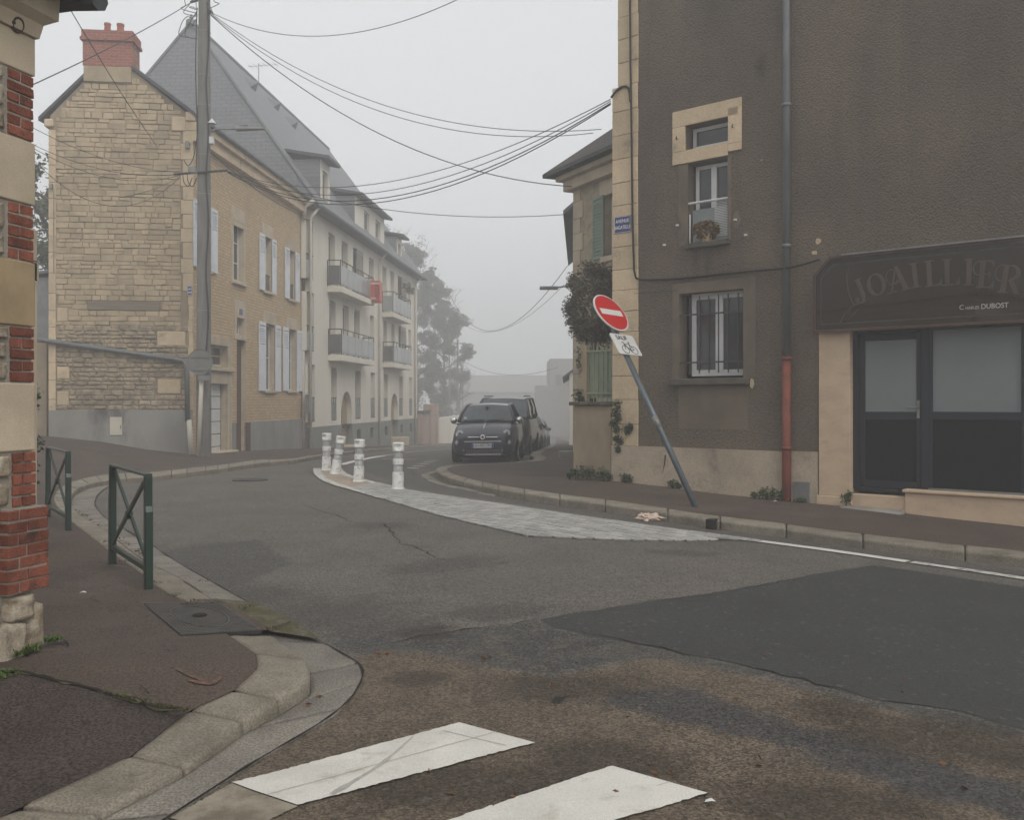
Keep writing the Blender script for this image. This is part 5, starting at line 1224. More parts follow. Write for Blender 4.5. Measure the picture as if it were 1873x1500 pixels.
# first-floor window with rail, screen and flowers
window(rh, R, w2[0] + .04, w2[1], w2[2] + .04, w2[3] - .02, -.17, M['pvc_white'], M['glass_dark'], t=.055, cas=2)
def rsurf(u0, u1, z0, z1, o, mat, name): mb = MB(); mb.box(R, u0, u1, -.05, o, z0, z1); return mb.build(name, mat, rh, bevel=.003)
rsurf(UR(1241), w2[0], w2[2] - .02, w2[3], .006, M['smooth_render'], 'reveal_patch'); rsurf(w2[1], UR(1337), w2[2] - .02, w2[3], .006, M['smooth_render'], 'reveal_patch')
mb = MB(); mb.box(R, UR(1254), UR(1337), -.2, .09, w2[2] - .08, w2[2]); mb.build('sill', M['sill_dark'], rh, bevel=.01)
mb = MB(); zr1 = ZR_(1265, 371); mb.tube([R.P(w2[0], -.03, zr1), R.P(w2[1], -.03, zr1)], .018, 8); mb.tube([R.P(w2[0] + .02, -.03, w2[2]), R.P(w2[0] + .02, -.03, w2[2] + .45)], .012, 8); mb.build('window_rail', M['pvc_white'], rh)
mb = MB(); mb.box(R, w2[0] + .05, w2[1] - .01, -.07, -.06, w2[2] + .03, ZR_(1270, 383)); mb.build('screen', M['glass_frost'], rh)
mb = MB()
for q in range(22): z = w2[2] + .08 + q * .024; mb.box(R, w2[1] - .24, w2[1] - .03, -.058, -.05, z, z + .010)
mb.build('blind_slats', M['pvc_white'], rh, kind='stuff')
# ground-floor window with bars
window(rh, R, w3[0] + .12, w3[1], w3[2] + .04, w3[3] - .0, -.17, M['pvc_white'], M['glass_dark'], t=.075, cas=2, tb=.09)
rsurf(UR(1230), w3[0] - .004, w3[2], w3[3] + .16, .005, M['smooth_render'], 'reveal_patch'); rsurf(w3[1] + .004, UR(1382), w3[2], w3[3] + .16, .005, M['smooth_render'], 'reveal_patch')
rsurf(w3[0], w3[1], w3[3], w3[3] + .157, .005, M['smooth_render'], 'lintel_patch'); 
mb = MB(); mb.box(R, UR(1227), UR(1372), -.2, .10, w3[2] - .10, w3[2]); mb.build('sill', M['sill_dark'], rh, bevel=.012)
rsurf(UR(1241), UR(1368), ZR_(1241, 785), w3[2] - .103, .006, M['smooth_render'], 'bricked_opening')
for q in range(6):
    u = w3[0] + .17 + (w3[1] - w3[0] - .26) * q / 5; mb = MB(); mb.tube([R.P(u, -.03, w3[2] + .08), R.P(u, -.03, w3[3] - .05)], .010, 6); mb.build('window_bar', M['metal_dark'], rh)
for z in (w3[2] + .24, w3[3] - .32):
    mb = MB(); mb.box(R, w3[0] - .0, w3[1], -.04, -.02, z - .012, z + .012); mb.build('window_bar', M['metal_dark'], rh)
# old plaster scars with shutter hooks
for px, py, w, h in ((1217, 448, .13, .13), (1241, 412, .12, .13), (1347, 402, .16, .26), (1366, 430, .12, .1), (1393, 292, .03, .03), (1496, 442, .1, .09), (1490, 462, .09, .07), (1375, 702, .08, .16)):
    u, z = R.uv(px, py); mb = MB(); n = 9
    pts = [R.P(u + w / 2 * math.cos(t) * rnd.uniform(.6, 1.1), .006, z + h / 2 * math.sin(t) * rnd.uniform(.6, 1.1)) for t in [2 * math.pi * q / n for q in range(n)]]
    mb.prism(pts, -Vector((R.n.x, R.n.y, 0)) * .02); sc_ = mb.build('plaster_scar', M['smooth_render'] if px < 1480 and w > .1 else M['quoin_stone'], rh)
    if px < 1370: mb = MB(); mb.box(R, u - .02, u + .015, .004, .05, z - .015, z + .012); mb.build('shutter_hook', M['pvc_white'], sc_)
for px, py in ((1240, 255), (1342, 233)):
    u, z = R.uv(px, py); mb = MB(); mb.tube([R.P(u, .02, z), R.P(u, .06, z), R.P(u + .02, .07, z + .03)], .008, 6); mb.build('shutter_hook', M['metal_dark'], rh)
# downpipe: zinc above, red cast iron below
u = UR(1438.5, .08); zj = ZR_(1440, 652, .08)
pipe(rh, [R.P(u, .08, zj), R.P(u, .08, ZTOP)], .052, M['zinc'], 'downpipe', n=14, collars=[R.P(u, .08, ZR_(1438, 192, .08)), R.P(u, .08, ZR_(1438, 450, .08))])
pipe(rh, [R.P(u, .08, zbase), R.P(u, .08, zj)], .06, M['cast_red'], 'downpipe', 'red painted cast iron foot of the downpipe', n=14, collars=[R.P(u, .08, zj - .03), R.P(u, .08, ZR_(1443, 820, .08))])
# cables on the wall
def cable(pts, r, name, label, fr=R):
    mb = MB(); mb.tube(catmull([fr.P(*fr_uv) for fr_uv in pts], 6), r, 6); return mb.build(name, M['wire'], label=label, cat='cable', smooth=True)
def ru(px, py, o): uu, zz = R.uv(px, py, o); return (uu, o, zz)
cable([ru(1152, -60, .05), ru(1153, 100, .05), ru(1155, 250, .05), ru(1157, 400, .05), ru(1159, 470, .05), ru(1161, 500, .05), ru(1172, 511, .04), ru(1230, 510, .03), ru(1330, 500, .03), ru(1425, 491, .10), ru(1450, 488, .14), ru(1500, 474, .06)], .017, 'wall_cable', 'thick black cable running down the stone corner and along the roughcast wall')
cable([ru(1118, 178, .10), ru(1128, 165, .05), ru(1140, 158, .04), ru(1150, 162, .04), ru(1153, 185, .07)], .02, 'wall_cable', 'short black cable curving over the stone corner where the wires arrive')
cable([ru(1160, 537, .02), ru(1200, 534, .02), ru(1238, 531, .02)], .005, 'wall_cable', 'thin pale clothes-line cord fixed left of the barred window')
# AVENUE BAGATELLE plate
u0, u1, z0, z1 = UR(1123.5, .03), UR(1154, .03), ZR_(1123.5, 428, .03), ZR_(1123.5, 397, .03)
pl = thing('street_plate', 'blue enamel plate reading AVENUE BAGATELLE on the stone corner', 'street sign', R.P(u0, .03, z0))
mb = MB(); mb.box(R, u0, u1, .022, .034, z0, z1); mb.build('plate', M['blue_enamel'], pl, bevel=.004)
mb = MB(); framebox(mb, R, u0 + .007, u1 - .007, z0 + .007, z1 - .007, .0345, .036, .006); mb.build('border', M['white_enamel'], pl)
cu = (u0 + u1) / 2; cz = (z0 + z1) / 2
txt('AVENUE', .078, frM(R, cu, .0355, cz + .052), M['white_enamel'], 'lettering', pl, ext=.001, bold=.0004, sx=.86)
txt('BAGATELLE', .078, frM(R, cu, .0355, cz - .048), M['white_enamel'], 'lettering', pl, ext=.001, bold=.0004, sx=.75)

# ---- shop front
def uvs(px, py, o=0): return R.uv(px, py, o)
sp_o = .03
mb = MB(); mb.box(R, UR(1499), UR(1556), -.3, sp_o, ZR_(1500, 905), ZR_(1500, 600)); mb.build('pilaster', M['shopstone'], rh, bevel=.006)
mb = MB(); mb.box(R, UR(1499) - .02, UR(1560), -.3, .06, zbase, ZR_(1500, 905) - .002); mb.build('pilaster_foot', M['shopstone'], rh, bevel=.008)
thr = ZR_(1697, 897)
ue = UL - .9
mb = MB(); mb.box(R, UR(1655, .05), ue, -.3, .05, zbase, thr - .04); mb.build('shop_base', M['shopstone'], rh, bevel=.006)
mb = MB(); mb.box(R, UR(1650, .08), ue, -.3, .085, thr - .038, thr); mb.build('base_ledge', M['shopstone'], rh, bevel=.008)
mb = MB(); mb.box(R, UR(1558), UR(1655, .05) - .004, -.3, .02, zbase, ZR_(1560, 903)); mb.build('door_base', M['shopstone'], rh, bevel=.006)
mb = MB(); z_ = ZR_(1560, 929, .2); mb.hexa([R.P(UR(1545), .02, zbase), R.P(UR(1660), .055, zbase), R.P(UR(1660), .26, zbase), R.P(UR(1545), .24, zbase), R.P(UR(1545), .02, z_ + .02), R.P(UR(1660), .055, z_), R.P(UR(1660), .26, z_ - .02), R.P(UR(1545), .24, z_)]); mb.build('door_step', M['concrete'], rh, bevel=.02)
do = -.10; 
d0, d1, dm1 = UR(1557, do), UR(1691, do), UR(1697, do); zdb, zdt = ZR_(1560, 893, do), ZR_(1560, 606, do)
mb = MB(); mb.box(R, d0, d0 + .10, do - .08, do + .02, zdb, zdt); mb.box(R, d1 - .035, dm1 + .03, do - .08, do + .02, zdb, zdt); mb.box(R, d0 + .1, d1 - .035, do - .08, do + .02, zdt - .05, zdt); mb.box(R, d0 + .1, d1 - .035, do - .08, do + .03, zdb - .03, zdb + .02); mb.build('door_frame', M['anthracite'], rh, bevel=.006)
l0, l1 = d0 + .105, d1 - .04
gz0, gz1 = ZR_(1582, 753, do), ZR_(1582, 624, do); gu0, gu1 = UR(1582, do), UR(1676, do)
mb = MB(); lz0, lz1 = zdb + .025, zdt - .055
mb.box(R, l0, gu0, do - .05, do, lz0, lz1); mb.box(R, gu1, l1, do - .05, do, lz0, lz1); mb.box(R, gu0, gu1, do - .05, do, gz1, lz1); mb.box(R, gu0, gu1, do - .05, do, gz0 - .11, gz0); mb.box(R, gu0, gu1, do - .05, do, lz0, lz0 + .10)
sd_ = mb.build('shop_door', M['anthracite'], rh, bevel=.006)
mb = MB(); mb.box(R, gu0, gu1, do - .035, do - .02, gz0, gz1); mb.build('frosted_pane', M['glass_frost'], sd_)
mb = MB(); mb.box(R, gu0, gu1, do - .045, do - .015, lz0 + .10, gz0 - .11); mb.build('door_panel', M['panel_black'], sd_)
mb = MB(); hu, hz_ = R.uv(1680, 748, do); mb.box(R, hu - .018, hu + .018, do, do + .012, hz_ - .12, hz_ + .11); mb.tube([R.P(hu, do, hz_ + .02), R.P(hu, do + .05, hz_ + .02), R.P(hu - .13, do + .055, hz_ + .02)], .010, 8); mb.build('handle', M['metal_grey'], sd_, smooth=False)
# shop window
g0 = dm1 + .03; g1 = UR(1869, do); gz0, gz1 = ZR_(1700, 753, do), ZR_(1700, 606, do) 
for i, (a, b) in enumerate(((g0 + .02, g1), (g1 + .09, ue - .1))):
    mb = MB(); framebox(mb, R, a - .03, b + .03, zdb, zdt, do - .07, do + .012, .035); mb.box(R, a, b, do - .07, do + .01, gz0 - .10, gz0); wn = mb.build('shop_window', M['anthracite'], rh, bevel=.005)
    mb = MB(); mb.box(R, a, b, do - .03, do - .02, gz0, zdt - .03); mb.build('frosted_pane', M['glass_frost'], wn)
    mb = MB(); mb.box(R, a, b, do - .04, do - .012, zdb + .02, gz0 - .1); mb.build('lower_panel', M['panel_black'], wn)
mb = MB(); mb.box(R, dm1 + .02, ue, do - .05, do + .06, thr + .002, thr + .022); mb.build('window_threshold', M['metal_grey'], rh)
# sign box: chamfered brown frame, dark glass, lettering
so_ = .14
sg = thing('shop_sign', 'brown glazed fascia sign reading JOAILLIER above the shop front', 'shop sign', R.P(UR(1489, so_), so_, zsb))
A_ = UR(1489, so_); zmid = ZR_(1489.5, 505, so_); ch_u = UR(1518, so_); Z1 = zst; EN = ue + .25
outl = [(A_, zsb), (A_, zmid), (ch_u, Z1), (EN - .25, Z1), (EN, zmid), (EN, zsb)]
mb = MB(); nv_ = Vector((R.n.x, R.n.y, 0))
mb.prism([R.P(u, .0, z) for u, z in outl], nv_ * (so_ - .02)); mb.build('case', M['brown_frame'], sg)
def inset(d): return [(A_ + d, zsb + d), (A_ + d, zmid - d * .4), (ch_u + d * .45, Z1 - d), (EN - .25 - d * .45, Z1 - d), (EN - d, zmid - d * .4), (EN - d, zsb + d)]
def ring(d0, d1, o0, o1, name, mat):
    a, b = inset(d0), inset(d1); mb = MB(); n = len(a)
    for i in range(n):
        j = (i + 1) % n
        mb.hexa([R.P(*(a[i][0], o0, a[i][1])), R.P(*(a[j][0], o0, a[j][1])), R.P(*(b[j][0], o0, b[j][1])), R.P(*(b[i][0], o0, b[i][1])), R.P(*(a[i][0], o1, a[i][1])), R.P(*(a[j][0], o1, a[j][1])), R.P(*(b[j][0], o1, b[j][1])), R.P(*(b[i][0], o1, b[i][1]))])
    return mb.build(name, mat, sg)
ring(-.012, .022, so_ - .02, so_ + .012, 'frame', M['brown_frame'])
sgm = pm('sign_glass', (.030, .020, .014), (.036, .025, .018), 1.5, rough=.03, spec=1.0)  # brown reflection of the house opposite is put into the glass colour
mb = MB(); mb.prism([R.P(u, so_ - .012, z) for u, z in inset(.022)], nv_ * .004); mb.build('glass', sgm, sg)
sgl = pm('sign_letter', (.085, .063, .051), (.07, .053, .043), 4, rough=.35); sgl2 = pm('sign_line', (.045, .042, .04), rough=.4)
ring(.085, .105, so_ - .008, so_ - .0065, 'inner_line', sgl2)
mb = MB(); mb.box(R, UR(1540, so_), EN - .1, .0, so_ + .03, Z1 + .012, Z1 + .03); mb.build('flashing', M['metal_grey'], sg)
def stroke(*pts): return list(pts)
def rect(x0, x1, y0, y1): return [(x0, y0), (x1, y0), (x1, y1), (x0, y1)]
def arc(cx, cy_, rx, ry, a0, a1, w, n=18, w2=None):               # band along an ellipse, as quads
    out = []; w2 = w if w2 is None else w2
    for k in range(n):
        t0, t1 = math.radians(a0 + (a1 - a0) * k / n), math.radians(a0 + (a1 - a0) * (k + 1) / n)
        def pt_(t, s_): ww = w2 + (w - w2) * abs(math.cos(t)); return (cx + (rx + s_ * ww / 2) * math.cos(t), cy_ + (ry + s_ * ww / 2) * math.sin(t))
        out.append([pt_(t0, -1), pt_(t1, -1), pt_(t1, 1), pt_(t0, 1)])
    return out
def glyph(c):
    sf_ = lambda x, y: rect(x - .17, x + .17, y - .025, y + .025)
    if c == 'I': return [rect(-.085, .085, -.45, .45), sf_(0, .475), sf_(0, -.475)]
    if c == 'L': return [rect(-.22, -.05, -.45, .45), sf_(-.13, .475), rect(-.30, .30, -.5, -.45), [(.16, -.45), (.30, -.45), (.30, -.22), (.27, -.3)]]
    if c == 'O': return arc(0, 0, .30, .44, 0, 360, .17, 32, .05)
    if c == 'A': return [[(-.30, -.45), (-.24, -.45), (.06, .48), (.0, .48)], [(.16, -.45), (.36, -.45), (.10, .5), (-.04, .5)], rect(-.2, .24, -.16, -.11), sf_(-.27, -.475), sf_(.27, -.475)] + arc(-.16, .12, .22, .30, 60, 330, .05)
    if c == 'E': return [rect(-.20, -.03, -.45, .45), rect(-.28, .26, .45, .5), rect(-.28, .30, -.5, -.45), rect(-.03, .14, -.03, .03), [(.15, .45), (.26, .45), (.26, .25), (.23, .33)], [(.17, -.45), (.30, -.45), (.30, -.22), (.27, -.3)], [(.10, -.12), (.16, -.12), (.16, .12), (.10, .12)]] + arc(-.24, .22, .18, .24, 40, 300, .045)
    if c == 'R': return [rect(-.22, -.05, -.45, .45), sf_(-.13, -.475), rect(-.30, .05, .45, .5), [(-.02, -.02), (.14, -.02), (.42, -.5), (.22, -.5)]] + arc(.03, .23, .24, .24, -90, 90, .13, 14, .05) + arc(-.26, .2, .2, .28, 40, 300, .045)
    if c == 'J': return [rect(-.02, .15, -.25, .45), sf_(.065, .475)] + arc(-.10, -.26, .165, .22, 180, 360, .14, 14, .06) + arc(-.22, -.30, .06, .06, 0, 360, .10, 12)
for ch_, px, py, hpx, rot in (('J', 1572, 532, 45, 20), ('O', 1602.5, 520, 44, 15), ('A', 1640, 510, 47, 10), ('I', 1673, 503, 46, 6), ('L', 1706, 499, 48, 3), ('L', 1739, 497, 49, 1), ('I', 1772, 497, 49, -2), ('E', 1802, 501, 50, -5), ('R', 1845, 510, 52, -9)):
    uu, zz_ = R.uv(px, py, so_); H_ = hpx / (F / (R.P(uu, so_, zz_).y)); Mm = frM(R, uu, so_ - .0075, zz_, rot); mb = MB()
    for q, pg in enumerate(glyph(ch_)): mb.prism([Mm @ Vector((x * H_ * 1.02, y * H_, .0001 * (q % 5))) for x, y in pg], nv_ * .002)
    mb.build('letter', sgl, sg)
mb = MB(); pts = [(1552, 487), (1549, 505), (1551, 530), (1557, 548), (1563, 558)]
mb.tube(catmull([R.P(*(lambda a: (a[0], so_ - .006, a[1]))(R.uv(*p, so_))) for p in pts], 6), .008, 6)
mb.tube(catmull([R.P(*(lambda a: (a[0], so_ - .006, a[1]))(R.uv(*p, so_))) for p in [(1538, 590), (1545, 574), (1556, 563), (1566, 557), (1580, 553), (1588, 545)]], 6), .008, 6)
mb.tube(catmull([R.P(*(lambda a: (a[0], so_ - .006, a[1]))(R.uv(*p, so_))) for p in [(1553, 584), (1562, 574), (1571, 564)]], 6), .006, 6); mb.build('flourish', sgl, sg)
silver = pm('sign_silver', (.42, .41, .39), rough=.4)
for body, px, py, hp, bo in (('C', 1758.5, 562.5, 9.0, .0), ('HARLES', 1778, 563, 5.6, .0), ('DUBOST', 1819, 559.5, 9.2, .0006)):
    uu, zz_ = R.uv(px, py, so_); sc_ = F / R.P(uu, so_, zz_).y; txt(body, hp / sc_ / .70, frM(R, uu, so_ - .006, zz_), silver, 'lettering', sg, ext=.001, bold=bo, sx=.9 if body != 'HARLES' else .85)

# ------------------------------------------------------------------ garden wall, fence, stone block
gw = thing('garden_wall', 'stained yellow garden wall with a stone coping beside the leaning sign', 'wall', R.P(-.6, -.1, .2))
g0, g1 = UR(1049), UR(1121) - .01; zcop = ZR_(1090, 742)
mb = MB(); mb.box(R, g0, g1, -.30, .02, -.4, zcop); mb.box(R, g0, g0 + .3, -2.6, -.302, -.4, zcop - .01); mb.build('wall', M['garden_render'], gw, bevel=.02)
n = 4
for q in range(n):
    a, b = g0 - .05 + (g1 - g0 + .05) * q / n, g0 - .05 + (g1 - g0 + .05) * (q + 1) / n
    mb = MB(); mb.box(R, a + .003, b - .003, -.34, .075, zcop + .002, zcop + .065 + rnd.uniform(-.006, .006)); mb.build('coping_stone', M['sill_dark'], gw, bevel=.012)
fe = thing('garden_fence', 'pale green sheet metal fence with thin bars above the garden wall', 'fence', R.P(-.6, -.1, zcop))
f0, f1 = UR(1068), UR(1119); fz0, fz1 = ZR_(1090, 728), ZR_(1090, 641)
np_ = 6
for q in range(np_):
    a, b = f0 + (f1 - f0) * q / np_, f0 + (f1 - f0) * (q + 1) / np_
    mb = MB(); mb.box(R, a + .003, b - .003, -.17, -.16, fz0, fz1); mb.build('sheet', M['fence_green'], fe)
for q in range(np_ + 1):
    u = f0 + (f1 - f0) * q / np_; mb = MB(); mb.tube([R.P(u, -.14, zcop + .06), R.P(u, -.14, fz1 + .10), R.P(u, -.14, fz1 + .15)], [.008, .008, .001], 6); mb.build('bar', M['fence_green'], fe)
for z in (fz0 + .08, fz1 - .0):
    mb = MB(); mb.box(R, f0 - .03, f1, -.135, -.122, z - .014, z + .014); mb.build('rail', M['fence_green'], fe)
mb = MB(); mb.box(R, f0 - .20, f0 - .03, -.28, -.1, zcop + .066, fz1 + .1); mb.build('fence_post', M['garden_render'], fe, bevel=.01)
p = G(1034, 836, .14); mb = MB(); mb.wbox(p.x - .16, p.x + .24, p.y, p.y + .4, p.z - .15, p.z + .14); mb.build('stone_block', M['concrete'], label='grey stone block on the pavement by the end of the garden wall', cat='stone block', bevel=.02, seg=2)

# ------------------------------------------------------------------ the old house behind the garden, with the green shutter
H2 = Fr((1.47, 22.0), (.456, -.89))
oh = thing('old_stone_house', 'old stone house with a green louvred shutter behind the garden', 'house', H2.P(1.5, -2, 0))
zE2 = H2.Z(1050, 322); Lh = 3.5
hw = (H2.U(1107), H2.U(1130), H2.Z(1107, 470), H2.Z(1107, 358))
stone2 = pm('old_rubble', (.40, .335, .235), (.30, .25, .175), 5, bump=.9, bsc=9, c3=(.2, .165, .12), sc3=6, f3=(.55, .7), bdist=.04)
mb = MB(); wall(mb, H2, 0, Lh, -.4, zE2, [hw], depth=.22)
back = Vector((.3, 1., 0)).normalized()
a, b = H2.P(0, 0, -.4), H2.P(Lh, 0, -.4); c_ = a + Vector((4.5, 2.2, 0)); d_ = b + Vector((4.0, 2.2, 0)); hv3 = Vector((0, 0, zE2 + .4))
mb.quad(a, c_, c_ + hv3, a + hv3); mb.quad(c_, d_, d_ + hv3, c_ + hv3); mb.build('wall', stone2, oh)
z = .3; k = 0
while z < zE2 - .5:
    h = rnd.uniform(.32, .42); mb = MB(); mb.box(H2, -.01, .42 if k % 2 else .30, -.2, .025, z + .004, z + h - .004); mb.build('quoin', M['cream_stone'], oh, bevel=.008); z += h; k += 1
mb = MB(); mb.box(H2, -.18, Lh, -.2, .20, zE2 - .36, zE2 - .12); mb.box(H2, -.3, Lh, -.2, .34, zE2 - .117, zE2); mb.build('cornice', M['cream_stone'], oh, bevel=.01)
mb = MB(); e0 = H2.P(-.55, .55, zE2 + .003); e1 = H2.P(Lh + .5, .55, zE2 + .003); t0 = H2.P(1.3, -2.2, zE2 + 2.1); t1 = H2.P(Lh + .5, -2.2, zE2 + 2.1)
e2 = a + Vector((4.5, 2.2, zE2 + .4)) 
for q in ((e0, e1, t1, t0), (e0, t0, e2)): mb.add([Vector(x) for x in q] + [Vector(x) + Vector((0, 0, .09)) for x in q], [list(range(len(q)))[::-1], list(range(len(q), 2 * len(q)))] + [(i, (i + 1) % len(q), len(q) + (i + 1) % len(q), len(q) + i) for i in range(len(q))])
old_slate = brickmat('old_slate', (H2.u.x, H2.u.y, 0), (0, 0, 1.3), .22, .13, (.10, .095, .085), (.075, .072, .066), (.05, .048, .044), mortar=.01, bump=.7, c3=(.11, .10, .07), sc3=1.5)
mb.build('roof', old_slate, oh)
mb = MB(); cp = H2.P(.5, -1.6, zE2 + .9); mb.wbox(cp.x - .3, cp.x + .1, cp.y - .3, cp.y + .3, zE2, zE2 + 1.55); mb.build('chimney', M['cream_stone'], oh)
window(oh, H2, hw[0], hw[1], hw[2], hw[3], -.17, M['pvc_white'], M['glass_dim'], t=.05, cas=2)
shutter(oh, H2, H2.U(1088), H2.U(1107) - .01, hw[2] - .02, hw[3] + .02, .03, M['shutter_green'], louv=(.04, .96))
mb = MB(); mb.box(H2, hw[0] - .22, hw[1] + .1, -.05, .024, hw[3] + .003, hw[3] + .36); mb.build('lintel', M['cream_stone'], oh, bevel=.01)
mb = MB(); mb.box(H2, hw[0] - .1, hw[1] + .1, -.05, .08, hw[2] - .12, hw[2] - .003); mb.build('sill', M['cream_stone'], oh)

# ------------------------------------------------------------------ houses further down the right side of the street, sunk in fog
def far_house(x0, y0, w, L, zg, ze, rise, mat, label, dirx=.075, roofm=None, name='far_house', wins=(), eave=.35):
    t = thing(name, label, 'house', (x0, y0, zg)); fr = Fr2((x0, y0), (dirx, 1.0), (-1, dirx)); fe_ = Fr2((x0, y0), (1, -dirx), (-dirx, -1))
    mb = MB(); ap_u = w / 2; ws = [w_ for w_ in wins]
    mb.add([fe_.P(0, 0, zg), fe_.P(w, 0, zg), fe_.P(w, 0, ze), fe_.P(ap_u, 0, ze + rise), fe_.P(0, 0, ze)], [(0, 1, 2, 3, 4)])
    wall(mb, fr, 0, L, zg, ze, ws, depth=.15)
    q = fr.P(L, 0, zg); mb.add([q, q + Vector((w, 0, 0)), q + Vector((w, 0, ze - zg)), q + Vector((w / 2, 0, ze - zg + rise)), q + Vector((0, 0, ze - zg))], [(0, 1, 2, 3, 4)]); mb.build('wall', mat, t)
    for w_ in ws: window(t, fr, w_[0], w_[1], w_[2], w_[3], -.1, M['pvc_white'], M['glass_dim'], t=.06, cas=2)
    mb = MB(); up = Vector((0, 0, .12)); s_ = rise / (w / 2)
    for sgn in (0, 1):
        if sgn == 0: A0 = fe_.P(-eave, .15, ze - eave * s_); A1 = fe_.P(w / 2, .15, ze + rise)
        else: A0 = fe_.P(w + eave, .15, ze - eave * s_); A1 = fe_.P(w / 2, .15, ze + rise)
        dd = Vector((fr.u.x, fr.u.y, 0)) * (L + .3); mb.prism([A0, A0 + dd, A1 + dd, A1], up + Vector((0, 0, .002 * sgn)))
    mb.build('roof', roofm or M['slate_edge'], t)
    mb = MB(); cp = fe_.P(w / 2, -L * .8, ze + rise); mb.wbox(cp.x - .3, cp.x + .3, cp.y - .4, cp.y + .4, ze + rise * .6, ze + rise + .9); mb.build('chimney', mat, t)
    return t
zg_ = lambda y: gf(2, y) - .3
t = far_house(1.78, 27.2, 7, 10, zg_(28), 7.2, 3.0, M['concrete'], 'grey rendered house end beyond the old stone house', wins=[(1 + k * 2.4, 2 + k * 2.4, z, z + 1.5) for k in range(4) for z in (.6, 3.8)], eave=.28)
far_house(2.9, 47, 6, 12, zg_(50), 2.9, 2.2, M['apt_render'], 'low pale house half lost in fog beyond the parked cars', dirx=.06, wins=[(.8 + k * 2.6, 1.8 + k * 2.6, -.2, 1.4) for k in range(4)])
fb = thing('flat_roofed_block', 'flat roofed block in fog-toned grey at the street end', 'building', (8, 120, -2.8))
mb = MB(); x0, x1 = at(985, 0, 120).x, at(1100, 0, 120).x; mb.wbox(x0 + 1.5, x1, 120, 132, -4, at(0, 656, 120).z); mb.wbox(x0 - .5, x1, 116, 119.9, -4, at(0, 705, 116).z); mb.build('wall', M['concrete'], fb)  # white walls coloured grey to sink into the fog: haze by colour
for q in range(3):
    mb = MB(); xx = x0 + 2.2 + q * 1.4; mb.wbox(xx, xx + .8, 119.96, 119.99, 3.6, 5.0); mb.build('window', M['glass_dim'], fb)
fb2 = thing('far_terrace', 'grey row of houses across the far end of the street', 'building', (-1, 165, -3))
mb = MB(); mb.wbox(-14, 10, 165, 177, -4, 3.2); mb.build('wall', M['concrete'], fb2)
mb = MB(); mb.add([(-14.4, 164.6, 3.2), (10.4, 164.6, 3.2), (10.4, 171, 6.4), (-14.4, 171, 6.4), (-14.4, 177.4, 3.2), (10.4, 177.4, 3.2)], [(0, 1, 2, 3), (3, 2, 5, 4), (0, 3, 4), (1, 5, 2), (0, 4, 5, 1)]); mb.build('roof', M['concrete'], fb2)  # dark roof given a pale colour, painting in the haze of distance
# walls beyond the apartment house
lw = thing('boundary_wall', 'pinkish boundary wall with pillars beyond the apartment house', 'wall', (-5.3, 58, -1.5))
wf = Fr2((-5.45, 56.5), (.03, 1), (1, -.03)); pinkw = pm('pink_wall', (.38, .27, .22), (.30, .22, .18), 1.5, bump=.3, bsc=20)
mb = MB(); mb.box(wf, 0, 9, -.3, 0, -3, .75); mb.build('wall', pinkw, lw)
for u in (3.6, 7.4):
    mb = MB(); mb.box(wf, u, u + .6, -.4, .12, -3, 1.35); mb.build('pillar', pinkw, lw, bevel=.02)
mb = MB(); mb.box(wf, 0, 3.6, -.36, .06, .752, .95); mb.build('coping', M['slate_edge'], lw)
wf2 = Fr2((-5.1, 66), (.05, 1), (1, -.05)); mb = MB(); mb.box(wf2, 0, 18, -.3, 0, -3.4, .35); mb.build('boundary_wall', M['apt_render'], label='low pale boundary wall fading into fog behind the small car', cat='wall')

# ------------------------------------------------------------------ street furniture
# concrete utility pole with lamp
pb = Vector((-7.98, 23.9, gf(-7.98, 23.9) + .1))
up_ = thing('utility_pole', 'tall grey concrete utility pole in front of the gabled house corner', 'utility pole', pb)
def zp(py): return EYE + (HY - py) * 23.9 / F
def xp(px): return (px - CX) / F * 23.9
def xc(z): return np.interp(z, [0, 12.4], [xp(372.5), xp(374)])
mb = MB(); rows = []
for z in np.linspace(pb.z - .2, 12.4, 24):
    w = np.interp(z, [0, 12.4], [.165, .125]); d = w * .8; x = float(xc(z)); c = .025
    rows.append([Vector((x + a, 23.9 + b, z)) for a, b in ((-w + c, -d), (w - c, -d), (w, -d + c), (w, d - c), (w - c, d), (-w + c, d), (-w, d - c), (-w, -d + c))])
mb.loft(rows, True); k = len(mb.v) - 8; mb.f.append(list(range(k, k + 8))); mb.mi.append(0); mb.build('shaft', M['pole_concrete'], up_)
for py in (57, 137, 192, 283, 355, 568):
    z = zp(py); w = np.interp(z, [0, 12.4], [.165, .125]) + .006; x = float(xc(z)); mb = MB(); mb.wbox(x - w, x + w, 23.9 - w * .8 - .003, 23.9 + w * .8 + .003, z - .012, z + .012); mb.build('steel_band', M['metal_grey'], up_)
# cables strapped along the pole
mb = MB(); pts = []
for k, z in enumerate(np.linspace(zp(30), zp(660), 40)):
    x = float(xc(z)); pts.append(Vector((x + .145 + .03 * math.sin(k * .6), 23.72, z)))
mb.tube(pts, .022, 6); pts = [Vector((float(xc(z)) - .15 + .02 * math.sin(z * 1.7), 23.74, z)) for z in np.linspace(zp(20), zp(320), 30)]; mb.tube(pts, .014, 6); mb.build('riser_cable', M['wire'], up_, kind='stuff')
mb = MB(); mb.tube([Vector((xp(370), 23.62, pb.z + .02)), Vector((xp(375.5), 23.66, zp(664)))], .055, 10); mb.build('cable_guard', M['pvc_cream'], up_, smooth=True, label='leaning cream plastic cable guard at the pole foot')
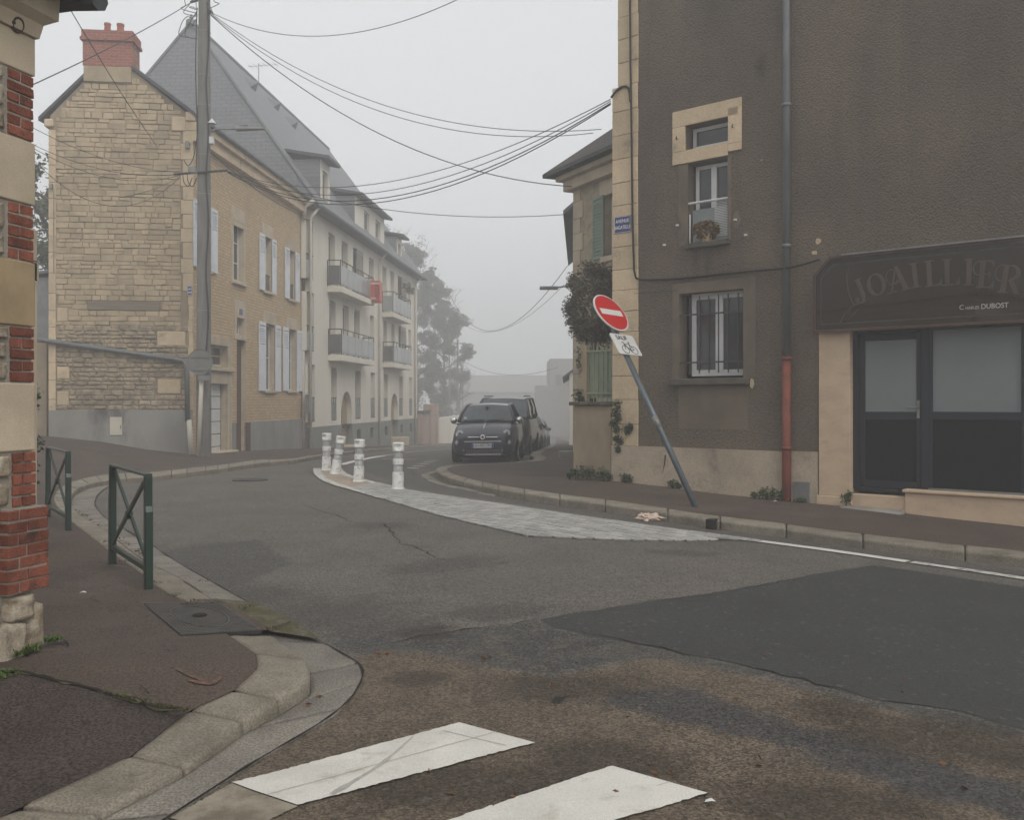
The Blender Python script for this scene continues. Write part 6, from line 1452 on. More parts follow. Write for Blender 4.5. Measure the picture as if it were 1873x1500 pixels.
# tangle at the top
mb = MB(); rr = random.Random(4)
for k in range(9):
    s_ = -1 if k % 3 else 1; a = Vector((float(xc(12)) + s_ * .14, 23.75, zp(rr.uniform(-10, 30))))
    pts = [a]
    for j in range(5): pts.append(pts[-1] + Vector((s_ * rr.uniform(-.03, .14), rr.uniform(-.05, .05), rr.uniform(-.22, .08))))
    pts.append(Vector((float(xc(11)) + s_ * .13, 23.75, pts[-1].z - .1))); mb.tube(catmull(pts, 4), .010, 5)
mb.tube([Vector((xp(352), 23.75, zp(8))), Vector((xp(366), 23.75, zp(4)))], .03, 6); mb.tube([Vector((xp(383), 23.75, zp(27))), Vector((xp(390), 23.75, zp(24)))], .05, 6); mb.build('cable_tangle', M['wire'], up_, kind='stuff')
mb = MB(); mb.tube([Vector((xp(322), 23.75, zp(321))), Vector((xp(420), 23.75, zp(314)))], .03, 6); mb.build('cross_arm', M['metal_dark'], up_)
mb = MB(); mb.wbox(xp(352), xp(366), 23.55, 23.7, zp(321), zp(310)); mb.build('junction_box', M['metal_grey'], up_, bevel=.01)
mb = MB()
for c, r in ((358, 14), (350, 9)):
    mb.tube(catmull([Vector((xp(c - 8), 23.6, zp(322))), Vector((xp(c - 6), 23.6, zp(338))), Vector((xp(c + 2), 23.6, zp(343 + r * .2))), Vector((xp(c + 9), 23.6, zp(330)))], 6), .012, 5)
mb.tube(catmull([Vector((xp(368), 23.6, zp(200))), Vector((xp(369), 23.6, zp(240))), Vector((xp(362), 23.6, zp(290))), Vector((xp(352), 23.6, zp(308))), Vector((xp(344), 23.6, zp(298)))], 6), .012, 5); mb.build('slack_cables', M['wire'], up_, kind='stuff')
# lamp arm, lantern, loudspeaker horn, ballast box
mb = MB(); mb.tube(catmull([Vector((xp(384), 23.8, zp(262))), Vector((xp(386), 23.8, zp(248))), Vector((xp(392), 23.8, zp(240))), Vector((xp(405), 23.8, zp(237.5))), Vector((xp(436), 23.8, zp(237.5)))], 6), .028, 8); mb.build('lamp_arm', M['metal_grey'], up_, smooth=True)
mb = MB(); x0, x1, z0 = xp(433), xp(486), zp(240)
mb.hexa([(x0, 23.68, z0), (x1, 23.72, z0 + .02), (x1, 23.88, z0 + .02), (x0, 23.92, z0), (x0, 23.70, z0 + .10), (x1, 23.74, z0 + .06), (x1, 23.86, z0 + .06), (x0, 23.90, z0 + .10)]); mb.wbox(x0 + .06, x0 + .32, 23.74, 23.86, z0 + .102, z0 + .13)
mb.build('lantern', M['metal_grey'], up_, bevel=.012)
mb = MB(); Mh = Matrix.Translation((xp(391), 23.75, zp(229))); mb.lathe([(.11, -.0), (.09, .03), (.045, .09), (.02, .13), (.0, .13)], 14, Mh); mb.tube([Vector((xp(391), 23.75, zp(229))), Vector((xp(397), 23.75, zp(227)))], .02, 6); mb.build('horn', M['pvc_white'], up_)
mb = MB(); mb.wbox(xp(386.5), xp(393.5), 23.7, 23.85, zp(266), zp(253)); mb.build('ballast_box', M['pvc_white'], up_, bevel=.01)
# the back of a round sign and its small plate, fixed to the pole
rs = thing('round_sign', 'round road sign seen from behind on the utility pole', 'road sign', Vector((xp(376), 23.55, zp(690))))
mb = MB(); Mr = basis(Vector((1, 0, 0)), Vector((0, 0, 1)), Vector((0, -1, 0)), Vector((xp(375), 23.5, zp(664)))); mb.lathe([(0, .0), (.315, .0), (.325, .012), (.325, -.02), (0, -.02)], 36, Mr)
mb.build('disc', pm('sign_back', (.20, .20, .185), (.16, .16, .15), 4, rough=.5, metal=.3), rs)
mb = MB(); mb.wbox(xp(360), xp(393), 23.47, 23.485, zp(655), zp(653)); mb.wbox(xp(360), xp(393), 23.47, 23.485, zp(678), zp(676)); mb.build('brace', M['metal_grey'], rs)
mb = MB(); mb.wbox(xp(372), xp(394), 23.5, 23.515, zp(697), zp(687)); mb.build('plate', M['metal_grey'], rs, bevel=.004)

# green railings
def railing():
    t = thing('railing', '', 'railing', (0, 0, 0)); L = 1.38; H = .885
    for s_ in (0, 1):
        x = s_ * L; o = 1 if s_ else -1; mb = MB()
        # post: broad foot, chamfered shoulder on its outer side
        a = .026; prof = [(x - a, 0), (x + a, 0), (x + a, .60), (x + a, H), (x - a, H), (x - a, .60)]
        if s_: prof = [(x - a, -.1), (x + a + .022, -.1), (x + a + .022, .60), (x + a, .645), (x + a, H), (x - a, H)]
        else: prof = [(x - a - .022, -.1), (x + a, -.1), (x + a, H), (x - a, H), (x - a, .645), (x - a - .022, .60)]
        mb.prism([Vector((u, -.03, z)) for u, z in prof], Vector((0, .06, 0))); mb.build('post', M['rail_green'], t, local=True, bevel=.006, seg=2)
    for z in (.145, H - .006):
        mb = MB(); mb.wbox(.027, L - .027, -.022, .022, z - .022, z + .022) if z < .5 else mb.wbox(-.026, L + .026, -.028, .028, z, z + .022); mb.build('rail', M['rail_green'], t, local=True, bevel=.004)
    for a, b, y in (((.02, .16), (L - .02, H - .03), -.012), ((.02, H - .03), (L - .02, .16), .012)):
        mb = MB(); d = Vector((b[0] - a[0], 0, b[1] - a[1])).normalized(); n = Vector((-d.z, 0, d.x)) * .02; p, q = Vector((a[0], y, a[1])), Vector((b[0], y, b[1])); w = Vector((0, .011, 0))
        mb.hexa([p - n - w, q - n - w, q - n + w, p - n + w, p + n - w, q + n - w, q + n + w, p + n + w]); mb.build('diagonal', M['rail_green'], t, local=True, bevel=.003)
    mb = MB(); mb.lathe([(0, -.026), (.035, -.026), (.04, -.02), (.04, .02), (.035, .026), (0, .026)], 14, Matrix.Translation((L / 2, 0, (.16 + H - .03) / 2)) @ Matrix.Rotation(math.pi / 2, 4, 'X')); mb.build('boss', M['rail_green'], t, local=True)
    return t
r1 = railing(); a, b = G(206, 1029, .03), G(272.5, 1076, .03)
def put(o, a, b, label): 
    o.location = a; o.rotation_euler = (0, 0, math.atan2(b.y - a.y, b.x - a.x)); o['label'] = label; o['group'] = 'green pavement railings'
r2 = copy_tree(r1)
put(r1, a, b, 'nearer dark green cross-braced railing at the kerb, close to the drain cover')
a2, b2 = G(88, 946, .03), G(124, 968, .03); put(r2, a2, b2, 'farther dark green cross-braced railing, right beside the brick corner')

# white traffic bollards
bol_w = pm('bollard_white', (.76, .76, .73), (.64, .64, .61), 9, rough=.6, c3=(.2, .195, .18), sc3=8, f3=(.53, .70), coord='obj', bump=.35, bsc=14)
bol_g = pm('bollard_band', (.40, .41, .41), (.30, .305, .305), 14, rough=.45, metal=.1, c3=(.12, .12, .115), sc3=10, f3=(.55, .75), coord='obj')
def bollard():
    t = thing('bollard', '', 'bollard'); r = .088
    mb = MB(); mb.lathe([(0, -.02), (.115, -.02), (.115, .012), (r + .012, .03), (r + .01, .29), (r + .004, .30), (0, .30)], 22); mb.build('base_sleeve', bol_w, t, local=True)
    mb = MB(); mb.lathe([(r - .006, .29), (r - .006, .43), (r - .006, .43)], 22); mb.build('reflective_band', bol_g, t, local=True, smooth=True)
    mb = MB(); mb.lathe([(r - .006, .425), (r + .006, .43), (r + .006, .525), (r - .006, .53)], 22); mb.build('ring', bol_w, t, local=True)
    mb = MB(); mb.lathe([(r - .007, .525), (r - .007, .67)], 22); mb.build('reflective_band', bol_g, t, local=True, smooth=True)
    mb = MB(); n = 28; rows = []; zs = [.655, .665, .68, .70, .72, .74, .76, .785, .80, .812]
    for z in zs:
        row = []
        for j in range(n):
            a = 2 * math.pi * j / n; rr_ = .1 if .66 < z < .805 else .092
            da_ = math.atan2(math.sin(a + math.pi / 2), math.cos(a + math.pi / 2)); q = (da_ * .1 / .055) ** 2 + ((z - .735) / .052) ** 2      # finger hole on the front
            if q < 1: rr_ -= .055 * (1 - q) ** .5
            row.append(Vector((rr_ * math.cos(a), rr_ * math.sin(a), z)))
        rows.append(row)
    mb.loft(rows, True); k = len(mb.v) - n; mb.f.append(list(range(k, k + n))); mb.mi.append(0); mb.f.append(list(range(n))[::-1]); mb.mi.append(0); mb.build('head', bol_w, t, local=True, smooth=True)
    return t
b0 = bollard()
for k, (px, py, rx, ry, rz, lab, s_) in enumerate(((728, 896, .0, .01, .05, 'white bollard standing alone nearest the paved strip, its finger hole facing us', .98), (656, 882, .0, .03, -.5, 'upright white bollard between the leaning one and the one by the paved strip', .97), (613, 868, .0, .16, .1, 'white bollard leaning to the right on the traffic island', .97), (597, 861, .0, .02, -.6, 'battered white bollard at the tip of the traffic island, behind the leaning one', .99))):
    o = b0 if k == 0 else copy_tree(b0)
    p = G(px, py); o.location = p + Vector((0, 0, .012)); o.rotation_euler = (rx, ry, rz); o.scale = (s_, s_, s_); o['label'] = lab; o['group'] = 'white bollards on the traffic island'

# leaning no-entry sign
h = Vector((.714, .699, -.034)).normalized(); v = Vector((-.372, .42, .827)); v = (v - h * v.dot(h)).normalized(); nrm_ = h.cross(v).normalized()
sb = G(1272, 926, .145); pd = Vector((-.323, .428, .843)).normalized()
ns = thing('no_entry_sign', 'leaning no entry sign with a cycle exception plate on a bent grey post', 'road sign', sb)
mb = MB(); mb.tube([sb - pd * .25, sb + pd * 3.3], .040, 16); mb.build('post', pm('post_grey', (.13, .155, .175), (.10, .12, .135), 5, rough=.45, metal=.4, c3=(.2, .21, .21), sc3=9, f3=(.6, .75)), ns, smooth=True)
mb = MB(); mb.tube([sb + pd * 1.18, sb + pd * 1.36], .041, 16); mb.build('tape', M['metal_grey'], ns, smooth=True, kind='stuff')
s_red = pm('sign_face_red', (.50, .018, .016), (.44, .016, .015), 3, rough=.35); s_white = pm('sign_face_white', (.62, .62, .60), (.56, .56, .54), 5, rough=.35)
cS = sb + pd * 3.06 + nrm_ * .06; Md = basis(h, v, nrm_, cS); R_ = .325
mb = MB(); mb.lathe([(0, -.012), (R_, -.012), (R_, .006), (R_ - .006, .008), (0, .008)], 56, Md); mb.build('disc', s_white, ns)
mb = MB(); mb.lathe([(0, .0105), (R_ * .935, .0105), (R_ * .935, .0085)], 56, Md); mb.build('red_field', s_red, ns)
mb = MB(); c4 = [Md @ Vector((x, y, .011)) for x, y in ((-.235, -.05), (.235, -.05), (.235, .05), (-.235, .05))]; mb.prism(c4, nrm_ * .003); mb.build('white_bar', s_white, ns)
cP = sb + pd * 2.50 + nrm_ * .06; Mp = basis(h, v, nrm_, cP); w2_, h2_ = .255, .178; rc = .03; pts = []
for cx, cy_, a0 in ((w2_ - rc, h2_ - rc, 0), (-w2_ + rc, h2_ - rc, 90), (-w2_ + rc, -h2_ + rc, 180), (w2_ - rc, -h2_ + rc, 270)):
    for k in range(6): a = math.radians(a0 + 90 * k / 5); pts.append(Mp @ Vector((cx + rc * math.cos(a), cy_ + rc * math.sin(a), 0)))
mb = MB(); mb.prism(pts, nrm_ * .01); mb.build('plate', s_white, ns)
blk = pm('sign_black', (.015, .015, .015), rough=.5)
txt('SAUF', .105, Mp @ Matrix.Translation((-.03, .112, .0108)), blk, 'lettering', ns, ext=.0008, bold=.0025, sx=1.0)
mb = MB(); tb = lambda pts, r=.0065: mb.tube([Mp @ Vector((x * 1.05 + .02, y - .018, .012)) for x, y in pts], r * .72, 6)
wh = lambda cx, cy_, r: tb([(cx + r * math.cos(t), cy_ + r * math.sin(t)) for t in [2 * math.pi * k / 24 for k in range(25)]], .006)
wh(-.085, -.075, .066); wh(.095, -.075, .066)
tb([(-.085, -.075), (-.058, .045)]); tb([(-.058, .045), (-.085, .055), (-.092, .04)]); tb([(-.062, .022), (.045, .022)]); tb([(-.062, .02), (.012, -.08)]); tb([(.045, .05), (.012, -.08)]); tb([(.012, -.08), (.095, -.075)]); tb([(.045, .022), (.095, -.075)]); tb([(.025, .055), (.065, .055)], .010); tb([(.012, -.08), (.03, -.115)])
mb.build('bicycle_symbol', blk, ns)
for q in (3.06, 2.50):
    mb = MB(); c = sb + pd * q; mb.tube([c - pd * .03, c + pd * .03], .05, 14); mb.build('clamp', M['metal_grey'], ns)

# crumpled paper on the kerb, scraps
mb = MB(); p = G(1186, 953, .0); n = 22; rows = []
for j in range(12):
    row = []
    for i in range(n):
        a, b = 2 * math.pi * i / n, -.5 * math.pi + math.pi * j / 11; q = Vector((math.cos(a) * math.cos(b), math.sin(a) * math.cos(b), math.sin(b)))
        w_ = 1 + .55 * abs(mnoise.noise(q * 2.6 + Vector((4, 1, 9)))) * 2 - .45 + .25 * mnoise.noise(q * 6); w_ *= 1.0 - .25 * math.exp(-((q.x - .1) / .2) ** 2)
        row.append(p + Vector((q.x * .16 * w_, q.y * .07 * w_, .045 + q.z * .065 * w_)))
    rows.append(row)
mb.loft(rows, True)
mb.build('paper_bag', pm('paper', (.58, .46, .37), (.5, .4, .33), 9, rough=.8), label='crumpled beige paper bag lying in the gutter by the kerb', cat='litter')
for px, py, lab, s_, dz_ in ((152, 1085, 'white scrap of paper on the dark pavement near the brick corner', .025, .07), (1298, 1467, 'small white paper scrap beside the tip of the nearer crossing stripe', .02, .012), (1418, 918, 'white scrap of litter at the foot of the roughcast wall', .035, .17)):
    p = G(px, py, dz_); mb = MB(); mb.add([p + Vector((x * s_, y * s_, z * s_)) for x, y, z in ((-1, -.4, .1), (.2, -.6, .35), (1.1, -.1, .1), (.5, .5, .4), (-.6, .5, .15), (0, 0, .6))], [(0, 1, 5), (1, 2, 5), (2, 3, 5), (3, 4, 5), (4, 0, 5)]); mb.build('paper_scrap', M['pvc_white'], label=lab, cat='litter', fix=False)
p = G(1020, 1284, .01); mb = MB(); mb.add([p + Vector((x, y, z)) for x, y, z in ((-.035, -.01, 0), (.02, -.012, .005), (.045, .012, .02), (-.01, .02, .018))], [(0, 1, 2, 3)]); mb.build('rubber_scrap', M['wire'], label='small black scrap lying on the brown asphalt', cat='litter')
mb = MB(); mb.tube([G(502, 1147, .04), G(516, 1142, .05), G(531, 1137, .045)], .006, 5); mb.build('twig', M['bark'], label='short brown twig on the mossy gutter beside the drain cover', cat='twig')
# flower pot on the first-floor sill
pc = R.P((UR(1273) + UR(1315)) / 2, .02, w2[2]); fp = thing('flower_pot', 'pot of faded brown flowers on the first-floor window sill', 'flower pot', pc)
mb = MB(); mb.lathe([(0, 0), (.07, 0), (.09, .13), (.075, .13), (.06, .02)], 14, Matrix.Translation(pc)); mb.build('pot', M['door_wood'], fp)
mb = MB(); rr = random.Random(2)
for k in range(700):
    d = Vector((rr.gauss(0, 1), rr.gauss(0, 1) * .7, rr.gauss(0, 1) * .75)).normalized() * rr.uniform(.3, 1) ** .5; p = pc + Vector((d.x * .22, d.y * .15, .17 + d.z * .15)); s_ = rr.uniform(.012, .026)
    a = Vector((rr.uniform(-1, 1), rr.uniform(-1, 1), rr.uniform(-1, 1))).normalized() * s_; b = a.cross(Vector((rr.random(), rr.random(), 1))).normalized() * s_
    mb.add([p - a, p - b, p + a, p + b], [(0, 1, 2, 3)])
mb.build('flowers', pm('dry_flowers', (.22, .12, .06), (.12, .10, .04), 25, rough=.8), fp, fix=False)

# ------------------------------------------------------------------ overhead wires
def wire(P0, P1, sag, r, label, name='overhead_wire'):
    P0, P1 = Vector(P0), Vector(P1); n = 26; mb = MB(); r *= .68
    mb.tube([P0.lerp(P1, k / n) - Vector((0, 0, 4 * sag * (k / n) * (1 - k / n))) for k in range(n + 1)], r, 5); return mb.build(name, M['wire'], label=label, cat='wire', smooth=True, group='overhead wires')
ptop = lambda px, py: Vector((xp(px), 23.75, zp(py)))
wire(ptop(388, 26), at(960, -70, 17), .95, .012, 'upper wire from the pole top leaving the picture at the top centre')
wire(ptop(388, 27), at(1100, 236, 19.6), .95, .012, 'upper of two close wires from pole top to the old house roof')
wire(ptop(388, 29), at(1085, 243, 19.8), 1.05, .012, 'lower of two close wires from pole top to the old house roof')
wire(ptop(389, 31), at(1047, 341, 21.7), .95, .017, 'thick wire sagging from pole top to the old house eaves')
cr = at(1117, 181, 14.55)
for k, (dz_, sg_, lab) in enumerate(((0, 1.35, 'topmost wire of the bundle between pole and stone corner'), (-.03, 1.6, 'second wire of the bundle between pole and stone corner'), (-.06, 1.78, 'third wire of the bundle between pole and stone corner'), (-.08, 1.88, 'lowest wire of the bundle between pole and stone corner'))):
    wire(ptop(420, 315 + k), cr + Vector((0, 0, dz_)), sg_ * .62, .011 if k < 2 else .014, lab)
wire(ptop(420, 317), at(1046, 391, 21.8), .45, .012, 'single wire from the pole cross arm to the house corner below the eaves')
wire(ptop(352, 9) + (at(40, 127, 14) - ptop(352, 9)) * 2.1, ptop(352, 9), .3, .014, 'wire rising from the left building to the pole top')
gq = LG.P(LG.U(288), .05, LG.Z(288, 268))
wire(gq + (at(120, -30, 16) - gq) * 2.0, gq, .3, .013, 'wire slanting down across the chimney to the stone gable')
for k, (py0, sg_, lab) in enumerate(((222, .25, 'topmost slack wire across the gable left of the pole'), (254, .3, 'second slack wire across the gable left of the pole'), (258, .42, 'third slack wire across the gable left of the pole'), (268, 1.0, 'most slack wire hanging low across the gable'))): wire(at(40, py0, 20), ptop(333, 317 + k * 3), sg_, .010, lab)
wire(at(95, 349, 25.2), LG.P(LG.U(331), .1, LG.Z(331, 325)), .38, .010, 'wire hanging along the gable from the pale cable box')
wire(LH.P(.2, .3, LH.Z(366, 275)), LH.P(LH.U(545), .28, LH.Z(545, 395)), .25, .018, 'dark cable under the cornice of the gabled house')
wire(at(822, 537, 62), at(1038, 486, 30), 2.3, .016, 'drooping wire crossing the foggy street from tree to grey house')
wire(at(826, 570, 66), at(1032, 520, 34), 1.6, .012, 'fainter wire below the drooping one over the foggy street')
wire(at(838, 655, 78), at(1020, 672, 60), .9, .02, 'faint distant wire low over the far end of the street')
def far_pole(px, py, Y, lab, r=.12):
    b_ = at(px, py, Y); z0 = gf(b_.x, Y); t = thing('utility_pole', lab, 'utility pole', (b_.x, Y, z0)); mb = MB(); mb.tube([(b_.x, Y, z0 - .2), (b_.x, Y, b_.z)], [r * 1.2, r * .8], 8); mb.build('shaft', M['pole_concrete'], t)
    mb = MB(); mb.wbox(b_.x - .5, b_.x + .5, Y - .05, Y + .05, b_.z - .5, b_.z - .42); mb.build('cross_arm', M['metal_dark'], t)
far_pole(837, 620, 97, 'faint nearer utility pole in the fog behind the small dark car'); far_pole(846, 668, 118, 'faintest farther utility pole in the fog behind the small dark car')
for px0, py0, px1, py1, Y, lab in ((1004, 527, 1051, 522, 32, 'thin street lamp arm reaching out from the grey house in fog'), (822, 596, 852, 592, 96, 'thin street lamp arm jutting from the foggy tree')):
    a, b = at(px0, py0, Y), at(px1, py1, Y); t = thing('street_lamp', lab, 'street lamp', a); mb = MB(); mb.tube([a, b], .03, 6); mb.build('arm', M['metal_grey'], t)
    c = a if px0 > 900 else b; mb = MB(); mb.wbox(c.x - .32, c.x + .32, Y - .1, Y + .1, c.z - .05, c.z + .06); mb.build('lantern', M['metal_grey'], t, bevel=.02)
    if px0 > 900: continue
    e_ = a; z0 = gf(e_.x, Y); mb = MB(); mb.tube([(e_.x, Y, z0 - .1), (e_.x, Y, e_.z + .05)], .07, 8); mb.build('post', M['metal_grey'], t)

# ------------------------------------------------------------------ parked cars
tyre = pm('tyre', (.012, .012, .012), rough=.85); rimm = pm('rim', (.35, .35, .36), rough=.35, metal=.8); trim = pm('car_trim', (.012, .012, .013), rough=.55)
chrome = pm('chrome', (.75, .75, .76), rough=.12, metal=1.0); lens = pm('lens', (.42, .43, .44), (.25, .26, .27), 30, rough=.12, spec=.7, coord='obj'); cglass = pm('car_glass', (.06, .08, .085), (.035, .046, .05), 1.3, rough=.05, spec=.7, coord='obj')  # car glass: grey-blue of the reflected sky mixed into its base colour
plate_w = pm('plate_white', (.62, .63, .65), rough=.4); plate_b = pm('plate_blue', (.03, .06, .30), rough=.4)
def car_paint(name, c): 
    m = pm(name, c, tuple(x * 1.25 for x in c), 2, rough=.3, spec=.35, coord='obj')
    m.node_tree.nodes['Principled BSDF'].inputs['Coat Weight'].default_value = .5; m.node_tree.nodes['Principled BSDF'].inputs['Coat Roughness'].default_value = .06
    return m
def car(name, label, cat, loc, rotz, st, cab, paint, wheels, wr, group, roll=0.0, mirror=None, detail=None):
    """st: stations (y, half width, z bottom, z top); cab: y and z of screen base/top, roof rear, rear base, half widths"""
    t = thing(name, label, cat, loc, (0, roll, rotz), group)
    rows = []
    for y, w, zb, zt in st:
        hf = [(0, zb), (w * .78, zb), (w * .95, zb + .05), (w, zb + (zt - zb) * .38), (w * .985, zb + (zt - zb) * .68), (w * .92, zt - .035), (w * .78, zt), (w * .42, zt + .022), (0, zt + .03)]
        rows.append([Vector((x, y, z)) for x, z in hf] + [Vector((-x, y, z)) for x, z in hf[-2:0:-1]])
    mb = MB(); mb.loft(rows, True); n = len(rows[0]); mb.f.append(list(range(n))[::-1]); mb.mi.append(0); k = len(mb.v) - n; mb.f.append(list(range(k, k + n))); mb.mi.append(0)
    bo = mb.build('body', paint, t, local=True, smooth=True, subsurf=2)
    bvh = BVHTree.FromObject(bo, bpy.context.evaluated_depsgraph_get())
    def sf(x, z, d=.004):
        h_ = bvh.ray_cast(Vector((x, -3, z)), Vector((0, 1, 0))); return Vector((x, (h_[0].y if h_[0] else .2) - d, z))
    def stp(x, y, d=.004):
        h_ = bvh.ray_cast(Vector((x, y, 3)), Vector((0, 0, -1))); return Vector((x, y, (h_[0].z if h_[0] else .9) + d))
    yb, zb, yt, zt, yr, zr, ye, ze, wb, wt = cab; n = 10
    def curve(w, y, z, bulge, drop): return [Vector((w * s_, y + bulge * (s_ * s_), z - drop * s_ * s_)) for s_ in [-1 + 2 * k / n for k in range(n + 1)]]
    B, T_, Rr, E = curve(wb, yb, zb, .14, .0), curve(wt, yt, zt, .10, .035), curve(wt * .97, yr, zr, -.05, .035), curve(wb * .95, ye, ze, -.12, .0)
    mb = MB(); mb.loft([B, [a.lerp(b, .5) + Vector((0, -.03, .01)) for a, b in zip(B, T_)], T_]); ws = mb.build('windscreen', cglass, t, local=True, smooth=True)
    mb = MB(); m_ = [a.lerp(b, .5) + Vector((0, 0, .03)) for a, b in zip(T_, Rr)]; mb.loft([T_, m_, Rr]); mb.loft([[p - Vector((0, 0, .03)) for p in T_], [p - Vector((0, 0, .03)) for p in m_], [p - Vector((0, 0, .03)) for p in Rr]]); mb.build('roof', paint, t, local=True, smooth=True)
    mb = MB(); mb.loft([Rr, E]); mb.build('rear_window', cglass, t, local=True, smooth=True)
    for s_ in (0, n):
        mb = MB(); bot = [B[s_].lerp(E[s_], k / 6) for k in range(7)]; top = [T_[s_].lerp(Rr[s_], k / 6) for k in range(7)]
        sx = 1 if s_ else -1
        mid = [a.lerp(b, .5) + Vector((sx * .03, 0, 0)) for a, b in zip(bot, top)]; mb.loft([bot, mid, top]); mb.build('side_window', cglass, t, local=True, smooth=True)
        mb = MB(); mb.tube([B[s_], B[s_].lerp(T_[s_], .5) + Vector((sx * .015, -.02, .01)), T_[s_], T_[s_].lerp(Rr[s_], .5) + Vector((0, 0, .03)), Rr[s_], E[s_]], [.05, .042, .038, .036, .04, .06], 8)
        c0 = bot[3]; c1 = top[3]; mb.tube([c0, (c0 + c1) / 2 + Vector((sx * .035, 0, 0)), c1], .035, 8); mb.tube(bot, .045, 8); mb.build('pillars', paint, t, local=True, smooth=True)
    for y in wheels:
        for s_ in (-1, 1):
            W = st[len(st) // 2][1]; Mx = Matrix.Translation((s_ * (W - .10), y, wr)) @ Matrix.Rotation(math.pi / 2 * s_, 4, 'Y')
            mb = MB(); mb.lathe([(wr * .6, -.10), (wr * .94, -.10), (wr, -.07), (wr, .08), (wr * .94, .105), (wr * .62, .105)], 26, Mx); wh_ = mb.build('wheel', tyre, t, local=True, smooth=False)
            mb = MB(); mb.lathe([(0, .085), (.06, .09), (.07, .07), (wr * .5, .075), (wr * .62, .10), (wr * .64, .10), (wr * .64, .0)], 20, Mx); mb.build('rim', rimm, wh_, local=True)
            mb = MB(); mb.lathe([(wr * 1.02, .02), (wr * 1.14, .075), (wr * 1.2, .078), (wr * 1.2, .02)], 26, Mx); mb.build('wheel_arch', trim, t, local=True)
    if mirror:
        mx, my, mz, mm = mirror
        for s_ in (-1, 1):
            mb = MB(); mb.lathe([(0, -.09), (.05, -.075), (.075, -.03), (.08, .02), (.06, .06), (0, .075)], 14, Matrix.Translation((s_ * mx, my, mz)) @ Matrix.Diagonal((1.1, .8, 1, 1))); mb.tube([(s_ * (mx - .02), my, mz - .06), (s_ * (mx - .12), my, mz - .1)], .025, 6); mr = mb.build('mirror', mm, t, local=True, smooth=True)
    mb = MB(); Wm = st[len(st) // 2][1]; mb.wbox(-Wm * .75, Wm * .75, st[1][0] + .35, st[-2][0] - .2, .12, .3); mb.build('underbody', trim, t, local=True)
    if detail: detail(t, sf, stp)
    return t
def round_lamp(t, x, y, z, r, tilt, name='headlight', m=None):
    Mx = Matrix.Translation((x, y, z)) @ Matrix.Rotation(math.pi / 2 - tilt, 4, 'X')
    mb = MB(); mb.lathe([(r * 1.12, -.06), (r * 1.12, .018), (r * 1.0, .024), (r * .98, .014)], 26, Mx); hl = mb.build(name, chrome, t, local=True, smooth=False)
    mb = MB(); mb.lathe([(r * 1.0, .012), (r * .75, .022), (r * .4, .028), (0, .03)], 26, Mx); mb.build('lens', m or lens, hl, local=True, smooth=True)
    if r > .06: mb = MB(); mb.lathe([(r * .42, .0285), (r * .40, .036), (0, .04)], 20, Mx); mb.build('bulb_housing', cglass, hl, local=True, smooth=True)
def patch(sf, x0, x1, z0, z1, d, nx_=8, nz_=3):
    return [[sf(x0 + (x1 - x0) * i / nx_, z0 + (z1 - z0) * j / nz_, d) for i in range(nx_ + 1)] for j in range(nz_ + 1)]
